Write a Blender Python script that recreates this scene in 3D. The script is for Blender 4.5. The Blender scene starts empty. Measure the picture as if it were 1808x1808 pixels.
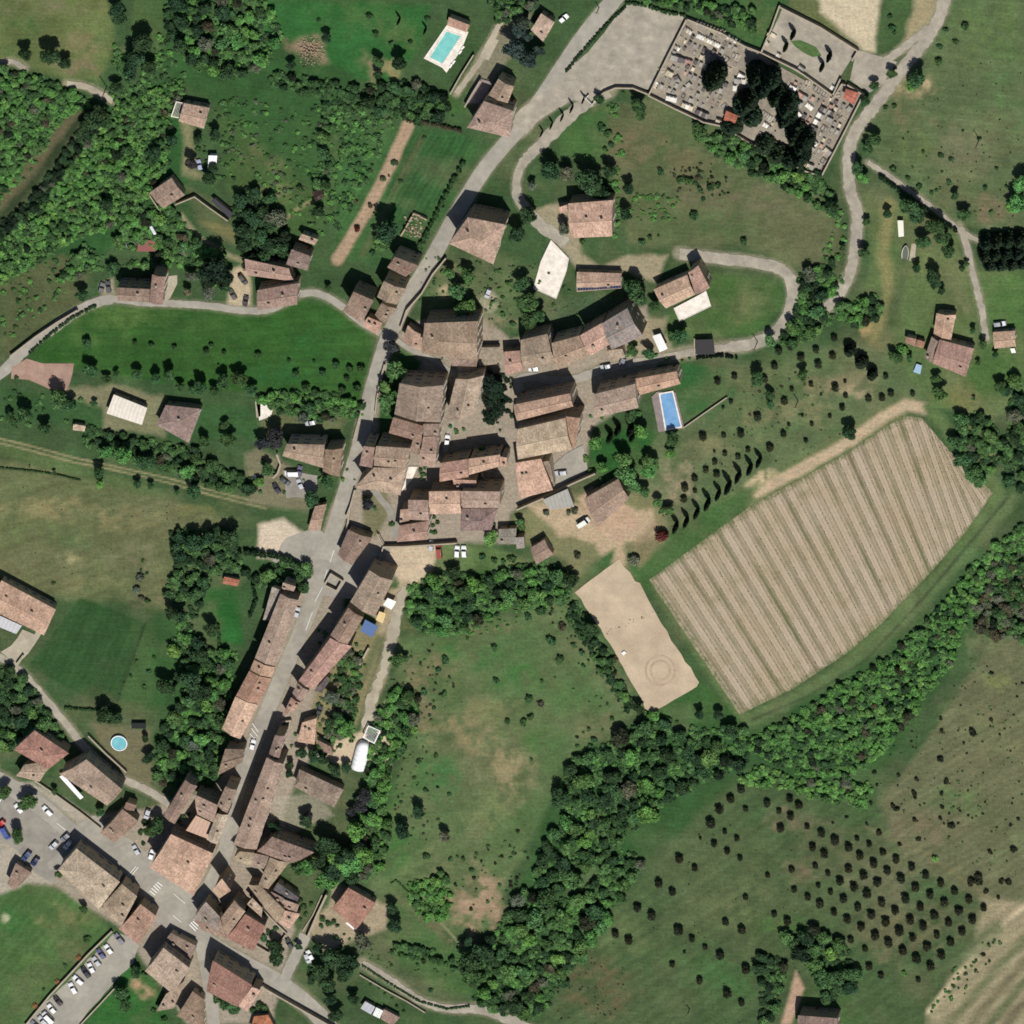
import bpy, bmesh, math, random
import numpy as np
from mathutils import Vector, Matrix

# ---------------------------------------------------------------- camera, sky, sun, exposure
S = bpy.context.scene
MPP = 0.2                      # metres per photo pixel on the ground
TILT = math.radians(28)
AX, AY = 0.380, 0.925          # horizontal direction from the village towards the viewer
ST, KT = math.sin(TILT), 1 / math.cos(TILT)

def W(px, py, z=0.0):
    """world point of height z that is seen at photo pixel (px, py)"""
    u = (px - 904) * MPP + AX * ST * z
    v = (904 - py) * MPP + AY * ST * z
    d = (KT - 1) * (u * AX + v * AY)
    return Vector((u + d * AX, v + d * AY, z))

cam = bpy.data.cameras.new('Camera'); camo = bpy.data.objects.new('Camera', cam)
S.collection.objects.link(camo); S.camera = camo
cam.type = 'ORTHO'; cam.ortho_scale = 1808 * MPP; cam.clip_start = 1; cam.clip_end = 6000
R = Matrix.Rotation(TILT, 3, Vector((-AY, AX, 0)))
camo.matrix_world = Matrix.Translation(R @ Vector((0, 0, 900))) @ R.to_4x4()

SH = Vector((-0.55, 0.835)) * 0.465          # shadow of a 1 m post, seen in the picture plane
_d = (KT - 1) * (SH.x * AX + SH.y * AY)
SHW = Vector((SH.x + _d * AX, SH.y + _d * AY))
elev = math.atan2(1.0, SHW.length)
tosun = Vector((-SHW.x, -SHW.y, 1)).normalized()
az = math.atan2(tosun.x, tosun.y)
sun = bpy.data.lights.new('sun', 'SUN'); sun.energy = 5.0; sun.angle = math.radians(0.55); sun.color = (1, 0.965, 0.91)
suno = bpy.data.objects.new('sun', sun); S.collection.objects.link(suno)
suno.rotation_euler = tosun.to_track_quat('Z', 'Y').to_euler(); suno.location = tosun * 300
w = bpy.data.worlds.new('World'); S.world = w; w.use_nodes = True
nt = w.node_tree; bg = nt.nodes['Background']
sky = nt.nodes.new('ShaderNodeTexSky'); sky.sky_type = 'NISHITA'; sky.sun_disc = False
sky.sun_elevation = elev; sky.sun_rotation = az
nt.links.new(sky.outputs[0], bg.inputs[0]); bg.inputs[1].default_value = 0.065
S.view_settings.view_transform = 'Standard'; S.view_settings.look = 'None'
S.view_settings.exposure = -0.32; S.view_settings.gamma = 1
S.cycles.max_bounces = 4; S.cycles.filter_width = 1.7; S.cycles.diffuse_bounces = 1; S.cycles.glossy_bounces = 2
S.cycles.transmission_bounces = 2; S.cycles.transparent_max_bounces = 4

rnd = random.Random(7)
npr = np.random.default_rng(11)
C = S.collection

def lin(c):
    return tuple(((x / 255) / 12.92 if x / 255 <= 0.04045 else ((x / 255 + 0.055) / 1.055) ** 2.4) for x in c)
def L4(c): return lin(c) + (1.0,)

# ---------------------------------------------------------------- regions of the reference used to write the coordinates down
Z0 = 1808 / 460
REG = dict(A=(0, 0, Z0), B=(450, 0, Z0), C=(900, 0, Z0), D=(1348, 0, Z0), E=(0, 450, Z0), F=(450, 450, Z0), G=(900, 450, Z0), H=(1348, 450, Z0),
           I=(0, 900, Z0), J=(400, 900, Z0), K=(860, 900, Z0), L=(1348, 900, Z0), M=(0, 1348, Z0), N=(400, 1348, Z0), O=(860, 1348, Z0), Q=(1348, 1348, Z0),
           a=(680, 780, 7.533), b=(860, 620, 7.533), c=(880, 820, 7.533), d=(400, 1200, 7.533), e=(240, 1360, 7.533), f=(240, 1568, 7.533),
           g=(400, 1440, 6.457), h=(1140, 20, 4.52), i=(1120, 700, 5.318), j=(1440, 700, 5.318), k=(200, 120, 5.65), l=(0, 1560, 6.954), p=(0, 0, 1.0))
def P(reg, x, y):
    x0, y0, s = REG[reg]
    return (x0 + x / s, y0 + y / s)
def PL(reg, s):
    """'x,y x,y ...' in a region -> list of photo pixels"""
    return [P(reg, *map(float, t.split(','))) for t in s.split()]

# ---------------------------------------------------------------- materials
def mat(name, rough=0.85, spec=0.25):
    m = bpy.data.materials.new(name); m.use_nodes = True
    n = m.node_tree; b = n.nodes['Principled BSDF']
    b.inputs['Roughness'].default_value = rough; b.inputs['Specular IOR Level'].default_value = spec
    return m, n, b
def N(n, t, **kw):
    x = n.nodes.new(t)
    for k, v in kw.items(): setattr(x, k, v)
    return x
def noise(n, vec, scale, detail=3, rough=0.55):
    x = N(n, 'ShaderNodeTexNoise'); x.inputs['Scale'].default_value = scale; x.inputs['Detail'].default_value = detail
    x.inputs['Roughness'].default_value = rough
    if vec is not None: n.links.new(vec, x.inputs['Vector'])
    return x.outputs['Fac']
def rng(n, v, a, b, c, d):
    x = N(n, 'ShaderNodeMapRange'); n.links.new(v, x.inputs[0])
    for i, q in enumerate((a, b, c, d)): x.inputs[i + 1].default_value = q
    return x.outputs[0]
def mul(n, col, fac):
    x = N(n, 'ShaderNodeMix', data_type='RGBA', blend_type='MULTIPLY'); x.inputs[0].default_value = 1
    n.links.new(col, x.inputs[6]); n.links.new(fac, x.inputs[7]); return x.outputs[2]
def mix(n, f, a, b):
    x = N(n, 'ShaderNodeMix', data_type='RGBA')
    if isinstance(f, float): x.inputs[0].default_value = f
    else: n.links.new(f, x.inputs[0])
    for i, c in ((6, a), (7, b)):
        if isinstance(c, tuple): x.inputs[i].default_value = c
        else: n.links.new(c, x.inputs[i])
    return x.outputs[2]
def mth(n, op, a, b=None, c=None):
    x = N(n, 'ShaderNodeMath', operation=op)
    for i, v in enumerate((a, b, c)):
        if v is None: continue
        if isinstance(v, (int, float)): x.inputs[i].default_value = v
        else: n.links.new(v, x.inputs[i])
    return x.outputs[0]
def bump(n, b, h, s, d=0.05):
    x = N(n, 'ShaderNodeBump'); x.inputs['Strength'].default_value = s; x.inputs['Distance'].default_value = d
    n.links.new(h, x.inputs['Height']); n.links.new(x.outputs[0], b.inputs['Normal'])
def wpos(n): return N(n, 'ShaderNodeNewGeometry').outputs['Position']

MATS = {}
def m_surface(name, col, col2=None, scale=0.35, fine=3.0, amp=0.14, rough=0.9, objcol=False, bmp=0.3, spec=0.2, famp=0.12):
    m, n, b = mat(name, rough, spec)
    p = wpos(n)
    if objcol: base = N(n, 'ShaderNodeObjectInfo').outputs['Color']
    else:
        f = rng(n, noise(n, p, scale, 4), 0.35, 0.65, 0, 1)
        base = mix(n, f, L4(col), L4(col2 or col))
    v = rng(n, noise(n, p, scale * 2.3, 3), 0.25, 0.75, 1 - amp, 1 + amp)
    v2 = rng(n, noise(n, p, fine, 2, 0.7), 0.2, 0.8, 1 - famp, 1 + famp)
    c = mul(n, mul(n, base, v), v2)
    if name == 'metal_roof':
        uvn = N(n, 'ShaderNodeUVMap'); sp_ = N(n, 'ShaderNodeSeparateXYZ'); n.links.new(uvn.outputs[0], sp_.inputs[0])
        c = mul(n, c, rng(n, mth(n, 'SINE', mth(n, 'MULTIPLY', sp_.outputs[0], 4.6)), -1, -.7, .78, 1.0)); c = mul(n, c, rng(n, noise(n, p, .7, 4, .7), .35, .7, .84, 1.0))
    if 'asphalt' in name or 'gravel' in name:
        vo = N(n, 'ShaderNodeTexVoronoi'); vo.inputs['Scale'].default_value = .16; n.links.new(p, vo.inputs['Vector'])
        bw = N(n, 'ShaderNodeRGBToBW'); n.links.new(vo.outputs['Color'], bw.inputs[0])
        c = mul(n, c, rng(n, bw.outputs[0], .25, .75, .93, 1.05)); c = mul(n, c, rng(n, noise(n, p, .55, 5, .75), .3, .7, .88, 1.08))
    n.links.new(c, b.inputs['Base Color'])
    if bmp: bump(n, b, noise(n, p, fine, 3), bmp)
    MATS[name] = m; return m
m_surface('asphalt', (150, 145, 134), (161, 156, 143), 0.12, 2.5, 0.07, famp=0.07)
m_surface('dark_asphalt', (136, 131, 122), (150, 145, 134), 0.15, 2.5, 0.08, famp=0.07)
m_surface('gravel', (148, 141, 127), (168, 160, 144), 0.2, 2.0, 0.12)
m_surface('pale_gravel', (160, 151, 132), (178, 168, 147), 0.1, 1.8, 0.1)
m_surface('pink_gravel', (150, 122, 108), (166, 138, 122), 0.2, 2.0, 0.1)
m_surface('sand', (174, 156, 132), (188, 170, 144), 0.09, 1.5, 0.1)
m_surface('cemetery_gravel', (132, 124, 112), (156, 146, 128), 0.3, 2.5, 0.14)
m_surface('sand_track', (158, 141, 118), (176, 158, 132), 0.2, 1.5, 0.08)
m_surface('stone_wall', (128, 118, 102), (154, 142, 124), 0.8, 4.0, 0.25)
m_surface('white_stone', (214, 204, 190), (236, 228, 216), 0.5, 2.5, 0.1, famp=0.12)
m_surface('grey_deck', (128, 116, 114), (142, 130, 126), 0.5, 3.0, 0.1)
m_surface('painted', (200, 200, 200), objcol=True, amp=0.04, famp=0.04, rough=0.6, bmp=0.05)
m_surface('plaster', (190, 175, 150), objcol=True, amp=0.14, famp=0.1, bmp=0.3)
m_surface('grave_stone', (170, 165, 155), objcol=True, amp=0.15, fine=4, famp=0.15)
m_surface('wood', (120, 85, 55), (140, 100, 68), 0.8, 5.0, 0.15)
m_surface('bark', (84, 70, 56), (104, 90, 74), 1.0, 5.0, 0.2)
m_surface('metal_roof', (150, 150, 150), objcol=True, rough=0.5, amp=0.06, famp=0.05, bmp=0.1)
m_surface('rubble', (150, 130, 110), (175, 158, 135), 0.8, 4.0, 0.2)
m_surface('fabric', (200, 200, 200), objcol=True, amp=0.05, famp=0.03, bmp=0.05)
m_surface('soil_bare', (166, 143, 119), (180, 157, 130), 0.2, 2.0, 0.1)

def m_simple(name, col, rough, spec=0.5, metal=0.0, objcol=False, coat=0.0):
    m, n, b = mat(name, rough, spec)
    if objcol: n.links.new(N(n, 'ShaderNodeObjectInfo').outputs['Color'], b.inputs['Base Color'])
    else: b.inputs['Base Color'].default_value = L4(col)
    b.inputs['Metallic'].default_value = metal; b.inputs['Coat Weight'].default_value = coat
    MATS[name] = m
m_simple('car_paint', None, 0.32, 0.5, objcol=True, coat=0.5)
m_simple('glass_dark', (32, 38, 44), 0.08, 0.6)
m_simple('tyre', (26, 26, 26), 0.8)
m_simple('chrome', (170, 170, 172), 0.3, 0.5, 0.9)
m_simple('road_paint', (226, 224, 216), 0.7)
m_simple('lamp_red', (150, 20, 16), 0.3)
m_simple('shutter', None, 0.6, 0.3, objcol=True)

def roof_mat():
    m, n, b = mat('roof_tiles', 0.9, 0.15)
    uv = N(n, 'ShaderNodeUVMap'); sep = N(n, 'ShaderNodeSeparateXYZ'); n.links.new(uv.outputs[0], sep.inputs[0])
    u, v = sep.outputs[0], sep.outputs[1]
    cu = mth(n, 'FLOOR', mth(n, 'DIVIDE', u, 0.42)); cv = mth(n, 'FLOOR', mth(n, 'DIVIDE', v, 0.62))
    cb = N(n, 'ShaderNodeCombineXYZ'); n.links.new(cu, cb.inputs[0]); n.links.new(cv, cb.inputs[1])
    oi = N(n, 'ShaderNodeObjectInfo'); n.links.new(mth(n, 'MULTIPLY', oi.outputs['Random'], 91.0), cb.inputs[2])
    wn = N(n, 'ShaderNodeTexWhiteNoise', noise_dimensions='3D'); n.links.new(cb.outputs[0], wn.inputs['Vector'])
    tile = rng(n, wn.outputs['Value'], 0, 1, 0.76, 1.24)
    p = wpos(n)
    big = rng(n, noise(n, p, 0.22, 4), 0.3, 0.7, 0.8, 1.16)
    mid = rng(n, noise(n, p, 1.3, 3, 0.6), 0.3, 0.7, 0.87, 1.12)
    # streaks running down the slope, lichen patches
    sc = N(n, 'ShaderNodeCombineXYZ'); n.links.new(mth(n, 'MULTIPLY', u, 1.7), sc.inputs[0]); n.links.new(mth(n, 'MULTIPLY', v, 0.18), sc.inputs[1])
    n.links.new(oi.outputs['Random'], sc.inputs[2])
    strk = rng(n, noise(n, sc.outputs[0], 1.0, 3), 0.3, 0.7, 0.88, 1.1)
    c = mul(n, mul(n, mul(n, mul(n, oi.outputs['Color'], tile), big), mid), strk)
    lich = rng(n, noise(n, p, 0.55, 5, 0.7), 0.56, 0.72, 0, 0.5)
    c = mix(n, lich, c, L4((132, 127, 108)))
    c = mul(n, c, rng(n, noise(n, p, 2.6, 3, .75), .58, .72, 1.0, .68))
    vr_ = N(n, 'ShaderNodeTexVoronoi'); vr_.inputs['Scale'].default_value = .3; n.links.new(p, vr_.inputs['Vector'])
    bw = N(n, 'ShaderNodeRGBToBW'); n.links.new(vr_.outputs['Color'], bw.inputs[0]); c = mul(n, c, rng(n, bw.outputs[0], .2, .8, .9, 1.1))
    red = rng(n, noise(n, cb.outputs[0], 3.1, 1), 0.58, 0.66, 0, 0.32)
    c = mix(n, red, c, L4((158, 112, 88)))
    n.links.new(c, b.inputs['Base Color'])
    wv = mth(n, 'ABSOLUTE', mth(n, 'SINE', mth(n, 'MULTIPLY', u, math.pi / 0.42)))
    bump(n, b, mth(n, 'ADD', wv, mth(n, 'MULTIPLY', wn.outputs['Value'], 0.5)), 0.5, 0.06)
    MATS['roof_tiles'] = m
roof_mat()

def leaf_mat(name, bright=1.0, hue=0.0):
    m, n, b = mat(name, 0.75, 0.15)
    oi = N(n, 'ShaderNodeObjectInfo'); p = wpos(n)
    at = N(n, 'ShaderNodeAttribute', attribute_name='shade')
    v = rng(n, noise(n, p, 0.45, 3), 0.3, 0.7, 0.72, 1.3)
    c = mul(n, mul(n, oi.outputs['Color'], v), at.outputs['Color'])
    yel = rng(n, noise(n, p, 0.9, 2), 0.5, 0.75, 0, 0.35)
    x = N(n, 'ShaderNodeMix', data_type='RGBA', blend_type='MULTIPLY'); n.links.new(yel, x.inputs[0])
    n.links.new(c, x.inputs[6]); x.inputs[7].default_value = (1.5, 1.18, 0.85, 1)
    c = x.outputs[2]
    n.links.new(c, b.inputs['Base Color'])
    tr = N(n, 'ShaderNodeBsdfTranslucent'); n.links.new(c, tr.inputs[0])
    ms = N(n, 'ShaderNodeMixShader'); ms.inputs[0].default_value = 0.22
    out = n.nodes['Material Output']
    n.links.new(b.outputs[0], ms.inputs[1]); n.links.new(tr.outputs[0], ms.inputs[2]); n.links.new(ms.outputs[0], out.inputs[0])
    MATS[name] = m
leaf_mat('leaves')

def ground_mat():
    m, n, b = mat('ground', 0.95, 0.1)
    at = N(n, 'ShaderNodeAttribute', attribute_name='cover'); p = wpos(n)
    v1 = rng(n, noise(n, p, 0.9, 5, 0.65), 0.3, 0.7, 0.8, 1.22)
    v2 = rng(n, noise(n, p, 3.0, 3, 0.7), 0.25, 0.75, 0.74, 1.28)
    v3 = rng(n, noise(n, p, 0.16, 3), 0.3, 0.7, 0.9, 1.1)
    c = mul(n, mul(n, mul(n, at.outputs['Color'], v1), v2), v3)
    mp = N(n, 'ShaderNodeMapping'); mp.inputs['Rotation'].default_value = (0, 0, .9); mp.inputs['Scale'].default_value = (.09, 1.3, 1); n.links.new(p, mp.inputs['Vector'])
    c = mul(n, c, rng(n, noise(n, mp.outputs[0], 1.0, 3), 0.3, 0.7, 0.9, 1.1))
    c = mul(n, c, rng(n, noise(n, p, 1.1, 3, 0.7), 0.56, 0.68, 1.0, 0.74))
    f = rng(n, noise(n, p, 0.5, 4, 0.6), 0.52, 0.72, 0, 0.35)
    x = N(n, 'ShaderNodeMix', data_type='RGBA', blend_type='MULTIPLY'); n.links.new(f, x.inputs[0])
    n.links.new(c, x.inputs[6]); x.inputs[7].default_value = (1.45, 1.12, 1.0, 1)
    n.links.new(x.outputs[2], b.inputs['Base Color'])
    bump(n, b, noise(n, p, 1.6, 4, 0.7), 0.5, 0.25)
    MATS['ground'] = m
ground_mat()

def water_mat(name, c1, c2):
    m, n, b = mat(name, 0.12, 0.5); p = wpos(n)
    n.links.new(mix(n, rng(n, noise(n, p, 0.5, 2), 0.35, 0.65, 0, 1), L4(c1), L4(c2)), b.inputs['Base Color'])
    bump(n, b, noise(n, p, 2.0, 2), 0.15, 0.05); MATS[name] = m
water_mat('water_turquoise', (112, 186, 180), (128, 200, 192))
water_mat('water_blue', (104, 150, 192), (120, 164, 204))
water_mat('water_pale', (108, 176, 186), (124, 190, 196))

def solar_mat():
    m, n, b = mat('solar_cells', 0.25, 0.5); p = N(n, 'ShaderNodeUVMap').outputs[0]
    br = N(n, 'ShaderNodeTexBrick'); n.links.new(p, br.inputs['Vector']); br.offset = 0
    br.inputs['Color1'].default_value = L4((40, 44, 66)); br.inputs['Color2'].default_value = L4((50, 52, 74)); br.inputs['Mortar'].default_value = L4((130, 130, 140))
    br.inputs['Scale'].default_value = 1; br.inputs['Brick Width'].default_value = 1.0; br.inputs['Row Height'].default_value = 1.6; br.inputs['Mortar Size'].default_value = 0.05
    n.links.new(br.outputs[0], b.inputs['Base Color']); MATS['solar_cells'] = m
solar_mat()

def vine_mat():
    m, n, b = mat('vineyard_soil', 0.95, 0.1)
    uv = N(n, 'ShaderNodeUVMap'); sep = N(n, 'ShaderNodeSeparateXYZ'); n.links.new(uv.outputs[0], sep.inputs[0])
    u, v = sep.outputs[0], sep.outputs[1]      # u counts vine rows, v metres along the row
    p = wpos(n)
    wob = mth(n, 'MULTIPLY', mth(n, 'SUBTRACT', noise(n, p, 0.3, 2), 0.5), 0.25)
    uu = mth(n, 'ADD', u, wob)
    alley = mth(n, 'FLOOR', mth(n, 'MULTIPLY', uu, 0.5))
    fr = mth(n, 'FRACT', mth(n, 'MULTIPLY', uu, 0.5))
    wn = N(n, 'ShaderNodeTexWhiteNoise', noise_dimensions='1D'); n.links.new(alley, wn.inputs['W'])
    # length-varying strength of the weedy band in each second alley
    cb = N(n, 'ShaderNodeCombineXYZ'); n.links.new(mth(n, 'MULTIPLY', alley, 3.7), cb.inputs[0]); n.links.new(mth(n, 'MULTIPLY', v, 0.035), cb.inputs[1])
    ln = rng(n, noise(n, cb.outputs[0], 1.0, 3), 0.3, 0.6, 0.35, 1.0)
    d = mth(n, 'ABSOLUTE', mth(n, 'SUBTRACT', fr, 0.5))
    band = rng(n, d, 0.05, 0.24, 1, 0)
    f = mth(n, 'MULTIPLY', mth(n, 'MULTIPLY', band, ln), rng(n, wn.outputs['Value'], 0, 1, 0.5, .95))
    weed = mix(n, rng(n, noise(n, cb.outputs[0], 2.0, 2), 0.4, 0.6, 0, 1), L4((104, 94, 74)), L4((86, 92, 60)))
    soil = mix(n, rng(n, noise(n, p, 0.06, 3), 0.35, 0.65, 0, 1), L4((172, 157, 136)), L4((166, 151, 125)))
    # fine tillage lines
    st = mth(n, 'SINE', mth(n, 'MULTIPLY', uu, 2 * math.pi * 2.0))
    soil = mul(n, soil, rng(n, st, -1, 1, 0.9, 1.05))
    c = mix(n, f, soil, weed)
    ed = mth(n, 'MINIMUM', v, mth(n, 'SUBTRACT', 58.0, v)); ed = mth(n, 'MINIMUM', ed, mth(n, 'MULTIPLY', mth(n, 'MINIMUM', u, mth(n, 'SUBTRACT', 50.0, u)), 2.4)); ed = mth(n, 'ADD', ed, mth(n, 'MULTIPLY', mth(n, 'SUBTRACT', noise(n, p, .5, 4, .7), .5), 9.0))
    c = mix(n, rng(n, ed, -0.6, 2.2, .9, 0), c, L4((92, 102, 66)))
    c = mix(n, rng(n, noise(n, p, .12, 4, .6), .56, .72, 0, .4), c, L4((112, 108, 78)))
    c = mul(n, mul(n, c, rng(n, noise(n, p, 0.9, 4, 0.7), 0.3, 0.7, 0.88, 1.12)), rng(n, noise(n, p, 3.5, 2), 0.3, 0.7, 0.9, 1.1))
    n.links.new(c, b.inputs['Base Color']); bump(n, b, noise(n, p, 2.0, 4), 0.4, 0.15)
    MATS['vineyard_soil'] = m
vine_mat()

# ---------------------------------------------------------------- object helpers
def link(o): C.objects.link(o); return o
def mesh(name, verts, faces, material=None, parent=None, uvs=None, smooth=False):
    me = bpy.data.meshes.new(name); me.from_pydata([tuple(v) for v in verts], [], faces)
    if uvs:
        ul = me.uv_layers.new(name='UVMap').data
        for i, uvp in enumerate(uvs): ul[i].uv = uvp
    if material: me.materials.append(MATS[material])
    if smooth: me.polygons.foreach_set('use_smooth', [True] * len(me.polygons))
    o = link(bpy.data.objects.new(name, me))
    if parent is not None: o.parent = parent
    return o
def tag(o, label=None, cat=None, group=None, kind=None):
    if label: o['label'] = label
    if cat: o['category'] = cat
    if group: o['group'] = group
    if kind: o['kind'] = kind
    return o
def empty(name, loc, rz=0):
    o = bpy.data.objects.new(name, None); link(o); o.location = loc; o.rotation_euler = (0, 0, rz); o.empty_display_size = 0.1
    return o
def dup(o, parent=None):
    c = o.copy(); C.objects.link(c); c.parent = parent
    for ch in KIDS.get(o.name, []): dup(ch, c)
    return c
KIDS = {}
def reg_tree(o):
    KIDS[o.name] = [x for x in o.children]
    for x in KIDS[o.name]: reg_tree(x)
class MB:
    """collects simple solids into one mesh"""
    def __init__(s): s.v = []; s.f = []
    def add(s, v, f):
        o = len(s.v); s.v += [tuple(x) for x in v]; s.f += [tuple(i + o for i in q) for q in f]; return s
    def box(s, cx, cy, cz, sx, sy, sz, rz=0, taper=1.0):
        c, d = math.cos(rz), math.sin(rz); v = []
        for z, t in ((-sz / 2, 1), (sz / 2, taper)):
            for x, y in ((-1, -1), (1, -1), (1, 1), (-1, 1)):
                X, Y = x * sx / 2 * t, y * sy / 2 * t
                v.append((cx + X * c - Y * d, cy + X * d + Y * c, cz + z))
        return s.add(v, [(3, 2, 1, 0), (4, 5, 6, 7), (0, 1, 5, 4), (1, 2, 6, 5), (2, 3, 7, 6), (3, 0, 4, 7)])
    def tube(s, a, b, r0, r1=None, n=8):
        r1 = r0 if r1 is None else r1; a, b = Vector(a), Vector(b); d = (b - a).normalized()
        x = d.orthogonal().normalized(); y = d.cross(x); v = []
        for p, r in ((a, r0), (b, r1)):
            for i in range(n):
                t = 2 * math.pi * i / n; v.append(p + (x * math.cos(t) + y * math.sin(t)) * r)
        f = [(i, (i + 1) % n, n + (i + 1) % n, n + i) for i in range(n)] + [tuple(reversed(range(n))), tuple(range(n, 2 * n))]
        return s.add(v, f)
    def prism(s, pts, z0, z1):
        n = len(pts); v = [(p[0], p[1], z0) for p in pts] + [(p[0], p[1], z1) for p in pts]
        a = sum(pts[i][0] * pts[(i + 1) % n][1] - pts[(i + 1) % n][0] * pts[i][1] for i in range(n))
        if a < 0:
            v = v[:n][::-1] + v[n:][::-1]
        return s.add(v, [tuple(reversed(range(n))), tuple(range(n, 2 * n))] + [(i, (i + 1) % n, n + (i + 1) % n, n + i) for i in range(n)])
    def build(s, name, material, parent=None, smooth=False, color=None):
        o = mesh(name, s.v, s.f, material, parent, smooth=smooth)
        if color: o.color = L4(color)
        return o
# ---------------------------------------------------------------- the ground: one sheet, its cover (grass, dry grass, soil) set where it grows
gx = np.concatenate([[-3000, -1200, -500, -260], np.arange(-222, 222.1, 0.62), [260, 500, 1200, 3000]])
gy = np.concatenate([[-3000, -1200, -500, -270], np.arange(-232, 232.1, 0.62), [270, 500, 1200, 3000]])
GX, GY = np.meshgrid(gx, gy)
_k = (1 - 1 / KT) * (GX * AX + GY * AY)
PX = (GX - _k * AX) / MPP + 904; PY = 904 - (GY - _k * AY) / MPP
def vnoise(sc, seed, octv=3):
    r = np.random.default_rng(seed); out = np.zeros_like(PX); amp, tot = 1.0, 0
    for o in range(octv):
        g = r.random((256, 256)); s = sc / 2 ** o
        x = (PX / s) % 255; y = (PY / s) % 255
        xi = x.astype(int); yi = y.astype(int); fx = x - xi; fy = y - yi
        fx = fx * fx * (3 - 2 * fx); fy = fy * fy * (3 - 2 * fy)
        a = g[yi, xi] * (1 - fx) + g[yi, (xi + 1) % 256] * fx; b = g[(yi + 1) % 256, xi] * (1 - fx) + g[(yi + 1) % 256, (xi + 1) % 256] * fx
        out += amp * (a * (1 - fy) + b * fy); tot += amp; amp *= 0.55
    return out / tot
NE = vnoise(22, 1, 4) - 0.5         # used to fray edges
NP = vnoise(90, 2, 4); NQ = vnoise(45, 3, 4); NR = vnoise(14, 4, 3)
COL = np.empty(PX.shape + (3,)); COL[:] = lin((60, 82, 50))
def sd_seg(x, y, a, b):
    dx, dy = b[0] - a[0], b[1] - a[1]; L = dx * dx + dy * dy + 1e-9
    t = np.clip(((x - a[0]) * dx + (y - a[1]) * dy) / L, 0, 1)
    return np.hypot(x - a[0] - t * dx, y - a[1] - t * dy)
def _apply(sl, al, col, rep=False):
    al = al[..., None]; COL[sl] = COL[sl] * (1 - al) + np.array(lin(col)) * al
def _box(pts, m):
    x0, x1 = min(p[0] for p in pts) - m, max(p[0] for p in pts) + m; y0, y1 = min(p[1] for p in pts) - m, max(p[1] for p in pts) + m
    ok = (PX > x0) & (PX < x1) & (PY > y0) & (PY < y1); r = np.where(ok.any(1))[0]; c = np.where(ok.any(0))[0]
    if len(r) == 0: return None
    return (slice(r[0], r[-1] + 1), slice(c[0], c[-1] + 1))
def poly_cover(pts, col, soft=6, fray=14, alpha=1.0):
    s = _box(pts, soft + fray)
    if s is None: return
    x, y = PX[s], PY[s]; d = np.full(x.shape, 1e9); inside = np.zeros(x.shape, bool); n = len(pts)
    for i in range(n):
        a, b = pts[i], pts[(i + 1) % n]; d = np.minimum(d, sd_seg(x, y, a, b))
        c = ((a[1] > y) != (b[1] > y)) & (x < (b[0] - a[0]) * (y - a[1]) / (b[1] - a[1] + 1e-12) + a[0]); inside ^= c
    d = np.where(inside, d, -d) + NE[s] * fray
    _apply(s, np.clip(0.5 + d / (2 * soft), 0, 1) * alpha, col)
def line_cover(pts, width, col, soft=2, fray=3, alpha=1.0):
    s = _box(pts, width + soft + fray)
    if s is None: return
    x, y = PX[s], PY[s]; d = np.full(x.shape, 1e9)
    for a, b in zip(pts, pts[1:]): d = np.minimum(d, sd_seg(x, y, a, b))
    d = width / 2 - d + NE[s] * fray
    _apply(s, np.clip(0.5 + d / (2 * soft), 0, 1) * alpha, col)
def blob_cover(cx, cy, rx, ry, col, alpha=0.7, rot=0, fray=0.9):
    s = _box([(cx - rx - ry, cy - rx - ry), (cx + rx + ry, cy + rx + ry)], 20)
    if s is None: return
    x, y = PX[s] - cx, PY[s] - cy; c, d = math.cos(math.radians(rot)), math.sin(math.radians(rot))
    q = np.hypot((x * c + y * d) / rx, (-x * d + y * c) / ry) + NE[s] * fray * 2
    br = np.clip(.8 + (NR[s] - .5) * 3.2 + (NQ[s] - .5) * 1.5, .12, 1.15)
    _apply(s, np.clip((1.25 - q) / 0.75, 0, 1) * np.clip(alpha * br * 1.2, 0, 1), col)
def pp(s): return PL('p', s)

GREEN = (50, 84, 44); FRESH = (54, 96, 46); DRY = (101, 103, 72); BROWN = (116, 104, 82); TAN = (150, 136, 110); VERGE = (84, 98, 62); DARK = (40, 64, 38)
poly_cover(pp('-60,-60 190,-40 202,80 175,145 120,140 0,110 -60,100'), (92, 104, 62))
for b in ((60, 15, 80, 20, DRY, .8), (60, 50, 50, 22, (66, 92, 52), .7), (150, 85, 50, 30, (112, 110, 76), .8), (140, 120, 40, 14, (112, 106, 78), .7), (30, 85, 40, 14, (74, 92, 54), .6)): blob_cover(*b)
poly_cover(pp('240,0 300,0 330,60 280,90 230,70'), (72, 92, 54))
poly_cover(pp('0,130 200,190 320,120 330,320 170,460 0,500'), (46, 80, 42))
poly_cover(pp('0,330 120,195 165,190 150,235 60,330 0,420'), (92, 88, 64), 8, 16)
line_cover(pp('-10,400 70,310 130,225 160,195'), 16, (50, 62, 40), 5, 10)
poly_cover(pp('380,170 580,180 590,330 560,430 480,400 400,330'), (66, 90, 50))
for b in ((520, 230, 60, 30, (88, 96, 62), .7), (470, 280, 50, 22, (90, 96, 62), .7), (560, 260, 40, 40, (78, 94, 56), .6), (480, 340, 40, 20, (98, 106, 66), .6)): blob_cover(*b)
poly_cover(pp('450,0 760,10 740,90 690,150 640,140 560,110 470,70'), (48, 92, 46))
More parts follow.
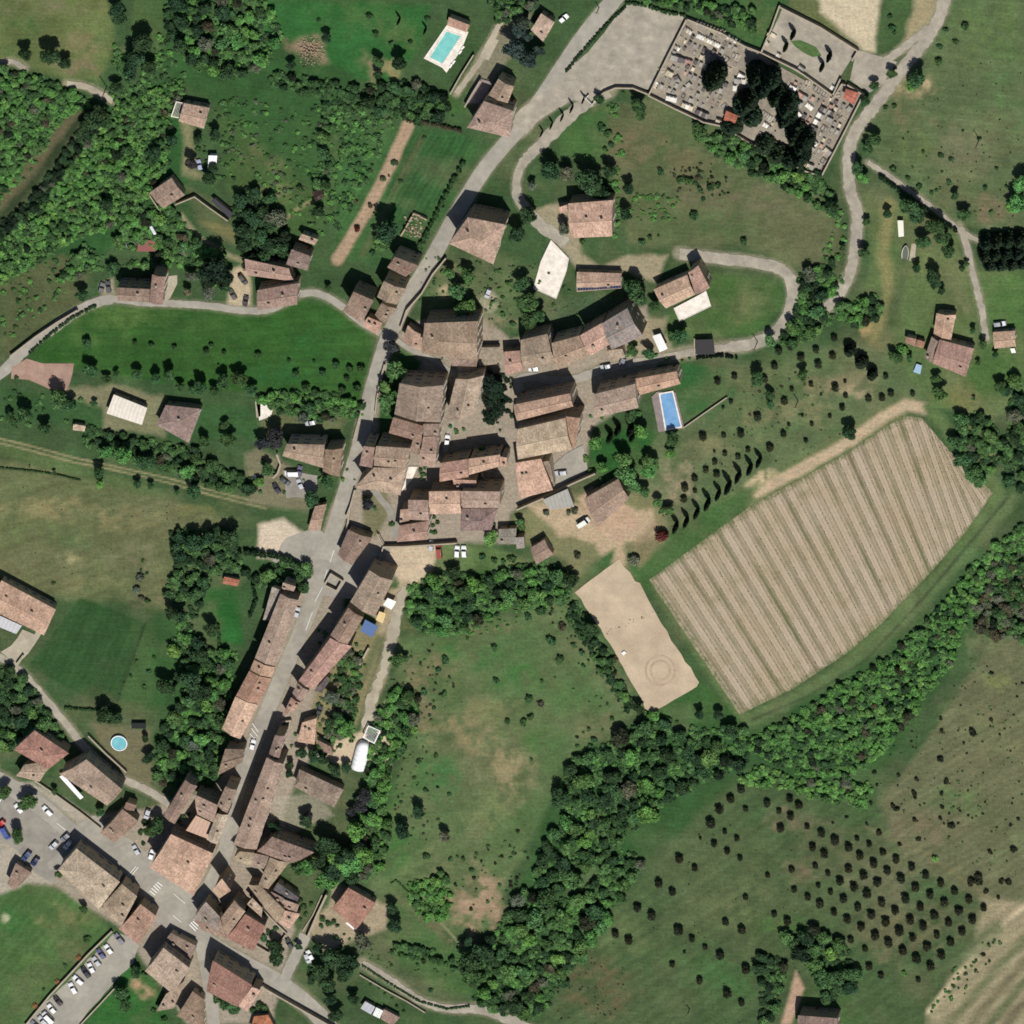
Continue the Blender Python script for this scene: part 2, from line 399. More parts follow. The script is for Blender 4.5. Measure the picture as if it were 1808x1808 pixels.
for b in ((640, 30, 70, 30, (64, 92, 50), .7), (700, 60, 50, 30, (74, 94, 54), .6), (545, 90, 34, 30, (142, 122, 100), .95), (500, 75, 20, 12, (110, 96, 76), .5), (660, 115, 22, 34, (120, 112, 84), .7), (690, 125, 14, 22, (140, 130, 90), .6)): blob_cover(*b)
poly_cover(pp('690,160 800,165 830,200 720,200'), (62, 92, 48))
poly_cover(pp('600,230 730,225 850,245 800,370 700,480 590,450'), (58, 90, 50))
poly_cover(pp('730,225 830,240 815,300 745,390 700,400 670,330'), (50, 84, 46), 5, 8)
line_cover(pp('722,218 690,290 650,370 612,432 596,458'), 21, (158, 136, 112), 3, 4)
line_cover(pp('745,245 705,320 665,400 640,450'), 10, (94, 96, 66), 5, 8, .6)
line_cover(pp('575,60 552,90'), 10, (140, 120, 96), 4, 6, .4)
# hill meadow right of the lane
poly_cover(pp('1040,190 1160,170 1260,240 1400,330 1480,380 1490,450 1400,470 1300,430 1190,440 1110,430 1090,330'), (84, 94, 62))
for b in ((1120, 260, 60, 40, (104, 98, 72), .75), (1200, 290, 60, 30, (98, 96, 68), .7), (1350, 370, 80, 40, (98, 98, 72), .7), (1250, 340, 70, 25, (100, 96, 72), .6), (1280, 400, 60, 26, (70, 90, 54), .6), (1410, 400, 40, 40, (88, 94, 64), .6), (1030, 250, 30, 30, (84, 100, 58), .6)): blob_cover(*b)
poly_cover(pp('1000,210 1070,190 1080,250 1050,290 980,270'), (66, 96, 52))
poly_cover(pp('1080,10 990,130 985,115 1075,0'), (44, 80, 42), 3, 4)
poly_cover(pp('1220,0 1385,0 1370,60 1340,90 1220,20'), (56, 88, 48))
blob_cover(1330, 40, 60, 30, (76, 92, 56), .6)
poly_cover(pp('1395,-20 1450,-10 1500,60 1500,90 1400,20'), (88, 100, 62))
poly_cover(pp('1440,-30 1560,-30 1545,90 1525,90 1500,70 1450,20'), (186, 174, 146), 5, 10)
poly_cover(pp('1560,0 1620,0 1600,60 1565,100 1545,70'), (64, 88, 52))
poly_cover(pp('1620,-20 1680,-20 1640,50 1600,90 1570,105 1600,60'), (150, 140, 108), 6, 10)
poly_cover(pp('1690,-60 1870,-60 1870,420 1700,400 1600,320 1540,280 1520,230 1560,170 1610,110'), (82, 98, 64))
for b in ((1740, 60, 70, 60, (84, 104, 62), .7), (1600, 150, 40, 20, (160, 142, 108), .7), (1630, 160, 26, 16, (168, 150, 118), .7), (1600, 200, 40, 40, (104, 104, 74), .7), (1700, 270, 70, 50, (98, 100, 74), .6), (1760, 200, 50, 60, (78, 104, 64), .7), (1680, 330, 50, 40, (84, 94, 62), .6), (1760, 370, 50, 30, (110, 102, 78), .7), (1620, 260, 40, 30, (86, 100, 60), .6)): blob_cover(*b)
# east of the track
poly_cover(pp('1520,330 1690,410 1730,560 1720,720 1640,720 1560,620 1510,560 1540,450'), (82, 100, 60))
line_cover(pp('1570,360 1560,450 1572,520 1550,580 1535,620'), 20, (132, 126, 84), 7, 8, .75)
line_cover(pp('1600,430 1590,500 1570,560'), 18, (72, 88, 56), 7, 8, .7)
blob_cover(1540, 575, 26, 16, (150, 132, 92), .8, -40); blob_cover(1560, 600, 30, 26, (108, 106, 74), .6)
poly_cover(pp('1700,470 1808,480 1808,700 1720,760 1690,700 1740,600'), (72, 100, 54))
poly_cover(pp('1640,700 1720,680 1700,800 1740,850 1760,800 1690,720'), (96, 106, 64))
for b in ((1640, 400, 30, 40, (100, 98, 68), .6), (1700, 700, 40, 26, (102, 108, 66), .7), (1690, 540, 26, 20, (96, 108, 70), .6), (1640, 470, 40, 24, (92, 108, 60), .6)): blob_cover(*b)
# terraced olive slope and vineyard edges
poly_cover(pp('1040,770 1200,760 1300,690 1400,620 1520,600 1600,650 1640,710 1500,780 1340,860 1180,1000 1120,960 1080,860'), (82, 98, 64))
for b in ((1190, 850, 40, 34, (132, 124, 98), .75), (1260, 780, 60, 20, (112, 112, 78), .6), (1380, 660, 50, 26, (112, 114, 80), .6), (1480, 680, 60, 20, (122, 116, 86), .7), (1510, 690, 26, 12, (154, 142, 112), .6), (1340, 730, 50, 20, (108, 110, 76), .6), (1420, 730, 50, 24, (112, 112, 80), .6), (1120, 880, 30, 30, (96, 96, 68), .5)): blob_cover(*b)
poly_cover(pp('1230,690 1330,640 1400,600 1480,640 1400,700 1290,740'), (76, 96, 58), 8, 14, .7)
poly_cover(pp('1190,640 1290,650 1275,690 1215,752 1200,720'), (44, 86, 44), 3, 4)
poly_cover(pp('1170,740 1210,752 1290,690 1310,690 1230,770 1180,800'), (60, 90, 54), 4, 6)
line_cover(pp('1130,1010 1190,950 1330,880 1500,775 1600,715'), 34, (92, 104, 66), 7, 10)
line_cover(pp('1336,868 1420,825 1500,780 1560,735 1600,716 1635,722'), 20, (174, 156, 128), 4, 6)
line_cover(pp('1180,970 1260,900 1340,850'), 18, (86, 102, 62), 6, 8)
blob_cover(1340, 848, 28, 12, (176, 162, 128), .85, -25)
line_cover(pp('1150,1020 1310,1272 1400,1240 1510,1160 1650,1020 1765,870 1690,780 1640,720'), 20, (84, 102, 62), 5, 8)
line_cover(pp('1320,1280 1500,1190 1640,1050 1790,880'), 24, (86, 104, 66), 6, 8)
line_cover(pp('1330,1270 1430,1228 1530,1165 1640,1045 1780,878'), 5, (60, 70, 48), 2, 3, .8)
# paddock surrounds
poly_cover(pp('900,920 960,870 1160,870 1190,960 1120,1010 1110,1040 1010,1060 1000,990 930,960'), (112, 114, 80))
poly_cover(pp('930,890 1010,885 1060,920 1150,900 1160,945 1110,975 1105,1000 1075,1000 1050,960 985,945'), (170, 152, 124), 5, 14)
poly_cover(pp('1035,1000 1085,970 1080,1000 1030,1045 1010,1040'), (62, 90, 50), 5, 8)
poly_cover(pp('1020,880 1045,860 1120,900 1130,930 1090,960 1050,935'), (172, 148, 124), 4, 8)
poly_cover(pp('1105,960 1150,955 1340,850 1300,930 1170,1010 1140,1040 1110,1010'), (66, 94, 52), 6, 10)
poly_cover(pp('1110,965 1160,920 1175,950 1130,1000'), (134, 120, 92), 6, 12, .7)
poly_cover(pp('1150,1258 1240,1200 1310,1275 1200,1310'), (56, 88, 46), 5, 10)
blob_cover(1210, 1290, 26, 10, (170, 152, 122), .85)
# central meadow
poly_cover(pp('690,1130 900,1090 1010,1040 1140,1250 1010,1340 930,1500 860,1640 800,1650 650,1570 690,1420 720,1300'), (80, 100, 62))
for b in ((800, 1290, 60, 40, (122, 116, 84), .75), (760, 1180, 50, 26, (112, 108, 78), .7), (900, 1360, 40, 70, (132, 124, 92), .75), (870, 1250, 50, 24, (108, 112, 74), .6), (930, 1200, 50, 30, (62, 98, 52), .7), (850, 1150, 60, 30, (60, 100, 52), .7), (780, 1370, 44, 40, (62, 98, 54), .7), (940, 1300, 50, 30, (66, 98, 52), .7), (1010, 1230, 60, 40, (76, 104, 60), .7), (870, 1430, 50, 40, (98, 110, 70), .7), (700, 1500, 50, 40, (60, 98, 50), .7), (760, 1540, 50, 50, (98, 110, 72), .6), (840, 1590, 44, 56, (148, 128, 104), 1), (1090, 1190, 24, 50, (98, 100, 72), .5), (740, 1250, 26, 50, (112, 106, 80), .5), (860, 1110, 50, 14, (112, 112, 78), .6), (1050, 1280, 40, 24, (96, 98, 68), .6), (690, 1440, 24, 60, (56, 98, 46), .6), (720, 1100, 20, 20, (104, 104, 70), .5)): blob_cover(*b)
poly_cover(pp('760,1000 880,1000 860,1030 740,1050 725,1035'), (78, 94, 54))
poly_cover(pp('770,960 860,960 960,1000 860,1010 760,1030'), (84, 104, 62), 5, 8)
line_cover(pp('735,1590 770,1620 815,1670'), 3, (150, 146, 110), 1.5, 2, .7); line_cover(pp('700,1600 760,1640 805,1700'), 26, (104, 98, 72), 7, 10, .6)
# south-east land
poly_cover(pp('900,1830 960,1760 1100,1590 1250,1420 1330,1370 1560,1430 1650,1300 1730,1110 1840,1040 1860,1860 900,1860'), (68, 86, 54))
for b in ((1050, 1740, 80, 50, (88, 86, 60), .7), (1100, 1650, 60, 40, (82, 96, 60), .5), (1280, 1600, 80, 60, (78, 92, 58), .6), (1300, 1720, 70, 40, (58, 92, 50), .6), (1450, 1780, 60, 50, (60, 96, 48), .7), (1200, 1690, 60, 24, (64, 90, 52), .6), (1380, 1640, 40, 40, (60, 94, 46), .6), (1400, 1450, 50, 20, (104, 98, 74), .6), (1420, 1540, 40, 20, (104, 96, 74), .6), (1600, 1640, 90, 60, (98, 96, 70), .6), (1480, 1500, 60, 40, (84, 90, 62), .6), (1560, 1560, 60, 40, (96, 98, 72), .6)): blob_cover(*b)
poly_cover(pp('1550,1420 1620,1330 1740,1150 1860,1080 1860,1640 1740,1600 1600,1520'), (94, 98, 70))
for b in ((1680, 1420, 60, 30, (76, 98, 58), .5), (1640, 1460, 60, 30, (112, 104, 82), .6), (1760, 1300, 50, 50, (98, 104, 72), .6), (1740, 1120, 40, 50, (88, 102, 68), .7), (1780, 1500, 40, 40, (92, 102, 70), .6), (1760, 1210, 26, 20, (110, 120, 70), .5)): blob_cover(*b)
line_cover(pp('1530,1460 1640,1510 1740,1580 1810,1605'), 6, (110, 106, 76), 3, 4, .6)
poly_cover(pp('1735,1585 1860,1605 1860,1830 1640,1830 1640,1790 1720,1660'), (150, 139, 112), 8, 14, .8)
for o, c in ((0, (96, 102, 72)), (38, (104, 100, 76)), (70, (84, 94, 64)), (100, (96, 92, 70))): line_cover(pp(f'{1828+o},1640 {1760+o},1710 {1668+o},1818'), 15, c, 5, 6, .85)
line_cover(pp('1820,1590 1735,1665 1640,1785'), 9, (186, 172, 140), 4, 5, .8)
line_cover(pp('1690,1700 1760,1640'), 26, (80, 98, 64), 6, 10, .7)
poly_cover(pp('1405,1715 1420,1745 1398,1808 1380,1808'), (166, 140, 118), 3, 4)
# west side
poly_cover(pp('-60,800 120,830 320,890 420,920 330,960 300,1080 230,1060 110,1060 -60,1020'), (92, 100, 66))
for b in ((80, 900, 80, 22, (128, 122, 86), .7), (60, 940, 60, 30, (86, 100, 60), .6), (220, 920, 70, 20, (114, 112, 78), .7), (120, 985, 20, 16, (146, 142, 104), .6), (240, 990, 40, 34, (104, 106, 78), .7), (180, 1030, 60, 14, (108, 110, 74), .6), (120, 960, 40, 20, (76, 94, 58), .6), (250, 1060, 30, 16, (130, 118, 92), .6), (340, 900, 60, 12, (96, 102, 62), .6)): blob_cover(*b)
poly_cover(pp('-40,790 130,840 300,885 300,870 120,815 -40,770'), (78, 98, 58), 6, 8)
for o in (0, 8): line_cover(pp(f'-10,{772+o} 60,{789+o} 130,{808+o} 200,{823+o*.8} 300,{845+o} 380,{868+o} 470,{890+o}'), 2.6, (152, 142, 106), 1.2, 1.5, .85)
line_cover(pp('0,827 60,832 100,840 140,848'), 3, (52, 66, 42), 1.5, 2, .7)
poly_cover(pp('60,560 150,550 300,540 430,545 540,530 610,545 662,590 650,660 635,730 560,700 400,690 250,670 130,650 60,640 45,620'), (50, 84, 38), 4, 6)
for b in ((220, 560, 90, 20, (70, 96, 48), .7), (170, 600, 70, 20, (62, 90, 44), .6), (350, 570, 100, 22, (56, 86, 42), .6), (560, 600, 60, 40, (44, 88, 40), .6), (500, 660, 80, 20, (42, 84, 42), .6)): blob_cover(*b)
poly_cover(pp('0,480 110,450 160,480 140,540 60,590 0,640'), (78, 86, 56), 6, 12)
poly_cover(pp('0,680 100,700 190,700 460,720 600,720 600,760 480,770 340,780 180,760 0,740'), (52, 82, 46))
poly_cover(pp('110,690 200,680 290,700 290,770 180,760 180,720 130,705'), (140, 132, 104), 5, 12, .6)
poly_cover(pp('142,1056 258,1100 202,1256 48,1176'), (48, 76, 42), 1.5, 1)
poly_cover(pp('258,1100 320,1110 300,1220 270,1260 202,1256'), (62, 88, 50), 3, 5)
line_cover(pp('258,1098 202,1254'), 3, (46, 62, 40), 1, 2)
poly_cover(pp('350,1040 420,1030 430,1140 350,1130'), (40, 88, 40), 5, 8)
poly_cover(pp('160,1275 265,1290 280,1380 240,1390 190,1340'), (104, 102, 76), 4, 6)
poly_cover(pp('440,1080 470,1040 540,990 480,980 330,1000 400,1060'), (50, 80, 44), 6, 10, .6)
poly_cover(pp('-60,1570 40,1555 110,1560 175,1625 208,1655 50,1815 -60,1830'), (70, 96, 54), 4, 6)
for b in ((40, 1620, 40, 40, (58, 92, 48), .7), (120, 1620, 50, 24, (96, 104, 66), .7), (10, 1622, 8, 8, (160, 160, 130), .7), (140, 1680, 40, 20, (92, 98, 62), .5), (60, 1720, 40, 30, (72, 98, 52), .6)): blob_cover(*b)
poly_cover(pp('225,1700 262,1720 290,1760 300,1808 150,1808 200,1745'), (50, 92, 44), 3, 6)
blob_cover(250, 1745, 20, 12, (168, 140, 112), .7, 40)
poly_cover(pp('560,1630 680,1640 700,1700 800,1760 870,1760 830,1690 760,1640 700,1590'), (62, 92, 50), 5, 10)
for s_ in ('200,190 330,130 300,230 300,290 270,330 250,380 190,400 120,430 60,470 0,500 0,430 80,350 160,250', '0,120 60,130 130,160 170,185 120,200 70,260 20,320 0,340', '1330,1340 1400,1375 1540,1400 1720,1100 1808,930 1650,1070 1480,1200 1320,1290', '720,1035 850,1005 1010,1020 1005,1060 900,1070 800,1125 718,1095', '1320,1290 1140,1265 1010,1330 940,1500 830,1750 950,1800 1100,1560 1330,1350', '290,0 620,130 560,340 380,180 290,120', '270,1080 420,1150 390,1390 270,1380'): poly_cover(pp(s_), (50, 82, 44), 8, 14, .9)
# village: packed earth, paving, gardens
VIL = (148, 138, 122)
poly_cover(pp('690,590 760,560 860,560 900,600 1140,540 1165,640 1120,700 1040,760 1035,840 980,860 900,905 900,960 700,960 690,1030 610,1050 560,1320 460,1500 520,1640 480,1808 330,1808 215,1640 90,1560 90,1480 150,1440 250,1430 380,1390 430,1270 540,1010 600,860 650,720'), VIL, 4, 8)
poly_cover(pp('-60,1400 60,1380 160,1440 120,1500 90,1560 50,1560 -60,1600'), (160, 152, 136), 5, 8)
poly_cover(pp('690,962 775,960 765,1010 720,1040 690,1010 680,985'), (184, 168, 142), 4, 8)
poly_cover(pp('455,925 500,915 545,945 545,1000 510,990 455,985'), (192, 178, 156), 4, 6)
poly_cover(pp('700,600 745,640 690,800 665,790 672,700 680,640'), (52, 86, 46), 4, 6)
poly_cover(pp('760,490 960,470 1000,540 900,590 860,560 760,560 740,540'), (76, 96, 60), 5, 10)
for b in ((785, 510, 12, 12, (168, 150, 120), .7), (862, 530, 20, 20, (158, 152, 126), .7), (890, 570, 30, 12, (128, 122, 96), .6), (800, 480, 20, 14, (108, 106, 78), .5)): blob_cover(*b)
poly_cover(pp('985,530 1060,520 1110,530 1100,560 980,600 960,560'), (72, 92, 62), 4, 6)
poly_cover(pp('640,880 680,860 690,900 665,950 640,940'), (112, 110, 82), 4, 6)
poly_cover(pp('1045,780 1130,745 1160,770 1120,840 1060,850 1040,830'), (46, 86, 42), 4, 8)
poly_cover(pp('455,790 560,850 545,900 440,890 430,800'), (112, 110, 86), 5, 10)
poly_cover(pp('455,700 520,700 620,730 600,760 460,770'), (104, 106, 74), 5, 10, .7)
poly_cover(pp('560,1200 640,1100 680,1110 640,1260 600,1340 540,1310'), (124, 118, 86), 5, 10)
poly_cover(pp('560,1320 640,1290 690,1230 690,1360 620,1350 590,1350'), (188, 172, 144), 4, 8)
line_cover(pp('715,1030 698,1080 690,1130 675,1190 655,1240 645,1290'), 12, (174, 160, 132), 4, 5, .9)
line_cover(pp('668,1130 640,1200'), 12, (84, 98, 62), 4, 5, .8)
poly_cover(pp('690,1040 715,1040 700,1110 670,1120 660,1080'), (152, 140, 112), 4, 6)
poly_cover(pp('480,1410 560,1400 590,1440 540,1460 500,1480'), (158, 150, 134), 3, 5)
poly_cover(pp('520,1380 600,1400 640,1420 620,1500 520,1560 500,1500 500,1440'), (84, 94, 64), 5, 10, .5)
poly_cover(pp('590,1560 690,1600 680,1640 570,1680 540,1640 580,1600'), (152, 140, 116), 4, 8)
poly_cover(pp('1110,560 1180,560 1190,640 1130,640'), (148, 138, 112), 4, 8, .8)
poly_cover(pp('940,370 1010,350 1030,450 1060,470 1110,450 1180,450 1160,500 1110,480 1020,480 990,440'), (158, 146, 120), 4, 8, .8)
poly_cover(pp('1180,560 1250,480 1380,495 1385,540 1330,590 1230,600 1170,590'), (64, 92, 48), 4, 6)
blob_cover(1320, 540, 30, 30, (92, 104, 62), .6)
poly_cover(pp('840,100 900,30 940,20 930,60 880,130 850,190 830,180'), (128, 122, 102), 4, 8, .8)
poly_cover(pp('320,210 340,220 345,300 380,320 320,310 325,260'), (120, 120, 86), 5, 8)
poly_cover(pp('330,330 400,360 420,440 400,430 350,400'), (84, 92, 62), 4, 8)
line_cover(pp('500,390 530,365 560,350'), 6, (132, 126, 88), 3, 3, .8)
poly_cover(pp('350,390 420,400 415,430'), (108, 106, 70), 4, 6)
line_cover(pp('320,380 350,420 400,450 430,460'), 9, (146, 138, 108), 3, 4, .8)
poly_cover(pp('410,475 440,465 445,540 400,550'), (176, 162, 134), 4, 5)
poly_cover(pp('175,500 200,490 205,530 180,530'), (140, 134, 110), 3, 4)
# ---------------------------------------------------------------- roads, tracks, yards as thin sheets above the ground
_lay = [0.012]
def ztop(): _lay[0] += 0.006; return _lay[0]
def smooth_line(pts, step=6.0):
    out = []
    n = len(pts)
    for i in range(n - 1):
        p0 = pts[max(i - 1, 0)]; p1 = pts[i]; p2 = pts[i + 1]; p3 = pts[min(i + 2, n - 1)]
        k = max(1, int(math.hypot(p2[0] - p1[0], p2[1] - p1[1]) / step))
        for j in range(k):
            t = j / k
            out.append(tuple(0.5 * (2 * p1[m] + (p2[m] - p0[m]) * t + (2 * p0[m] - 5 * p1[m] + 4 * p2[m] - p3[m]) * t * t + (3 * p1[m] - p0[m] - 3 * p2[m] + p3[m]) * t ** 3) for m in (0, 1)))
    out.append(tuple(pts[-1])); return out
VERGEC = dict(gravel=(140, 134, 112), asphalt=(128, 124, 100), pale_gravel=(150, 142, 116))
def ribbon(name, pts, width, material, fray=0.15, kind='structure', z=None):
    pts = smooth_line(pts); r = random.Random(len(pts) * 7 + int(pts[0][0])); z = ztop() if z is None else z
    if material in VERGEC: line_cover(pts, (width(.5) if callable(width) else width) + 3, VERGEC[material], 4, 4, .8)
    v, f = [], []
    g = [W(*p) for p in pts]
    for i, p in enumerate(g):
        d = (g[min(i + 1, len(g) - 1)] - g[max(i - 1, 0)]).normalized(); nrm = Vector((-d.y, d.x, 0))
        ww = width * MPP / 2 if not callable(width) else width(i / (len(g) - 1)) * MPP / 2
        v += [p + nrm * (ww + r.uniform(-fray, fray)) + Vector((0, 0, z)), p - nrm * (ww + r.uniform(-fray, fray)) + Vector((0, 0, z))]
    for i in range(len(g) - 1): f.append((2 * i + 1, 2 * i + 3, 2 * i + 2, 2 * i))
    return tag(mesh(name, v, f, material), kind=kind)
def sheet(name, pts, material, fray=0.3, kind='structure', z=None, sub=3.0):
    r = random.Random(int(pts[0][0] * 3)); z = ztop() if z is None else z; out = []
    n = len(pts)
    for i in range(n):
        a, b = W(*pts[i]), W(*pts[(i + 1) % n]); k = max(1, int((b - a).length / sub)) if fray else 1
        for j in range(k):
            q = a.lerp(b, j / k)
            if fray: q = q + Vector((r.uniform(-fray, fray), r.uniform(-fray, fray), 0))
            out.append((q.x, q.y, z))
    a = sum(out[i][0] * out[(i + 1) % len(out)][1] - out[(i + 1) % len(out)][0] * out[i][1] for i in range(len(out)))
    if a < 0: out.reverse()
    from mathutils.geometry import tessellate_polygon
    tri = tessellate_polygon([[Vector(q) for q in out]]); me = bpy.data.meshes.new(name)
    tri = [t if (Vector(out[t[1]]) - Vector(out[t[0]])).cross(Vector(out[t[2]]) - Vector(out[t[0]])).z > 0 else t[::-1] for t in tri]; me.from_pydata(out, [], tri); me.materials.append(MATS[material])
    return tag(link(bpy.data.objects.new(name, me)), kind=kind)
sheet('gravel_car_park', pp('1104,8 1128,4 1165,18 1214,27 1147,158 1112,152 1080,154 1050,164 1020,158 1000,150 985,138 1040,92'), 'gravel')
sheet('village_square', pp('505,950 560,930 590,960 690,965 640,1060 560,1050 540,1080 535,1020 480,990'), 'asphalt')
sheet('village_square', pp('90,1480 165,1440 240,1490 330,1560 350,1600 345,1650 300,1700 290,1640 210,1570 130,1520 110,1500'), 'asphalt')
sheet('car_park', pp('205,1645 250,1660 235,1700 185,1752 135,1812 40,1812'), 'asphalt')
sheet('car_park', pp('-10,1395 40,1380 100,1420 130,1480 95,1560 60,1540 30,1500 -10,1480'), 'dark_asphalt')
main = pp('1098,-20 1085,-2 1040,52 998,112 960,170 915,228 880,268 846,312 800,388 762,458 720,526 688,590 668,650 650,715 634,790 606,880 585,950 560,1040 535,1105 508,1170 474,1250 450,1310 430,1360 413,1420 403,1480 388,1530 352,1600')
ribbon('road', main, lambda t: 27 if t > .15 else 29, 'asphalt', 0.1)
ribbon('road', pp('-20,1370 20,1390 80,1430 150,1490 230,1560 310,1620 380,1672 440,1706 500,1740 560,1790 590,1830'), 34, 'asphalt', 0.1)
ribbon('road', pp('350,1650 362,1700 372,1760 380,1830'), 22, 'asphalt', 0.15)
ribbon('road', pp('915,225 945,195 985,170 1010,158 1040,165 1072,155'), 38, 'gravel', 0.3)
ribbon('drive', pp('1042,178 1010,200 960,250 925,285 912,320 917,352 945,388 975,412 1000,430'), lambda t: 20 + 5 * math.sin(t * 9), 'gravel', 0.4)
ribbon('road', pp('-20,672 10,652 50,612 100,575 145,545 195,528 250,534 305,536 370,540 430,548 480,545 520,522 560,518 600,538 640,570 672,588'), lambda t: 19 if t < .35 else 14, 'asphalt', 0.2)
sheet('pink_gravel_yard', pp('22,648 48,634 75,642 130,640 128,660 118,690 88,688 50,670 20,668'), 'pink_gravel')
trk = pp('1672,-20 1662,20 1640,62 1605,108 1566,158 1530,205 1506,240 1498,280 1500,330 1514,380 1510,430 1502,480 1480,520 1456,548 1440,570')
ribbon('track', trk, lambda t: 21 if t < .75 else 18, 'gravel', 0.4)
ribbon('track', pp('1640,48 1610,72 1585,92 1560,106 1520,108'), 13, 'gravel', 0.3)
sheet('cemetery_forecourt', pp('1514,88 1560,100 1585,108 1560,150 1535,165 1500,140'), 'gravel')
ribbon('track', pp('1532,286 1580,318 1640,362 1690,402 1718,420 1745,428'), 10, 'gravel', 0.3)
ribbon('track', pp('1695,400 1708,440 1720,490 1733,545 1742,600'), lambda t: 11, 'gravel', 0.35)
ribbon('lane', pp('1200,448 1270,456 1350,466 1388,482 1400,510 1395,550 1372,585 1330,606 1280,614 1220,622 1120,640 1060,652'), lambda t: 22 if t < .62 else 15, 'gravel', 0.3)
ribbon('lane', pp('700,600 722,615 760,632 790,652 806,668 800,730 785,800'), lambda t: 10, 'asphalt', 0.1)
ribbon('lane', pp('1060,652 1020,668 975,672 940,665 915,672 925,700'), 17, 'asphalt', 0.2)
ribbon('lane', pp('-20,1150 20,1172 60,1210 110,1270 160,1330 205,1368 262,1396 300,1420'), lambda t: 14, 'gravel', 0.25)
ribbon('lane', pp('0,112 20,108 45,120'), 10, 'gravel', 0.3); ribbon('track', pp('118,148 150,152 190,172 200,178'), 12, 'pale_gravel', 0.3)
ribbon('lane', pp('640,1700 690,1730 740,1765 790,1780 850,1782 900,1800 940,1820'), lambda t: 13 + 8 * t, 'gravel', 0.3)
ribbon('lane', pp('540,1650 520,1690 500,1735'), 20, 'asphalt', 0.3)
ribbon('lane', pp('700,950 690,905 672,880 660,862'), 13, 'dark_asphalt', 0.1)
ribbon('drive', pp('888,30 868,70 845,110 818,148 806,165'), 10, 'pale_gravel', 0.2)
sheet('sand_arena', pp('1016,1045 1045,1022 1093,985 1103,1000 1120,1024 1130,1030 1160,1084 1186,1130 1236,1204 1232,1212 1192,1234 1150,1258 1140,1250 1108,1190 1060,1110'), 'sand', 0.35)
for rr_ in (26, 17):
    ribbon('arena_track', [(1166 + rr_ * math.cos(a_ * .3), 1183 + rr_ * math.sin(a_ * .3)) for a_ in range(22)], 4, 'sand_track', .1)
ribbon('track', pp('716,1035 702,1075 692,1125 676,1185 657,1235 648,1285'), lambda t: 13 + 6 * abs(math.sin(t * 5)), 'pale_gravel', .5)
sheet('farm_yard', pp('40,1110 60,1120 85,1075 98,1078 60,1140 30,1178 2,1150 20,1140'), 'pale_gravel', 0.3)
sheet('courtyard', pp('1000,800 1030,785 1038,828 990,860 978,866 972,825'), 'asphalt', 0.1)
sheet('courtyard', pp('500,830 560,840 560,880 505,878'), 'dark_asphalt', 0.3)
sheet('cemetery_paving', PL('h', '330,40 800,255 1010,400 1500,680 1575,560 1740,650 1410,1300 1240,1240 860,1060 620,900 450,860 30,660'), 'cemetery_gravel', 0.1)
sheet('cemetery_paving', PL('h', '1100,-40 1690,300 1555,520 1495,660 935,310'), 'gravel', 0.1)
sheet('lawn', PL('h', '1150,230 1230,220 1360,290 1410,350 1330,360 1200,290'), 'ground', 0.4)
lw = bpy.data.objects['lawn']
a_ = lw.data.attributes.new('cover', 'FLOAT_COLOR', 'POINT'); a_.data.foreach_set('color', list(L4((78, 104, 60))) * len(lw.data.vertices))

def furrows(s_, ang_, sp, amp):
    pts = pp(s_); s = _box(pts, 2)
    if s is None: return
    x, y = PX[s], PY[s]; inside = np.zeros(x.shape, bool); n = len(pts)
    for i in range(n):
        a, b = pts[i], pts[(i + 1) % n]; inside ^= ((a[1] > y) != (b[1] > y)) & (x < (b[0] - a[0]) * (y - a[1]) / (b[1] - a[1] + 1e-12) + a[0])
    c, d = math.cos(math.radians(ang_)), math.sin(math.radians(ang_)); u = (x * c + y * d) + NE[s] * 8
    w_ = np.sin(u * 2 * math.pi / sp) * .6 + np.sin(u * 2 * math.pi / (sp * 2.7) + 1.3) * .4
    COL[s] *= 1 + (inside * w_ * amp * (.4 + 1.2 * NQ[s]))[..., None]
furrows('-60,800 120,830 320,890 420,920 300,1080 110,1060 -60,1020', 72, 16, .11)
furrows('142,1056 258,1100 202,1256 48,1176', 24, 13, .09)
furrows('-60,1570 110,1560 175,1625 208,1655 50,1815 -60,1830', 42, 14, .09)
furrows('60,560 300,540 610,545 662,590 635,730 250,670 60,640', 86, 15, .08)
furrows('900,1830 1100,1590 1330,1370 1560,1430 1860,1640 1860,1860', 58, 17, .12)
furrows('1560,1400 1740,1130 1860,1060 1860,1620 1600,1520', 60, 13, .12)
furrows('1540,260 1690,-60 1870,-60 1870,420 1690,390', 100, 18, .08)
furrows('1060,230 1260,240 1480,380 1490,450 1190,440 1090,330', 70, 17, .08)
furrows('690,1130 1010,1040 1140,1250 930,1500 800,1650 650,1570', 66, 19, .07)
furrows('740,232 838,245 815,300 745,390 700,400 672,330', 30, 9, .22)
furrows('600,290 690,215 640,360 590,450', 30, 11, .14)
_w = np.clip((PX - 640) / 60, 0, 1) * np.clip((PY - 100) / 60, 0, 1) * (1 - .55 * np.clip((PX + PY - 2500) / 200, 0, 1) * np.clip((1600 - PX) / 80, 0, 1)) + np.clip((PY - 790) / 40, 0, 1) * np.clip((700 - PX) / 60, 0, 1)
_g = np.clip((COL[..., 1:2] / (COL[..., 0:1] + 1e-6) - 0.95) * 4, 0, 1)
_m = (np.clip((vnoise(60, 21, 4) - .46) * 3.4, 0, 1) * np.clip(_w, 0, 1))[..., None] * _g * .4
COL = COL * (1 - _m) + np.array(lin((108, 107, 78))) * _m
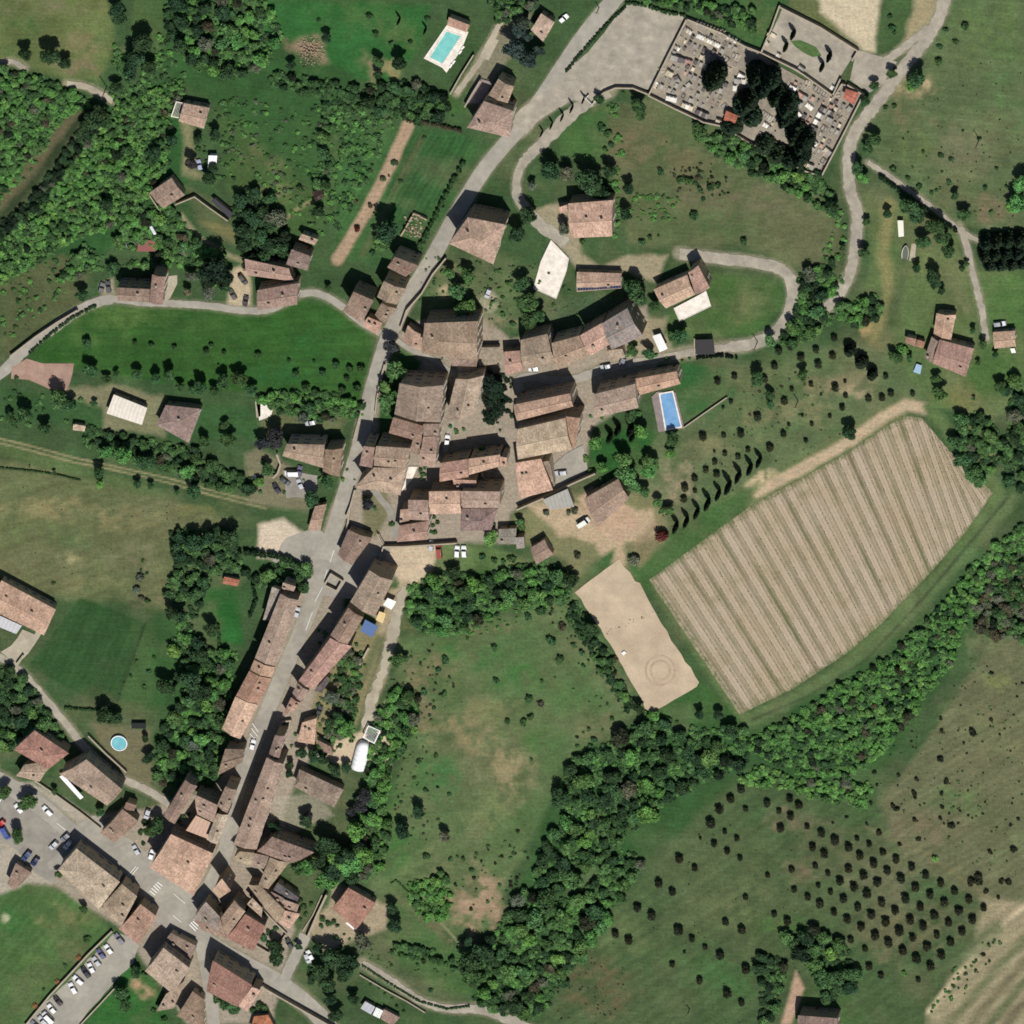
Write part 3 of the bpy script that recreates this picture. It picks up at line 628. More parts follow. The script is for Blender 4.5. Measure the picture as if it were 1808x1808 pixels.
# overall unevenness of the cover (green against dry)
t = np.clip((NP - 0.5) * 2.2, -1, 1)[..., None]
grassy = np.clip((COL[..., 1:2] / (COL[..., 0:1] + 1e-6) - 0.92) * 4, 0, 1)
COL *= 1 + grassy * t * np.array([0.16, 0.02, 0.10]) + (grassy * np.clip((NQ - 0.5) * 2, -1, 1)[..., None]) * 0.22
COL *= 1 + grassy * np.clip((NR - 0.5) * 2, -1, 1)[..., None] * 0.16
lum = COL.mean(-1, keepdims=True)
COL *= 1 + grassy * np.array([.03, .03, .05])
COL = np.clip(COL, 0.004, 0.8)

ny, nx = GX.shape
V = np.stack([GX, GY, np.zeros_like(GX)], -1).reshape(-1, 3).astype(np.float32)
idx = np.arange(nx * ny).reshape(ny, nx)
Fq = np.stack([idx[:-1, :-1], idx[:-1, 1:], idx[1:, 1:], idx[1:, :-1]], -1).reshape(-1, 4).astype(np.int32)
def np_mesh(name, V, Fq, material, col=None, attr='cover', parent=None):
    me = bpy.data.meshes.new(name); k = Fq.shape[1]
    me.vertices.add(len(V)); me.vertices.foreach_set('co', V.astype(np.float32).ravel())
    me.loops.add(len(Fq) * k); me.loops.foreach_set('vertex_index', Fq.astype(np.int32).ravel())
    me.polygons.add(len(Fq)); me.polygons.foreach_set('loop_start', np.arange(0, len(Fq) * k, k, dtype=np.int32))
    me.update(calc_edges=True); me.validate()
    if col is not None:
        a = me.attributes.new(attr, 'FLOAT_COLOR', 'POINT')
        a.data.foreach_set('color', np.concatenate([col, np.ones((len(col), 1))], 1).astype(np.float32).ravel())
    me.materials.append(MATS[material]); o = link(bpy.data.objects.new(name, me)); o.parent = parent
    return o
ground = np_mesh('ground', V, Fq, 'ground', COL.reshape(-1, 3))
tag(ground, kind='structure')


# painted markings
mk = _lay[0] + 0.02
def marks(name, quads):
    v, f = [], []
    for (x0, y0, x1, y1, wd) in quads:
        a, b = W(x0, y0), W(x1, y1); d = (b - a).normalized(); nn = Vector((-d.y, d.x, 0)) * wd * MPP / 2
        k = len(v); v += [a - nn, b - nn, b + nn, a + nn]; f.append((k, k + 1, k + 2, k + 3))
    v = [q + Vector((0, 0, mk)) for q in v]
    return tag(mesh(name, v, f, 'road_paint'), kind='structure')
def eb(pairs, wd=2.0, reg='M'): return [P(reg, a, b) + P(reg, c, d) + (wd,) for a, b, c, d in pairs]
marks('crosswalk_marking', eb([(1040, 880, 1078, 912), (1052, 862, 1090, 895), (1066, 845, 1102, 880), (1078, 832, 1115, 866), (1092, 820, 1128, 848)], 2.2))
marks('crosswalk_marking', eb([(1315, 1115, 1360, 1160), (1325, 1100, 1372, 1148), (1338, 1090, 1380, 1128), (1345, 1078, 1385, 1112)], 2.2))
marks('lane_marking', eb([(1205, 900, 1285, 968), (395, 412, 455, 458), (1200, 1050, 1260, 1100), (890, 775, 945, 710), (905, 785, 960, 715)], 1.3))
marks('parking_bay_marking', eb([(150, 1495, 195, 1570), (130, 1535, 185, 1600), (345, 575, 425, 690), (330, 640, 415, 750), (310, 710, 390, 800)][:0] or [(345, 575, 425, 690), (330, 640, 415, 750), (310, 710, 390, 800)], 1.3, 'd'))
marks('lane_marking', [p + q + (1.0,) for p, q in zip(pp('590,970 578,1005 570,1035 552,1080'), pp('583,992 572,1025 556,1062 540,1112'))])
# ---------------------------------------------------------------- buildings
TILE = dict(brown=(150, 128, 110), tan=(168, 150, 126), pink=(180, 150, 125), peach=(202, 168, 138), red=(166, 126, 104), dark=(126, 108, 98), grey=(150, 144, 132),
            lite=(186, 168, 140), orange=(190, 116, 82), white=(236, 230, 220), mauve=(150, 130, 115), slate=(96, 96, 100), tin=(158, 154, 144))
WALLC = [(166, 150, 126), (152, 138, 116), (172, 160, 138), (144, 130, 110), (178, 162, 136), (158, 142, 120)]
SHUT = [(92, 108, 112), (110, 74, 56), (84, 100, 84), (132, 120, 104), (74, 86, 104)]
_zfix = [0]
def roof_faces(c, he, kind, pitch, hips, th=0.16):
    """c: 4 world eave corners; returns list of (3-4 verts, eave_a, eave_b) slopes and ridge end points"""
    c0, c1, c2, c3 = c
    w0, w1 = (c3 - c0).length, (c2 - c1).length
    if kind == 'flat':
        return [(c0, c1, c2, c3)], None, 0
    if kind == 'shed':
        r = pitch * (w0 + w1) / 2; u = Vector((0, 0, r))
        return [(c3, c2, c1 + u, c0 + u)], (c0 + u, c1 + u), r
    m0, m1 = (c0 + c3) / 2, (c1 + c2) / 2; rise = pitch * (w0 + w1) / 4; u = Vector((0, 0, rise)); L = (m1 - m0).length
    d = (m1 - m0).normalized()
    r0 = m0 + u + d * (min(hips[0] * w0 / 2, L * 0.49)); r1 = m1 + u - d * (min(hips[1] * w1 / 2, L * 0.49))
    fs = [(c0, c1, r1, r0), (c2, c3, r0, r1)]
    if hips[0]: fs.append((c3, c0, r0))
    if hips[1]: fs.append((c1, c2, r1))
    return fs, (r0, r1), rise

def orient(c):
    a = sum(c[i].x * c[(i + 1) % 4].y - c[(i + 1) % 4].x * c[i].y for i in range(4))
    return a > 0

def slab_mesh(name, fs, th, material, parent, color):
    """each slope a slab of thickness th, uv: u along its lower edge, v up the slope, metres"""
    v, f, uv = [], [], []
    for q in fs:
        q = [Vector(p) for p in q]; n = (q[1] - q[0]).cross(q[2] - q[0]).normalized()
        if n.z < 0: q = [q[1], q[0]] + q[2:][::-1]; n = -n
        e = (q[1] - q[0]).normalized(); g = n.cross(e); o = q[0]
        k = len(v); m = len(q); v += q + [p - Vector((0, 0, th)) for p in q]
        t = tuple(range(k, k + m)); f.append(t); uv += [((v[i] - o).dot(e), (v[i] - o).dot(g)) for i in t]
        t = tuple(range(k + 2 * m - 1, k + m - 1, -1)); f.append(t); uv += [((v[i] - o).dot(e), (v[i] - o).dot(g)) for i in t]
        for i in range(m):
            j = (i + 1) % m; t = (k + i, k + m + i, k + m + j, k + j); f.append(t); uv += [(0.1, 0.1)] * 4
    o = mesh(name, v, f, material, parent, uvs=uv); o.color = L4(color); return o

def add_window(root, a, d, n, x, z, ww, hh, shut, inst):
    """window frame with open shutters and its pane on the wall that starts at a, runs along d, faces n"""
    p = a + d * x + n * 0.03; rz = math.atan2(d.y, d.x)
    m = MB()
    def bx(dx, dz, sx, sz, off, dep): 
        q = p + d * dx + n * off; m.box(q.x, q.y, z + dz, sx, dep, sz, rz)
    bx(0, hh / 2 + .05, ww + .2, .1, .03, .1); bx(0, -hh / 2 - .05, ww + .3, .1, .06, .16)
    bx(-ww / 2 - .05, 0, .1, hh, .03, .1); bx(ww / 2 + .05, 0, .1, hh, .03, .1); bx(0, 0, .06, hh, .03, .06)
    fr = m.build('window', 'shutter', root, color=(206, 200, 188))
    g = MB(); q = p + n * 0.0; g.box(q.x, q.y, z, ww, .03, hh, rz); g.build('pane', 'glass_dark', fr)
    for s in (-1, 1):
        g = MB(); q = p + d * s * (ww * .75 + .12) + n * .03; g.box(q.x, q.y, z, ww / 2, .05, hh, rz); g.build('shutter', 'shutter', fr, color=shut)
def add_door(root, a, d, n, x, ww, hh, col):
    p = a + d * x + n * 0.04; rz = math.atan2(d.y, d.x)
    m = MB(); m.box(p.x, p.y, hh / 2, ww, .08, hh, rz); o = m.build('door', 'shutter', root, color=col)
    q = p + d * ww * .35 + n * .06; MB().box(q.x, q.y, 1.05, .1, .06, .05, rz).build('handle', 'chrome', o)

def building(reg, pts, kind, he, color, label, name='house', cat='house', pitch=0.3, hips=(0, 0), wall=None, chim=None, over=0.3, win=True, wallmat='plaster', roofmat='roof_tiles', group='houses of the village', z0=0.0, door=True):
    r = random.Random(label)
    if he >= 5.5: he *= 1.27 if 'castle' not in label else 1.1
    c = [W(*q, he) for q in PL(reg, pts)] if isinstance(pts, str) else [W(*q, he) for q in pts]
    _zfix[0] += 1; he2 = (_zfix[0] * 37 % 23) * 0.003
    for q in c: q.z = he + he2
    ctr = sum(c, Vector()) / 4
    root = empty(name, (ctr.x, ctr.y, 0)); root['label'] = label; root['category'] = cat
    if group: root['group'] = group
    base = Vector((ctr.x, ctr.y, 0)); c = [q - base for q in c]
    flat = kind == 'flat'
    if kind == 'hip': hips = (1, 1) if hips == (0, 0) else hips; kind = 'gable'
    col = TILE[color] if isinstance(color, str) else color
    if roofmat == 'roof_tiles':
        g_ = sum(col) / 3; col = (col[0] * 1.035, col[1] * .995, col[2] * 1.0); col = tuple((g_ + (x - g_) * .8) * .93 for x in col)
    j = r.uniform(-7, 7); col = tuple(max(8, x + j + r.uniform(-3, 3)) for x in col)
    ccw = orient(c)
    # walls, set back under the eaves
    ctr2 = sum(c, Vector()) / 4; wq = []
    for i in range(4):
        a, b, d = c[i - 1], c[i], c[(i + 1) % 4]
        e1 = (b - a).normalized(); e2 = (d - b).normalized(); n1 = Vector((e1.y, -e1.x, 0)); n2 = Vector((e2.y, -e2.x, 0))
        if not ccw: n1, n2 = -n1, -n2
        k = 1 + n1.dot(n2); wq.append(b - (n1 + n2) * over / max(k, 0.4))
    fs, ridge, rise = roof_faces(c, he, kind, pitch, hips)
    wfs, wr, wrise = roof_faces(wq, he, kind, pitch, hips)
    wc = wall or r.choice(WALLC); th = 0.16
    v = [(q.x, q.y, z0) for q in wq] + [(q.x, q.y, q.z - th - .01) for q in wq]; f = [(i, (i + 1) % 4, 4 + (i + 1) % 4, 4 + i) for i in range(4)]
    if kind == 'shed':
        v[4] = (wq[0].x, wq[0].y, wq[0].z + wrise - th - .01); v[5] = (wq[1].x, wq[1].y, wq[1].z + wrise - th - .01)
    if kind == 'gable':
        for h_, (i, jx), rp in ((hips[0], (0, 3), 0), (hips[1], (1, 2), 1)):
            if not h_:
                v.append((wr[rp].x, wr[rp].y, wr[rp].z - th - .01)); f.append((4 + i, 4 + jx, len(v) - 1))
    f.append((4, 5, 6, 7))
    wo = mesh('wall', v, f, wallmat, root); wo.color = L4(wc)
    if flat:
        ro = slab_mesh('roof', [tuple(c)], 0.2, roofmat, root, col)
    else:
        ro = slab_mesh('roof', fs, th, roofmat, root, col)
        if ridge and kind == 'gable' and roofmat == 'roof_tiles' and (ridge[1] - ridge[0]).length > 1.5:
            a, b = ridge; m = MB(); m.tube(a + Vector((0, 0, .02)), b + Vector((0, 0, .02)), .12, n=6)
            for h_, cc, rp in ((hips[0], (c[3], c[0]), a), (hips[1], (c[1], c[2]), b)):
                if h_:
                    for q in cc: m.tube(q + Vector((0, 0, .02)), rp + Vector((0, 0, .02)), .11, n=6)
            m.build('ridge_cap', 'plaster', ro, color=tuple(min(235, x * 1.16) for x in col))
    L = [(c[(i + 1) % 4] - c[i]).length for i in range(4)]
    # chimneys
    n_ch = chim if chim is not None else (0 if he < 2.9 or flat or name != 'house' else r.choice((1, 1, 2)))
    for _ in range(n_ch):
        s, t = r.uniform(.15, .85), r.choice((r.uniform(.25, .42), r.uniform(.6, .75)))
        q = (c[0].lerp(c[1], s)).lerp(c[3].lerp(c[2], s), t)
        zz = he + (rise * (1 - abs(2 * t - 1)) if kind == 'gable' else rise * (1 - t))
        rz = math.atan2((c[1] - c[0]).y, (c[1] - c[0]).x); hgt = r.uniform(.9, 1.3)
        m = MB(); m.box(q.x, q.y, zz + hgt / 2 - .3, .75, .5, hgt + .4, rz)
        ch = m.build('chimney', 'plaster', ro, color=(158, 140, 120))
        MB().box(q.x, q.y, zz + hgt - .06, .9, .64, .1, rz).box(q.x, q.y, zz + hgt + .18, .8, .5, .06, rz).build('chimney_cap', 'plaster', ch, color=(206, 198, 184)) if False else None
        m2 = MB(); m2.box(q.x, q.y, zz + hgt + .0, .92, .66, .09, rz); m2.tube((q.x, q.y, zz + hgt), (q.x, q.y, zz + hgt + .35), .13, .11)
        cp = m2.build('chimney_cap', 'plaster', ro, color=(170, 156, 138))
    # openings on the walls turned to the viewer's side
    if win and he >= 2.9:
        done = False
        for i in range(4):
            a, b = wq[i], wq[(i + 1) % 4]; d = (b - a); ln = d.length
            if ln < 3.2: continue
            d.normalize(); n = Vector((d.y, -d.x, 0)) * (1 if ccw else -1)
            if n.x * AX + n.y * AY < -0.2: continue
            floors = max(1, int((he - .6) // 2.7)); cols = min(6, max(1, int(ln // 3.4)))
            sh = r.choice(SHUT)
            a0 = Vector((a.x, a.y, 0))
            dcol = -1 if done or not door else r.randrange(cols); done = True
            for fl in range(floors):
                for k in range(cols):
                    x = ln * (k + .5) / cols
                    if fl == 0 and k == dcol: add_door(root, a0, d, n, x, 1.0, 2.1, r.choice(SHUT)); continue
                    if r.random() < .22: continue
                    add_window(root, a0, d, n, x, 1.55 + fl * 2.75, .85, 1.25 if fl < 3 else .8, sh, None)
    return root
HB = building
HB('k', '705,350 962,398 905,605 652,532', 'gable', 3.8, 'pink', 'small pink tiled house with a pale pergola at its west end')
HB('k', '360,1245 580,1095 715,1268 500,1402', 'gable', 4.3, 'mauve', 'brown tiled house in the garden below the white container', pitch=.2)
HB('k', '975,1325 1010,1300 1195,1450 1160,1500', 'flat', 2.3, (58, 60, 66), 'low dark sheet roofed shed behind a long garden wall', name='shed', cat='shed', roofmat='metal_roof', win=False)
HB('B', '1350,108 1497,165 1470,225 1333,175', 'shed', 2.6, 'pink', 'open fronted brown tiled pool house at the turquoise pool', name='pool_house', cat='pool house', win=False)
HB('B', '1800,600 1755,715 1620,660 1690,548', 'gable', 5.6, 'tan', 'square tan roofed house just above the hipped roof house by the road')
HB('B', '1590,702 1795,770 1768,955 1472,885', 'hip', 7, 'tan', 'large hipped roof house at the road junction with a purple terrace')
HB('B', '1478,1508 1742,1560 1655,1835 1345,1690', 'hip', 9.5, 'pink', 'tall square hipped roof house beside the main road near the fork to the north', hips=(.8, .8))
HB('B', '325,1622 440,1662 415,1702 305,1662', 'gable', 4, 'lite', 'tiny pale roofed annexe behind the dirt strip house', name='house')
HB('p', '515,440 550,453 543,478 505,467', 'gable', 5.5, 'mauve', 'dark roofed cottage at the lower end of the bare dirt strip')
HB('p', '551,340 566,332 573,347 558,356', 'gable', 2.2, (70, 56, 48), 'tiny dark wooden hut alone at the end of a garden path', name='garden_hut', cat='hut', win=False)
HB('C', '218,92 312,155 232,290 146,207', 'gable', 4, 'lite', 'tan roofed house among trees by the road above the junction', pitch=.2)
HB('C', '405,1412 718,1388 712,1640 430,1652', 'gable', 6, 'peach', 'pale pink roofed house with two large trees behind it')
HB('C', '340,1432 402,1412 412,1468 350,1482', 'shed', 3, 'peach', 'small pink lean-to at the corner of the pale pink roofed house', name='annexe', cat='annexe', win=False)
SOL = HB('G', '465,118 775,128 776,232 466,256', 'gable', 3.3, 'pink', 'low tiled house with a strip of solar panels along its roof')
HB('G', '998,240 1232,138 1288,275 1083,372', 'gable', 5.2, 'peach', 'pink roofed villa with a white terrace inside the lane loop')
HB('G', '1308,72 1388,228 1290,278 1238,122', 'gable', 5.8, 'pink', 'east wing of the villa with the white terrace, ridge turned across', name='house')
HB('G', '75,590 262,548 326,765 92,792', 'gable', 7.5, 'tan', 'west end house of the long terraced row north of the church')
HB('G', '-42,672 72,664 94,800 -22,832', 'gable', 5, 'pink', 'pink roofed low house west of the long terraced row')
HB('G', '290,612 482,560 560,692 330,800', 'gable', 7.5, 'tan', 'second house of the terraced row north of the church, tan roof')
HB('G', '486,560 640,472 710,612 562,700', 'gable', 8, 'peach', 'bright peach roofed house in the middle of the terraced row')
HB('G', '642,474 816,370 926,560 708,658', 'gable', 8.2, 'grey', 'grey brown roofed house at the east end of the terraced row')
HB('G', '668,652 785,640 805,712 690,735', 'shed', 4, 'tan', 'low back kitchen against the south side of the terraced row', name='annexe', cat='annexe', win=False)
HB('G', '590,966 870,895 895,1062 588,1132', 'gable', 8.5, 'tan', 'long tan roofed building east of the church apse')
HB('G', '868,860 1160,808 1186,895 904,972', 'gable', 5.6, 'peach', 'pale pink roofed wing beside the blue swimming pool')
# church
HB('b', '350,712 1108,560 1148,735 398,930', 'gable', 8.8, 'pink', 'north aisle of the church with a dark shaded wall', name='church_aisle', cat='church', wall=(150, 138, 120), chim=0, group=None)
HB('b', '392,1040 1042,888 1130,1300 410,1440', 'gable', 10.5, 'lite', 'main nave of the village church, the largest roof in the centre', name='church', cat='church', wall=(160, 146, 124), chim=0, group=None)
HB('b', '1042,868 1240,890 1172,1290 1075,1300', 'gable', 8.6, 'pink', 'sloping tiled roof of the apse at the east end of the church', name='apse', cat='church', hips=(0.0, 1), wall=(160, 146, 124), chim=0, group=None, pitch=.22)
HB('G', '40,1432 222,1402 300,1632 70,1692', 'shed', 6, 'peach', 'broad orange pink mottled roof just south of the church nave', pitch=.1)
HB('b', '735,1422 850,1400 902,1790 832,1808', 'shed', 4, 'mauve', 'narrow lean-to along the parking court south of the church', name='annexe', cat='annexe', win=False)
HB('a', '735,282 1108,228 1112,468 725,532', 'gable', 7, 'pink', 'west house of the row across the lane from the pink mottled roof')
HB('a', '1112,226 1530,170 1512,330 1114,440', 'gable', 7.4, 'peach', 'east house of that row with a ruined yard on its south side')
HB('a', '900,492 1215,505 1215,602 930,632', 'shed', 5.6, 'pink', 'pink lean-to house with a mottled roof at the middle of the lane', pitch=.15)
HB('a', '1532,190 1625,205 1612,332 1520,322', 'shed', 6.5, 'peach', 'narrow pink roofed house next to the church lane', pitch=.12)
HB('a', '305,772 574,776 590,1048 322,1034', 'gable', 7.5, 'tan', 'brown roofed corner house at the top of the shaded lane')
HB('a', '206,892 308,886 330,1040 190,1112', 'shed', 6, 'pink', 'little pink roof stepping out into the shaded lane', pitch=.1)
HB('a', '190,1112 588,1050 560,1300 160,1332', 'hip', 7, 'pink', 'pink hipped house overlooking the village square', hips=(.9, 0))
HB('a', '582,660 1004,652 1010,958 602,962', 'gable', 8, 'peach', 'house with a dark upper slope and a bright lower slope in the southern row')
HB('a', '1004,656 1530,662 1522,880 1030,878', 'gable', 8.6, 'tan', 'long brown roofed house at the east end of the southern row', pitch=.22)
HB('a', '1010,888 1508,884 1410,1172 1000,1186', 'hip', 6.6, 'mauve', 'purplish hipped roof in front of the long brown roofed house')
HB('a', '1510,1162 1745,1152 1746,1362 1512,1362', 'gable', 3.4, 'grey', 'small grey roofed stone house south of the southern row', pitch=.2)
HB('c', '240,945 350,940 350,1110 242,1122', 'shed', 3, 'grey', 'pale lean-to on the small grey roofed stone house', name='annexe', cat='annexe', win=False)
HB('c', '425,1110 612,998 735,1195 510,1332', 'gable', 3.8, 'brown', 'dark brown roofed hut at the edge of the wood below the farm yard', name='house', chim=0)
HB('c', '590,468 922,318 1010,560 690,602', 'shed', 4, 'tin', 'flat grey tin roofed barn beside the yard with pale gravel', name='barn', cat='barn', roofmat='metal_roof', pitch=.06, win=False)
HB('c', '1138,455 1598,192 1742,448 1326,828', 'gable', 5, 'tan', 'long pink roofed barn at the farm yard above the sand arena', name='barn', cat='barn', pitch=.24)
HB('p', '432,457 510,474 520,497 436,486', 'gable', 5.4, 'pink', 'pink roofed row house above the green meadow, upper one')
HB('F', '15,246 302,196 294,346 18,384', 'gable', 6, 'brown', 'long brown roofed farmhouse right at the top edge of the green meadow')
HB('F', '686,256 826,316 740,472 609,388', 'gable', 8.3, 'brown', 'tall brown roofed house where the meadow lane meets the road')
HB('F', '1052,236 985,346 848,292 895,180', 'gable', 8, 'tan', 'tan roofed house with its ridge pointing down the road')
HB('F', '970,12 1140,76 1045,152 918,86', 'gable', 8, 'brown', 'uppermost roof of the cluster west of the road')
HB('F', '990,372 900,474 832,416 880,335', 'gable', 6.4, 'brown', 'low brown roof wedged in the middle of the cluster west of the road')
HB('F', '785,430 886,472 850,556 744,486', 'gable', 4.5, 'peach', 'small pink roof at the meadow corner by the road')
HB('F', '1166,555 1155,672 1025,590 1062,488', 'gable', 4, 'pink', 'small two sloped pink roof on the corner opposite the meadow')
HB('F', '1177,474 1550,460 1546,735 1160,686', 'gable', 9, 'tan', 'very large roof with a hipped west end north of the shaded alley', hips=(1, 0))
HB('F', '1366,690 1546,690 1540,775 1366,770', 'shed', 6.5, 'brown', 'brown back wing of the very large roof', pitch=.12)
HB('F', '1405,777 1540,781 1535,838 1404,832', 'shed', 4.4, 'peach', 'bright little pink roof over the archway alley', pitch=.12)
HB('F', '1560,642 1700,640 1680,758 1552,772', 'flat', 3, (124, 118, 108), 'grey flat roof terrace east of the very large roof', name='annexe', cat='annexe', roofmat='stone_wall', win=False)
HB('F', '1080,830 1166,850 1160,890 1078,886', 'shed', 4, 'mauve', 'tiny mauve roofed shed under the shaded alley', name='shed', cat='shed', win=False)
HB('F', '1310,905 1290,1162 968,1106 1004,890', 'gable', 9, 'brown', 'big double roof house with its ridge running north to south')
HB('F', '960,1126 1168,1186 1158,1300 930,1236', 'gable', 7, 'brown', 'brown roof joining the big double roof to the road')
HB('F', '1170,1170 1288,1168 1275,1255 1168,1255', 'shed', 8.2, 'brown', 'flat looking brown roof south of the big double roof', pitch=.08)
HB('F', '1168,1262 1272,1258 1256,1474 1142,1462', 'gable', 7, 'pink', 'narrow salmon roof above the pale stone courtyard')
HB('F', '1097,1276 1160,1282 1142,1386 1078,1372', 'shed', 6, 'brown', 'dark strip roof beside the narrow salmon roof', pitch=.1)
HB('F', '1586,838 1536,1092 1318,1166 1394,860', 'gable', 8, 'tan', 'fan shaped tan roof beside the huge dark tree')
HB('F', '842,1326 1080,1342 1052,1482 826,1462', 'gable', 9.6, 'tan', 'raised rear roof of the manor beside the main road')
HB('F', '826,1475 1050,1480 1010,1668 692,1612', 'hip', 8.8, 'lite', 'manor by the main road with a pale hipped front slope', hips=(.9, .9))
HB('F', '758,1318 836,1328 815,1478 724,1462', 'shed', 8.4, 'brown', 'street side wing of the manor', pitch=.12)
HB('F', '220,1312 484,1317 476,1480 192,1396', 'gable', 7, 'tan', 'house with a pale front slope above the yard of parked vans')
HB('F', '608,1342 590,1540 470,1500 488,1348', 'gable', 6.5, 'brown', 'brown roofed roadside house next to the yard of parked vans')
HB('p', '556,894 577,890 566,936 543,938', 'gable', 3.2, 'pink', 'narrow pink roofed garage on the west verge of the road', name='garage', cat='garage')
HB('E', '805,226 1044,238 1040,330 822,318', 'gable', 7, 'brown', 'long brown roofed farmhouse at the bend of the meadow lane')
HB('E', '1150,152 1128,346 1036,332 1056,136', 'gable', 8, 'brown', 'cross wing at the east end of the lane bend farmhouse')
HB('E', '790,968 1022,1062 985,1180 740,1100', 'gable', 3.2, (226, 216, 204), 'white roofed hangar in the gardens below the meadow', name='hangar', cat='hangar', roofmat='metal_roof', pitch=.1, chim=0)
HB('E', '1150,1042 1400,1070 1310,1306 1086,1180', 'hip', 4.4, 'mauve', 'brown hipped bungalow next to the white roofed hangar')
HB('E', '510,1172 596,1186 586,1226 504,1216', 'shed', 2.2, 'lite', 'little cream roofed garden shed beside the hedge', name='shed', cat='shed', win=False, pitch=.1)
HB('H', '1336,416 1302,590 1180,546 1200,404', 'gable', 4, 'peach', 'north wing of the eastern farmhouse, pale pink roof')
HB('H', '1222,588 1462,652 1402,846 1172,752', 'gable', 4.6, 'pink', 'main pink roofed block of the eastern farmhouse above the vineyard')
HB('H', '1234,606 1190,752 1116,716 1168,566', 'gable', 4.1, 'mauve', 'west wing of the eastern farmhouse')
HB('H', '990,564 1062,580 1050,636 984,608', 'shed', 2.9, 'red', 'small red roofed hut west of the eastern farmhouse', name='shed', cat='shed', win=False, pitch=.15)
HB('H', '1068,586 1122,602 1108,650 1056,634', 'shed', 2.3, 'red', 'lower reddish lean-to between the hut and the eastern farmhouse', name='shed', cat='shed', win=False, pitch=.1)
HB('H', '1592,536 1746,526 1752,636 1604,650', 'gable', 3.2, 'pink', 'two tone pink roofed garage at the end of the concrete drive', name='garage', cat='garage')
HB('h', '1598,618 1702,652 1662,745 1572,690', 'gable', 3.2, (190, 104, 84), 'small red roofed chapel in the east corner of the cemetery', name='chapel', cat='chapel', chim=0)
HB('h', '642,792 738,832 712,898 622,868', 'gable', 2.9, 'orange', 'orange roofed family vault between the dark cemetery trees', name='vault', cat='tomb', chim=0, win=False)
HB('I', '10,490 388,692 306,872 -92,680', 'gable', 5, 'peach', 'large pale farmhouse cut by the left edge of the photo')
HB('I', '-30,722 152,805 112,862 -66,790', 'flat', 2.7, (196, 196, 198), 'grey white glazed veranda on the large pale farmhouse', name='veranda', cat='veranda', roofmat='metal_roof', win=False)
HB('I', '1556,464 1666,486 1650,532 1544,512', 'gable', 2.4, 'orange', 'orange roofed garden shed hidden among trees', name='shed', cat='shed', win=False)
HB('I', '240,1532 478,1690 335,1802 94,1664', 'hip', 5.6, 'red', 'red tiled hipped house beside the narrow lane')
HB('p', '43,1350 92,1343 70,1380 28,1370', 'gable', 5, 'lite', 'tan roofed front part of the red tiled hipped house')
HB('M', '600,-28 850,182 742,292 412,72', 'gable', 7.5, 'tan', 'broad tan roofed hall with a long white canopy in its yard')
HB('M', '850,316 962,402 792,548 692,482', 'gable', 5.2, 'brown', 'weathered roof with broken tiles beside the wide village street', chim=2)
HB('M', '880,258 952,282 930,330 858,318', 'shed', 4, 'mauve', 'small mauve roof behind the weathered broken roof', name='annexe', cat='annexe', win=False)
HB('e', '815,212 515,716 368,606 655,128', 'gable', 8, 'brown', 'long brown roof slanting down to the garden with the poplar scrub')
HB('e', '782,322 1090,466 1042,700 818,590', 'gable', 8.2, 'tan', 'tan roofed middle building around the pink inner court')
HB('e', '800,602 1044,716 955,912 664,800', 'flat', 5.6, (206, 172, 146), 'smooth pale pink flat roof of the inner court', name='annexe', cat='annexe', roofmat='metal_roof', win=False)
HB('e', '1352,262 1216,572 1080,470 1190,214', 'gable', 8, 'brown', 'roof at the top of the block on the west side of the narrow street')
HB('e', '1236,590 1086,986 940,920 1080,572', 'gable', 7.6, 'lite', 'pale roof along the narrow street, lower half of that block')
HB('e', '466,850 1032,1110 768,1672 180,1290', 'gable', 8.6, 'peach', 'huge house with a bright salmon front slope facing the crossing')
HB('M', '530,590 832,822 684,1014 400,738', 'hip', 7, 'lite', 'long hipped building between the park and the street')
HB('M', '846,836 952,922 842,1130 692,1004', 'hip', 6.6, 'tan', 'pyramid roofed house joined to the long hipped building')
HB('M', '976,976 1086,1060 962,1260 824,1148', 'gable', 6, 'pink', 'smooth pink roofed house at the head of the car park', pitch=.18)
HB('e', '1148,1428 1268,1592 1112,1702 1020,1590', 'shed', 10.4, 'peach', 'square castle tower with a pale roof surrounded by deep shade', name='castle_tower', cat='tower', pitch=.1, wall=(150, 136, 114), group='roofs of the old castle')
HB('f', '930,180 1120,385 1105,560 755,398', 'gable', 7.4, 'grey', 'west wing of the old castle facing the crossing', pitch=.18, group='roofs of the old castle')
HB('f', '1125,392 1215,655 870,560 760,402', 'shed', 6.6, 'tan', 'low south front of the old castle on the street', pitch=.1, group='roofs of the old castle')
HB('f', '1456,308 1208,652 1128,398 1312,162', 'gable', 8.6, 'tan', 'east wing of the old castle with a mottled brown roof', pitch=.2, group='roofs of the old castle')
HB('f', '1452,345 1726,508 1560,842 1204,662', 'gable', 7.8, 'red', 'smooth red brown roof attached to the old castle', group='roofs of the old castle')
HB('d', '780,746 696,1066 560,992 646,734', 'gable', 8, 'mauve', 'mauve roof at the upper end of the long narrow street row')
HB('p', '501,1349 453,1500 412,1491 471,1337', 'gable', 9.4, 'tan', 'very long roof with many chimneys lining the narrow shaded street', chim=5)
HB('J', '322,520 388,546 332,772 252,764', 'shed', 5, 'grey', 'smooth grey pink roof behind the long roadside row', pitch=.12)
HB('J', '392,502 482,530 466,566 384,546', 'shed', 5.6, 'tan', 'small roof at the upper tip of the long roadside row', pitch=.12)
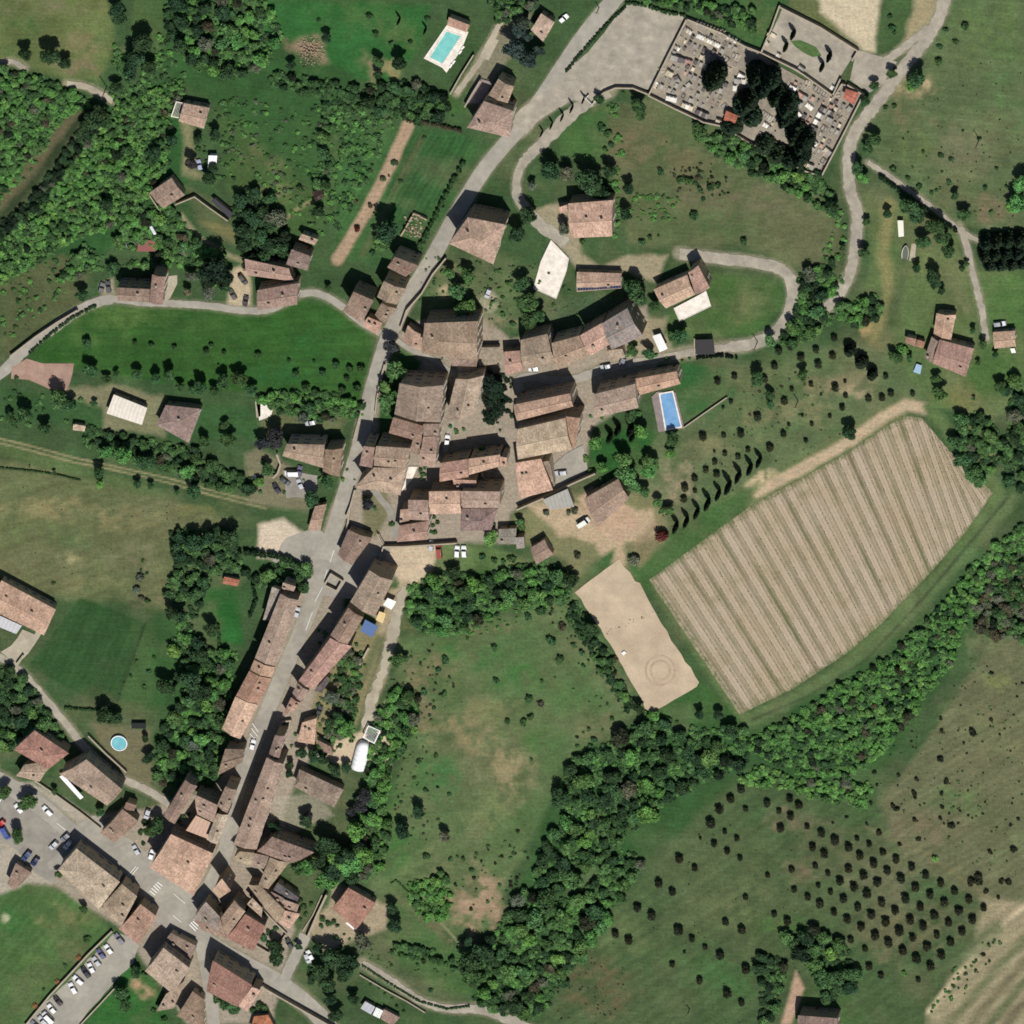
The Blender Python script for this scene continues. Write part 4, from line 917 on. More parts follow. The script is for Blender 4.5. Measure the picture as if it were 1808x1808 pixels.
HB('J', '500,628 346,1088 196,1030 374,582', 'gable', 7, 'tan', 'longest mottled tan roof of the row west of the road')
HB('J', '342,1094 308,1170 162,1114 192,1040', 'gable', 6.6, 'pink', 'short pale roof between two party walls in the roadside row')
HB('J', '310,1172 224,1350 66,1290 158,1118', 'gable', 7, 'red', 'dark red roof in the roadside row west of the road')
HB('J', '220,1354 95,1592 -32,1520 62,1294', 'gable', 6.8, 'peach', 'pale pink roof at the lower end of the roadside row')
HB('p', '398,1322 432,1323 428,1346 384,1369', 'gable', 5.6, 'brown', 'small shaded house below the roadside row beside the hatched bays')
HB('J', '1155,490 1030,742 858,640 990,420', 'gable', 9.6, 'tan', 'tall house at the upper end of the row east of the road')
HB('J', '950,746 836,940 720,870 845,680', 'gable', 9, 'brown', 'brown roof second from the upper end, with the blue awning behind')
HB('J', '872,946 602,1246 500,1186 720,890', 'gable', 8.8, 'pink', 'long salmon and brown roof in the row east of the road')
HB('J', '610,1250 700,1150 720,1180 660,1270', 'shed', 4, 'slate', 'dark slate lean-to at the back of the long salmon roof', name='annexe', cat='annexe', win=False)
HB('J', '576,1256 522,1336 456,1270 496,1204', 'gable', 6.6, 'brown', 'small brown roof below the long salmon roof')
HB('d', '992,312 900,405 742,480 858,236', 'gable', 5, 'pink', 'tiny pink roof at the narrowest point of the east row')
HB('d', '1010,560 1205,500 1172,862 938,826', 'shed', 3.6, 'peach', 'pale tiled outbuilding in the yard of the tan courtyard', pitch=.08, win=False)
HB('d', '1196,786 1392,885 1425,1000 1300,960', 'shed', 3.2, 'mauve', 'purplish little roof at the end of the tan courtyard', pitch=.1, name='annexe', cat='annexe', win=False)
HB('J', '1012,196 870,384 770,310 846,136', 'gable', 4.4, 'brown', 'low brown double roof between the road and the square')
HB('N', '505,40 812,182 746,306 468,160', 'gable', 4.4, 'mauve', 'brown bungalow with a pale triangular hip above the concrete yard', hips=(.4, .9))
HB('g', '1388,822 1702,998 1475,1302 1200,1056', 'gable', 4.6, 'red', 'red brown roofed house beside the white wall ramp')
HB('g', '520,242 1000,420 722,545 345,405', 'gable', 7, 'mauve', 'wide mauve roofed building behind the narrow street corner')
HB('g', '325,430 520,472 470,622 286,570', 'gable', 6, 'tan', 'tan roofed house in front of the wide mauve roof')
HB('g', '715,536 476,836 366,786 494,476', 'gable', 7, 'tan', 'slanting tan roof right of the street corner houses')
HB('g', '150,408 322,424 280,576 62,490', 'gable', 6.2, 'lite', 'pale corner house at the end of the narrow street')
HB('g', '586,758 832,930 790,1002 520,862', 'shed', 4, 'slate', 'blue grey slate roofed workshop', pitch=.12)
HB('g', '512,862 662,942 590,1022 470,922', 'shed', 5, 'mauve', 'small mauve roof next to the slate roofed workshop', pitch=.1)
HB('g', '645,946 832,1012 800,1100 592,1024', 'shed', 5, 'tan', 'tan roof below the slate roofed workshop', pitch=.12)
HB('g', '662,1082 842,1122 718,1292 590,1222', 'gable', 5, 'peach', 'pale pink roof at the foot of the white wall ramp')
HB('g', '376,792 664,1076 568,1222 232,780', 'gable', 6.4, 'tan', 'long narrow tan roof running down beside the castle')
HB('g', '296,930 410,1050 400,1160 232,1010', 'shed', 5.6, 'lite', 'pale sliver of roof between the castle and the long narrow roof', pitch=.1)
HB('f', '366,794 716,1066 480,1402 120,1102', 'gable', 8, 'lite', 'square tan roofed house south of the crossing')
HB('f', '470,590 815,770 715,960 380,700', 'shed', 4, 'mauve', 'rough grey pink roof in the shade north of the square tan roof', pitch=.06)
HB('f', '1020,962 1545,1290 1345,1582 936,1372', 'gable', 8.2, 'red', 'long red brown roof along the lower street')
HB('f', '1552,1292 1668,1340 1482,1642 1360,1572', 'shed', 6, 'peach', 'light pink end roof of the long red brown building', pitch=.12)
HB('f', '755,1372 905,1480 905,1880 540,1700', 'gable', 5, 'brown', 'brown roofed house at the bottom edge left of the small lane')
HB('f', '402,1400 640,1232 505,1600 272,1640', 'shed', 4, 'tan', 'plain tan roof behind the square tan roofed house', pitch=.08)
HB('M', '110,690 222,760 92,882 50,832', 'gable', 4, 'brown', 'small brown roofed house on the upper corner of the park')
HB('N', '190,1755 290,1745 345,1850 160,1860', 'hip', 3.6, 'orange', 'round looking orange roofed cottage at the bottom edge')
HB('N', '962,1650 1032,1690 1002,1742 930,1700', 'flat', 2.4, (188, 188, 190), 'grey sheet metal shack in the plots by the stream lane', name='shed', cat='shed', roofmat='metal_roof', win=False)
HB('N', '1038,1692 1087,1716 1062,1770 1014,1746', 'flat', 2.4, (240, 240, 236), 'white sheet metal shack next to the grey one', name='shed', cat='shed', roofmat='metal_roof', win=False)
HB('N', '1092,1700 1205,1760 1150,1822 1070,1772', 'shed', 2.2, 'brown', 'rusty brown roofed shack next to the white one', name='shed', cat='shed', win=False, pitch=.08)
HB('Q', '240,1748 516,1768 512,1920 234,1905', 'gable', 6.6, 'mauve', 'house cut by the bottom edge beside the olive grove')
HB('k', '950,872 1036,875 1026,1016 942,1012', 'flat', 2.5, (246, 244, 240), 'white flat roofed container under the first house', name='container', cat='container', roofmat='metal_roof', wallmat='painted', wall=(225, 225, 220), win=False, group=None)

# solar panels on their roof
rp = [W(*q, 3.9) for q in PL('G', '470,206 768,196 772,233 470,252')]
def panel_strip(parent):
    base = parent.location
    q = [Vector((p.x - base.x, p.y - base.y, z)) for p, z in zip(rp, (4.02, 4.02, 3.62, 3.62))]
    o = slab_mesh('solar_panel', [(q[3], q[2], q[1], q[0])], .06, 'solar_cells', parent, (255, 255, 255)); return o
panel_strip(SOL)
# ruin
def ruin(ptstr, reg, h, label):
    c = [W(*q, h) for q in PL(reg, ptstr)]; m = MB(); ctr = sum(c, Vector()) / len(c); r = random.Random(3)
    for i in range(len(c)):
        a, b = c[i], c[(i + 1) % len(c)]; d = b - a; n = max(1, int(d.length / 1.2))
        if r.random() < .1: continue
        for k in range(n):
            q = a.lerp(b, (k + .5) / n); hh = h * r.uniform(.35, 1)
            m.box(q.x - ctr.x, q.y - ctr.y, hh / 2, d.length / n, .55, hh, math.atan2(d.y, d.x) + k * 0.0)
    for k in range(60):
        q = Vector((r.uniform(-3, 3), r.uniform(-4, 4), .15)); s = r.uniform(.3, .8); m.box(q.x, q.y, .15, s, s * .8, .35, r.uniform(0, 3))
    o = m.build('ruin', 'rubble'); o.location = (ctr.x, ctr.y, 0); tag(o, label, 'ruin')
ruin('1100,1490 1192,1532 1085,1688 1008,1650', 'B', 2.4, 'roofless ruin of pale stone walls beside the round dark tree')
ruin('1240,300 1440,300 1470,470 1330,560', 'a', 2.0, 'broken down stone yard walls beside the blue marker house row')
bpy.data.objects['ruin.001']['label'] = 'broken stone walls of a ruined yard in the lane row'

# ---------------------------------------------------------------- free standing walls, hedging walls, steps
def wall(reg, pts, h, label, material='stone_wall', th=0.4, name='stone_wall', cat='wall', col=None):
    pts = PL(reg, pts); g = [W(*p, 0) for p in pts]; o0 = g[0].copy(); m = MB()
    for i, (a, b) in enumerate(zip(g, g[1:])):
        d = b - a; L = d.length; c = (a + b) / 2 - o0; m.box(c.x, c.y, h / 2 + (i % 2) * .004, L + th * .9, th + (i % 2) * .006, h + (i % 2) * .008, math.atan2(d.y, d.x))
    o = m.build(name, material); o.location = o0
    if col: o.color = L4(col)
    m = MB()
    for i, (a, b) in enumerate(zip(g, g[1:])):
        d = b - a; c = (a + b) / 2 - o0; m.box(c.x, c.y, h + .05 + (i % 2) * .01, d.length + th, th + .14 + (i % 2) * .006, .08, math.atan2(d.y, d.x))
    cp = m.build('coping', 'plaster', o, color=(164, 153, 134)); tag(o, label, cat); return o
wall('h', '335,45 600,150 800,262', 1.9, 'north west wall of the cemetery')
wall('h', '335,45 180,350 30,655', 1.9, 'cemetery wall along the gravel car park')
wall('h', '30,655 250,765 470,868 620,900', 1.9, 'south west wall of the cemetery above the scrub')
wall('h', '620,900 860,1050 1130,1150 1240,1245', 1.9, 'lower cemetery wall hidden by dark trees')
wall('h', '1410,1300 1575,985 1742,655', 1.9, 'east wall of the cemetery along the gravel track')
wall('h', '1240,1245 1410,1300', 1.9, 'short bottom wall of the cemetery')
wall('h', '800,262 935,315 1220,455 1500,655', 1.9, 'wall between the old cemetery and its new extension')
wall('h', '1075,-60 1010,120 930,310', 1.9, 'west wall of the cemetery extension')
wall('h', '1085,-48 1400,110 1700,300', 1.9, 'long north wall of the cemetery extension')
wall('h', '1500,655 1560,525', 1.9, 'short wall at the cemetery extension gate')
wall('h', '1700,300 1655,375', 1.9, 'wall stub on the other side of the cemetery gate')
wall('h', '1500,682 1572,562 1600,570', 2.0, 'low wall around the chapel corner', th=.3)
wall('h', '1620,570 1745,650', 2.0, 'wall behind the red roofed chapel')
wall('C', '960,640 860,600 740,598 660,630 590,690', 1.6, 'curved wall below the gravel car park', th=.4)
wall('E', '78,688 250,555 400,455 540,372', 1.8, 'long stone wall on the upper side of the meadow lane', col=None)
wall('k', '630,1340 820,1262 930,1345 1150,1500', 2.0, 'garden wall in front of the low dark shed', th=.3)
wall('k', '360,1250 460,1400 590,1570', 1.0, 'low garden wall running down from the brown tiled house', th=.3)
wall('B', '1522,370 1440,500 1360,640', 1.6, 'pale wall between the pool garden and the drive', th=.3)
wall('B', '1572,540 1510,640 1466,720', 2.6, 'white parapet of the purple terrace', 'painted', .35, 'parapet_wall', 'wall', (235, 232, 226))
wall('G', '600,1495 430,1570 300,1640 60,1745', 3.0, 'retaining wall between the church court and the farm yard')
wall('G', '1212,1190 1340,1100 1510,982', 1.0, 'thin retaining wall from the blue pool to the orchard', th=.25)
wall('J', '1095,240 1240,238 1440,225 1600,215', 2.2, 'wall along the lower edge of the pink hipped house garden')
wall('J', '1050,155 1095,240 1065,335', 1.6, 'kinked low wall at the village square', th=.3)
wall('J', '1060,160 1095,225', 1.0, 'short railing wall near the square lane', th=.2)
wall('F', '1330,10 1240,120 1165,250 1060,370 1015,500', 2.0, 'tall roadside garden wall above the manor')
wall('F', '905,750 870,880 850,1000 840,1090', 1.6, 'roadside wall beside the leafy garden strip')
wall('F', '760,1010 720,1150 685,1280', 0.8, 'pale roadside parapet opposite the garden strip', 'white_stone', .3)
wall('F', '700,1620 670,1730 640,1808', 2.0, 'high wall along the road below the manor', th=.5)
wall('J', '860,-20 850,60 838,140', 2.0, 'white topped roadside wall above the low double roof', th=.5)
wall('F', '135,1530 165,1500 185,1440 160,1372', 2.0, 'curved cream wall in the yard of parked vans', 'white_stone', .5)
wall('M', '250,112 320,40 400,-40', 1.6, 'pale wall between the red roof garden and the yard')
wall('M', '252,115 400,215 560,330 700,440', 1.2, 'garden wall along the wide village street')
wall('M', '780,1155 620,1310 500,1440 350,1600 180,1808', 1.5, 'long retaining wall between the park and the parked cars', th=.45)
wall('M', '812,1538 690,1670 560,1808', 0.9, 'low dark edged wall below the car park', th=.3)
wall('f', '1700,1275 1808,1370', 2.2, 'street wall right of the light pink end roof')
wall('N', '250,1530 440,1640 600,1730 760,1820', 2.4, 'long dark wall along the lower street towards the bottom edge')
wall('N', '215,1255 290,1300', 1.4, 'short garden wall beside the parked dark car', th=.3)
wall('g', '680,1340 610,1450', 1.5, 'slanting gate wall beside the parked dark car', th=.25)
wall('g', '270,890 420,1060 560,1210 690,1330', 1.0, 'narrow parapet along the long tan roof', th=.3)
wall('N', '930,1460 1100,1560 1250,1640 1380,1720', 1.0, 'garden plot wall along the stream lane', th=.25)
wall('J', '690,500 730,430 810,480 770,550 690,510', 1.8, 'square stone wash house walls beside the road', th=.45, name='wash_house_wall')
wall('d', '745,540 860,520 840,640 700,680 745,540', 1.6, 'small walled yard between the narrow street and the tan courtyard', th=.4, name='yard_wall')
wall('I', '620,1560 740,1680 880,1808', 1.6, 'dark garden wall below the round pool', th=.4)
wall('I', '120,1060 165,1000', 1.4, 'gate wall where the farm yard meets the narrow lane', th=.35)
wall('G', '1285,575 1285,690', 1.0, 'low wall beside the dark carport', th=.3)
wall('J', '930,1060 990,950', 1.6, 'cream garden wall end behind the long salmon roof', 'white_stone', .5)
wall('G', '640,1650 590,1540', .8, 'short step wall in the farm yard', th=.3) if False else None
ramp = wall('g', '1150,880 1050,1090 930,1370', 2.4, 'bright white wall of the long ramp', 'white_stone', .6, 'ramp_wall')
wall('g', '1090,900 985,1130 870,1310', 0.5, 'low kerb on the other side of the white ramp', th=.25)
# ---------------------------------------------------------------- plants
def crown_arrays(seed, kind, nleaf, leaf):
    """unit crown (radius about 1 in plan, centre at the origin) as quads of leaf clumps on several lobes + dark inner core"""
    r = np.random.default_rng(seed)
    if kind == 'broad': lobes = [((0, 0, .05), .62)] + [((math.cos(a) * q, math.sin(a) * q, z), s) for a, q, z, s in zip(r.uniform(0, 6.28, 11), r.uniform(.3, .68, 11), r.uniform(-.25, .55, 11), r.uniform(.26, .46, 11))]
    elif kind == 'olive': lobes = [((0, 0, 0), .78)] + [((math.cos(a) * q, math.sin(a) * q, z), s) for a, q, z, s in zip(r.uniform(0, 6.28, 9), r.uniform(.4, .68, 9), r.uniform(-.3, .4, 9), r.uniform(.22, .36, 9))]
    elif kind == 'bush': lobes = [((0, 0, -.1), .6)] + [((math.cos(a) * q, math.sin(a) * q, z), s) for a, q, z, s in zip(r.uniform(0, 6.28, 7), r.uniform(.3, .7, 7), r.uniform(-.35, .2, 7), r.uniform(.25, .45, 7))]
    elif kind == 'cone': lobes = [((r.normal(0, .05 * (1 - t)), r.normal(0, .05 * (1 - t)), -1.9 + 4.2 * t), max(.1, .95 * (1 - t) ** .8 * (.9 if t > 0 else .7))) for t in np.linspace(0, 1, 11)]
    elif kind == 'column': lobes = [((r.normal(0, .05), r.normal(0, .05), -5.5 + 11 * t), .28 + .75 * math.sin(math.pi * min(1, (t * .82 + .12))) ** .9 * (1 - .35 * t)) for t in np.linspace(0, 1, 14)]
    ctr = np.array([l[0] for l in lobes]); rad = np.array([l[1] for l in lobes])
    pr = rad ** 2; pr /= pr.sum(); k = r.choice(len(lobes), nleaf, p=pr)
    d = r.normal(size=(nleaf, 3)); d /= np.linalg.norm(d, axis=1)[:, None]
    rr = rad[k] * (1 - .35 * r.random(nleaf) ** 2 + .1 * r.random(nleaf))
    p = ctr[k] + d * rr[:, None]
    if kind in ('broad', 'olive'): p[:, 2] *= .85
    # leaf clump quads facing roughly outward
    nrm = d + r.normal(0, .55, (nleaf, 3)) + np.array([0, 0, .35]); nrm /= np.linalg.norm(nrm, axis=1)[:, None]
    t = np.cross(nrm, r.normal(size=(nleaf, 3))); t /= np.linalg.norm(t, axis=1)[:, None]; b = np.cross(nrm, t)
    s = leaf * r.uniform(.6, 1.3, nleaf)[:, None]; e = r.uniform(.6, 1.1, nleaf)[:, None]
    V = np.stack([p - t * s - b * s * e * .3, p + t * s * .2 - b * s * e, p + t * s + b * s * e * .25, p - t * s * .15 + b * s * e], 1).reshape(-1, 3)
    F = np.arange(nleaf * 4).reshape(-1, 4)
    lob = r.uniform(.72, 1.28, len(lobes)); sh = lob[k] * r.uniform(.7, 1.3, nleaf)
    col = np.repeat(sh[:, None], 4, 0).reshape(-1, 1) * np.ones((1, 3))
    col[:, 0] *= np.repeat(r.uniform(.9, 1.12, nleaf), 4)
    # inner core so the crown is not see-through
    cv, cf, cc = [], [], []
    for (c, q) in lobes:
        o = len(cv); 
        for i in range(4):
            th = math.pi * (i + .5) / 4
            for j in range(6):
                ph = 2 * math.pi * j / 6; cv.append((c[0] + q * .72 * math.sin(th) * math.cos(ph), c[1] + q * .72 * math.sin(th) * math.sin(ph), (c[2] + q * .72 * math.cos(th)) * (.85 if kind in ('broad', 'olive') else 1)))
        for i in range(3):
            for j in range(6): cf.append((o + i * 6 + j, o + i * 6 + (j + 1) % 6, o + (i + 1) * 6 + (j + 1) % 6, o + (i + 1) * 6 + j))
        cf.append((o, o + 1, o + 2, o + 3)); cf.append((o + 3, o + 4, o + 5, o))
    n0 = len(V); V = np.concatenate([V, np.array(cv)]); F = np.concatenate([F, np.array(cf) + n0]); col = np.concatenate([col, np.full((len(cv), 3), .8)])
    return V, F, col
def np_mesh_data(name, V, F, col, material='leaves'):
    me = bpy.data.meshes.new(name)
    me.vertices.add(len(V)); me.vertices.foreach_set('co', V.astype(np.float32).ravel())
    me.loops.add(len(F) * 4); me.loops.foreach_set('vertex_index', F.astype(np.int32).ravel())
    me.polygons.add(len(F)); me.polygons.foreach_set('loop_start', np.arange(0, len(F) * 4, 4, dtype=np.int32))
    me.update(calc_edges=True)
    a = me.attributes.new('shade', 'FLOAT_COLOR', 'POINT'); a.data.foreach_set('color', np.concatenate([col, np.ones((len(col), 1))], 1).astype(np.float32).ravel())
    me.materials.append(MATS[material]); return me
CR = {}
for kd, n_, nl, lf in (('broad', 6, 1500, .085), ('olive', 4, 620, .1), ('bush', 4, 420, .12), ('cone', 3, 1600, .13), ('column', 3, 900, .3)):
    CR[kd] = [crown_arrays(100 + 17 * i + len(kd), kd, nl, lf) for i in range(n_)]
CM = {k: [np_mesh_data('crown_' + k, *a) for a in v] for k, v in CR.items()}
def trunk_mesh(seed, spread):
    r = random.Random(seed); m = MB(); m.tube((0, 0, 0), (0.02, .01, .55), .085, .06, 7)
    for i in range(5):
        a = i * 1.26 + r.uniform(-.3, .3); m.tube((0.01, .01, .45 + .05 * (i % 2)), (math.cos(a) * spread, math.sin(a) * spread, r.uniform(.78, .95)), .04, .015, 5)
    me = bpy.data.meshes.new('trunk'); me.from_pydata(m.v, [], m.f); me.materials.append(MATS['bark']); return me
TM = [trunk_mesh(i, .3) for i in range(3)]
def trunk_straight():
    m = MB(); m.tube((0, 0, 0), (0, 0, .9), .05, .02, 7); me = bpy.data.meshes.new('trunk'); me.from_pydata(m.v, [], m.f); me.materials.append(MATS['bark']); return me
TS = trunk_straight()
TONE = dict(dark=(76, 110, 68), deep=(60, 88, 58), mid=(98, 138, 82), bright=(106, 158, 84), lime=(124, 170, 92), olive=(56, 61, 44), oliv2=(66, 73, 52), grey=(112, 120, 98), blue=(70, 86, 78), red=(104, 56, 50), brown=(98, 96, 74), plum=(66, 68, 70), conif=(42, 60, 42), cyp=(32, 46, 32))
NT = [0]
PLANTS = []
def plant(name, px, py, r_px, kind, tone, label, cat, group, hfac=1.0, trunk=True, jit=.08):
    """r_px: crown radius in photo pixels, (px,py): where the crown's middle is seen"""
    NT[0] += 1; r = rnd; rad = r_px * MPP
    if kind == 'column': sc = (rad, rad, hfac / 12.4); H = hfac; zc = H * .5; th = H * .3
    elif kind == 'cone': sc = (rad, rad, hfac / 4.6); H = hfac; zc = H * .47; th = H * .6
    elif kind == 'bush': sc = (rad, rad, rad * .85 * hfac); zc = rad * .55 * hfac; th = 0
    else:
        k = (1.25 if kind == 'broad' else .92) * hfac; zc = rad * k + (.4 if kind == 'broad' else 0); sc = (rad, rad * r.uniform(.92, 1.08), rad * r.uniform(.85, 1.0)); th = zc
    g = W(px, py, zc if kind not in ('column', 'cone') else 0); base = Vector((g.x, g.y, 0)); rz = r.uniform(0, 6.28)
    root = empty(name, base); tag(root, label, cat, group); PLANTS.append((root, px, py, rad, tone))
    o = link(bpy.data.objects.new('crown' if kind != 'bush' else 'foliage', r.choice(CM[kind]))); o.parent = root; o.location = (0, 0, zc); o.scale = sc; o.rotation_euler = (0, 0, rz)
    c = TONE[tone] if isinstance(tone, str) else tone; j = r.uniform(1 - jit, 1 + jit); hue = r.uniform(-.06, .06)
    o.color = L4((c[0] * j * (1 + hue), c[1] * j, c[2] * j * (1 - hue)))
    if kind != 'bush':
        t = link(bpy.data.objects.new('trunk', TS if kind in ('column', 'cone') else r.choice(TM))); t.parent = root
        if kind in ('column', 'cone'): t.scale = (H * .35, H * .35, H)
        else: t.scale = (rad * 1.3, rad * 1.3, zc * 1.05)
    else:
        st = link(bpy.data.objects.new('stem', TM[0])); st.parent = root; st.scale = (rad, rad, zc)
    return root
def plants(reg, s, name, kind, tone, label, cat, group, rdef=None, **kw):
    """s: 'x,y,r x,y,r' in region coordinates, crown radius in the same units"""
    sc = REG[reg][2]
    for t in s.split():
        q = t.split(','); x, y = P(reg, float(q[0]), float(q[1])); rr = (float(q[2]) if len(q) > 2 else rdef) / sc
        plant(name, x, y, rr, kind, tone, label, cat, group, **kw)
# olive grove, bottom right
plants('Q', '25,280 180,250,32 245,295 108,335,24 188,370,32 118,455,34 305,440,24 405,487,34 495,540,38 590,590,34 340,585 425,630,34 650,525,22 735,565,26 670,645,34 828,620,26 765,700,36 920,670 860,750 1028,725 955,805,38 1128,780 1055,865,34 1230,835 1325,893 1155,915,34 1425,950,32 1255,970,34 1525,1005,30 1355,1028,34 1448,1085,36 985,945,38 1085,1000,34 1185,1060,34 1283,1110,32 1378,1170,34 915,1025,34 1015,1090,38 1105,1135,36 1203,1195,30 1298,1245,34 820,970,34 720,915,38 790,830,34 695,780,36 590,735,32 630,865,36 532,820,34 450,765,24 360,715,24 195,740,26 380,852,22 465,895,24 555,945,34 655,1003,32 748,1058,34 848,1108,38 942,1170,40 1038,1215,32 1135,1278,36 1235,1335,36 1160,1410,36 1062,1360,38 965,1305,36 868,1250,38 775,1200,38 677,1140,34 582,1088,34 487,1035,30 392,980,34 308,932,28 213,880,26 75,1050,26 165,1100,34 605,1228,28 705,1290,24 733,1415,32 817,1475,26 1075,1505,22 28,780,22',
       'olive_tree', 'olive', 'olive', 'round dark olive tree in the regular rows of the south eastern grove', 'olive tree', 'olive trees of the south eastern grove', 32)
plants('O', '1762,180,36 1690,250,34 1615,325,38 1550,420,42 1650,475,22 1735,525,24 1575,560,28 1665,610,28 1755,660,24 1333,668,36 1443,730,28 1193,840,36 1285,895,32 1043,1005,34 1142,1062,38 890,1188,32 983,1232,36 1328,1165,42 1420,1222,28 1513,1280,24 1617,1335,36 1285,1397,24 1655,1105,28 1765,1160,36 1795,935,24 1475,1510,30 1668,1605,40 1765,1663,28 1795,1430,40 1795,320,24 1370,1310,14 1480,520,14',
       'olive_tree', 'olive', 'olive', 'dark olive tree standing loosely on the slope beside the stream wood', 'olive tree', 'scattered olive trees beside the stream wood')
plants('G', '1445,880,30 1560,845,26 1340,1265,34 1600,1245,34 1485,1255,22 1720,1130,34 1655,1355,22 1495,1382,22 1585,1405,24 1425,1440,24 1360,1495,26 1437,1525,30 1282,1555,28 1215,1620,32 1285,1640,20 1210,1700,28 1805,1340,32 1535,1020,20 1480,1060,14 1420,1365,12',
       'olive_tree', 'olive', 'oliv2', 'young olive tree on the slope between the blue pool and the cypress row', 'olive tree', 'young olive trees behind the cypress row')
plants('H', '490,580,30 365,660,28 480,705,30 260,715,32 380,765,34 75,775,30 850,845,24 185,640,32 105,670,32 498,925,34 330,900,22 195,935,20 145,1020,30 5,870,32 570,980,22 545,1065,28 730,1005,28 820,995,30 885,965,28 1035,965,22 565,880,16 335,1175,18 175,1180,16 140,1250,28 295,1290,20 45,1345,28 460,1120,18 270,1115,14 400,970,12',
       'olive_tree', 'olive', 'oliv2', 'olive tree on the terraces between the lane loop and the vineyard', 'olive tree', 'olive trees on the terraces above the vineyard')
plants('F', '25,700,30 565,765,34 657,793,30 738,793,36 470,820,30 285,828,30 640,860,26 605,940,34 710,930,36 355,920,36 235,735,18 410,740,14', 'fruit_tree', 'olive', 'dark', 'small dark fruit tree at the road end of the green meadow', 'fruit tree', 'fruit trees in the lower part of the green meadow')
plants('E', '600,610,40 935,610,22 1050,630,26 1210,645,24 1430,670,28 1465,630,22 1555,680,22 1790,695,28 1515,765,12', 'fruit_tree', 'olive', 'dark', 'small dark fruit tree in the western half of the green meadow', 'fruit tree', 'fruit trees in the western half of the meadow')
plants('E', '630,800,58 740,860,36 805,825,28 955,830,46 1085,860,46 1170,840,58 1400,920,58 1545,870,58 1660,860,62 1250,915,36 1330,935,34 1740,930,50 1490,940,44', 'broadleaf_tree', 'broad', 'dark', 'dark tree in the hedge line under the green meadow', 'tree', 'hedge trees under the green meadow')
plants('D', '1405,185,38 1265,210,25 1335,290,25 1225,325,25 1210,430,40 845,745,22 910,740,24 1110,1055,18 1230,1080,26 1300,1105,24 1495,965,20 1620,1170,20 1290,1270,26 1535,1305,26 1685,1295,18 1580,1475,20 900,1180,32 1000,1240,24 1085,1300,30 1240,1195,14 1035,1160,12 1005,920,12 970,965,12 890,190,32 905,230,22 1200,1325,18 1170,1340,22 1225,1310,16 1385,910,14 1210,690,9 880,120,26', 'shrub', 'bush', 'dark', 'low dark shrub on the dry slope east of the gravel track', 'shrub', 'shrubs on the dry eastern slope')
plants('D', '1055,545,78 890,510,40 765,590,42 710,700,44 1110,1680,58 1190,1570,74 715,1540,32 550,1720,28 480,1440,64 1390,1490,52 770,960,56 720,1030,50 655,1160,55 1330,1360,36 1020,1440,80 1060,1500,70 1240,1650,60 1290,1740,60 860,1480,40 700,1760,50', 'broadleaf_tree', 'broad', 'dark', 'dark rounded tree along the gravel track near the cemetery', 'tree', 'trees along the gravel track')
plants('D', '690,1240,52 1805,1280,74 1770,1400,80 1720,1440,50 1030,590,50', 'broadleaf_tree', 'broad', 'bright', 'bright green tree at the edge of the gravel track slope', 'tree', 'bright trees by the track')
plants('K', '285,745,34 445,915,44 505,1045,40 660,995,30 50,960,32 290,1320,38 300,1445,30 250,1480,34 145,1470,28 65,1185,26 380,1190,18 880,1580,34 740,1605,32 720,1650,28 825,1680,40 260,590,26 215,665,24 600,940,22 665,1085,20 835,1350,14 705,1525,20 450,690,14 470,1165,12 625,1640,18 310,1735,16 870,1450,22', 'shrub', 'bush', 'dark', 'dark round shrub scattered over the central meadow, east half', 'shrub', 'shrubs on the central meadow')
plants('K', '515,815,38 370,1355,32', 'shrub', 'bush', 'brown', 'brownish shrub on the central meadow', 'shrub', 'brownish shrubs on the central meadow')
plants('K', '720,830,64 1050,1375,44 1605,1420,42 1470,1420,44 1700,1530,58', 'broadleaf_tree', 'broad', 'deep', 'dark tree close to the corners of the sand arena', 'tree', 'trees around the sand arena')
plants('K', '1210,190,60', 'smoke_bush', 'bush', 'red', 'dark red leaved bush between the cypress row and the sand arena', 'bush', None, hfac=1.4)
plants('K', '1020,360,58', 'shrub', 'bush', 'grey', 'grey leafless looking bush at the entrance of the sand arena', 'shrub', None)
plants('K', '620,320,34 540,445,30 885,1040,30', 'shrub', 'bush', 'brown', 'reddish brown shrub near the sand arena', 'shrub', 'reddish shrubs near the sand arena')
plants('K', '230,85,34 240,120,34', 'broadleaf_tree', 'broad', 'mid', 'green tree beside the dark hut of the farm yard', 'tree', 'trees by the farm yard hut')
plants('c', '1000,620,70 930,640,50 640,640,60', 'shrub', 'bush', 'grey', 'dull green bush on the pale gravel of the farm yard', 'shrub', 'bushes in the farm yard')
plants('J', '1520,1050,36 1545,1165,16 1510,1285,28 1440,1375,20 1455,1710,22 1330,1750,26 1470,1110,28 1370,1270,30 1195,1690,32 1410,1430,16', 'shrub', 'bush', 'dark', 'dark shrub on the western half of the central meadow', 'shrub', 'shrubs on the western central meadow')
plants('J', '1240,1540,46 1180,1045,64 1270,1285,40 1240,1030,30', 'broadleaf_tree', 'broad', 'dark', 'dark tree between the dirt track and the central meadow', 'tree', 'trees beside the dirt track')
plants('N', '1380,190,24 1545,215,20 1385,645,32 1555,670,22 1200,1325,24 1280,1330,28 1430,1345,16 1145,1400,18 1325,1395,16 1415,1575,22 1300,100,18 1210,270,16 1640,660,20 1190,95,12 1600,650,16 1700,740,24', 'shrub', 'bush', 'dark', 'small shrub in the lower part of the central meadow', 'shrub', 'shrubs in the lower central meadow')
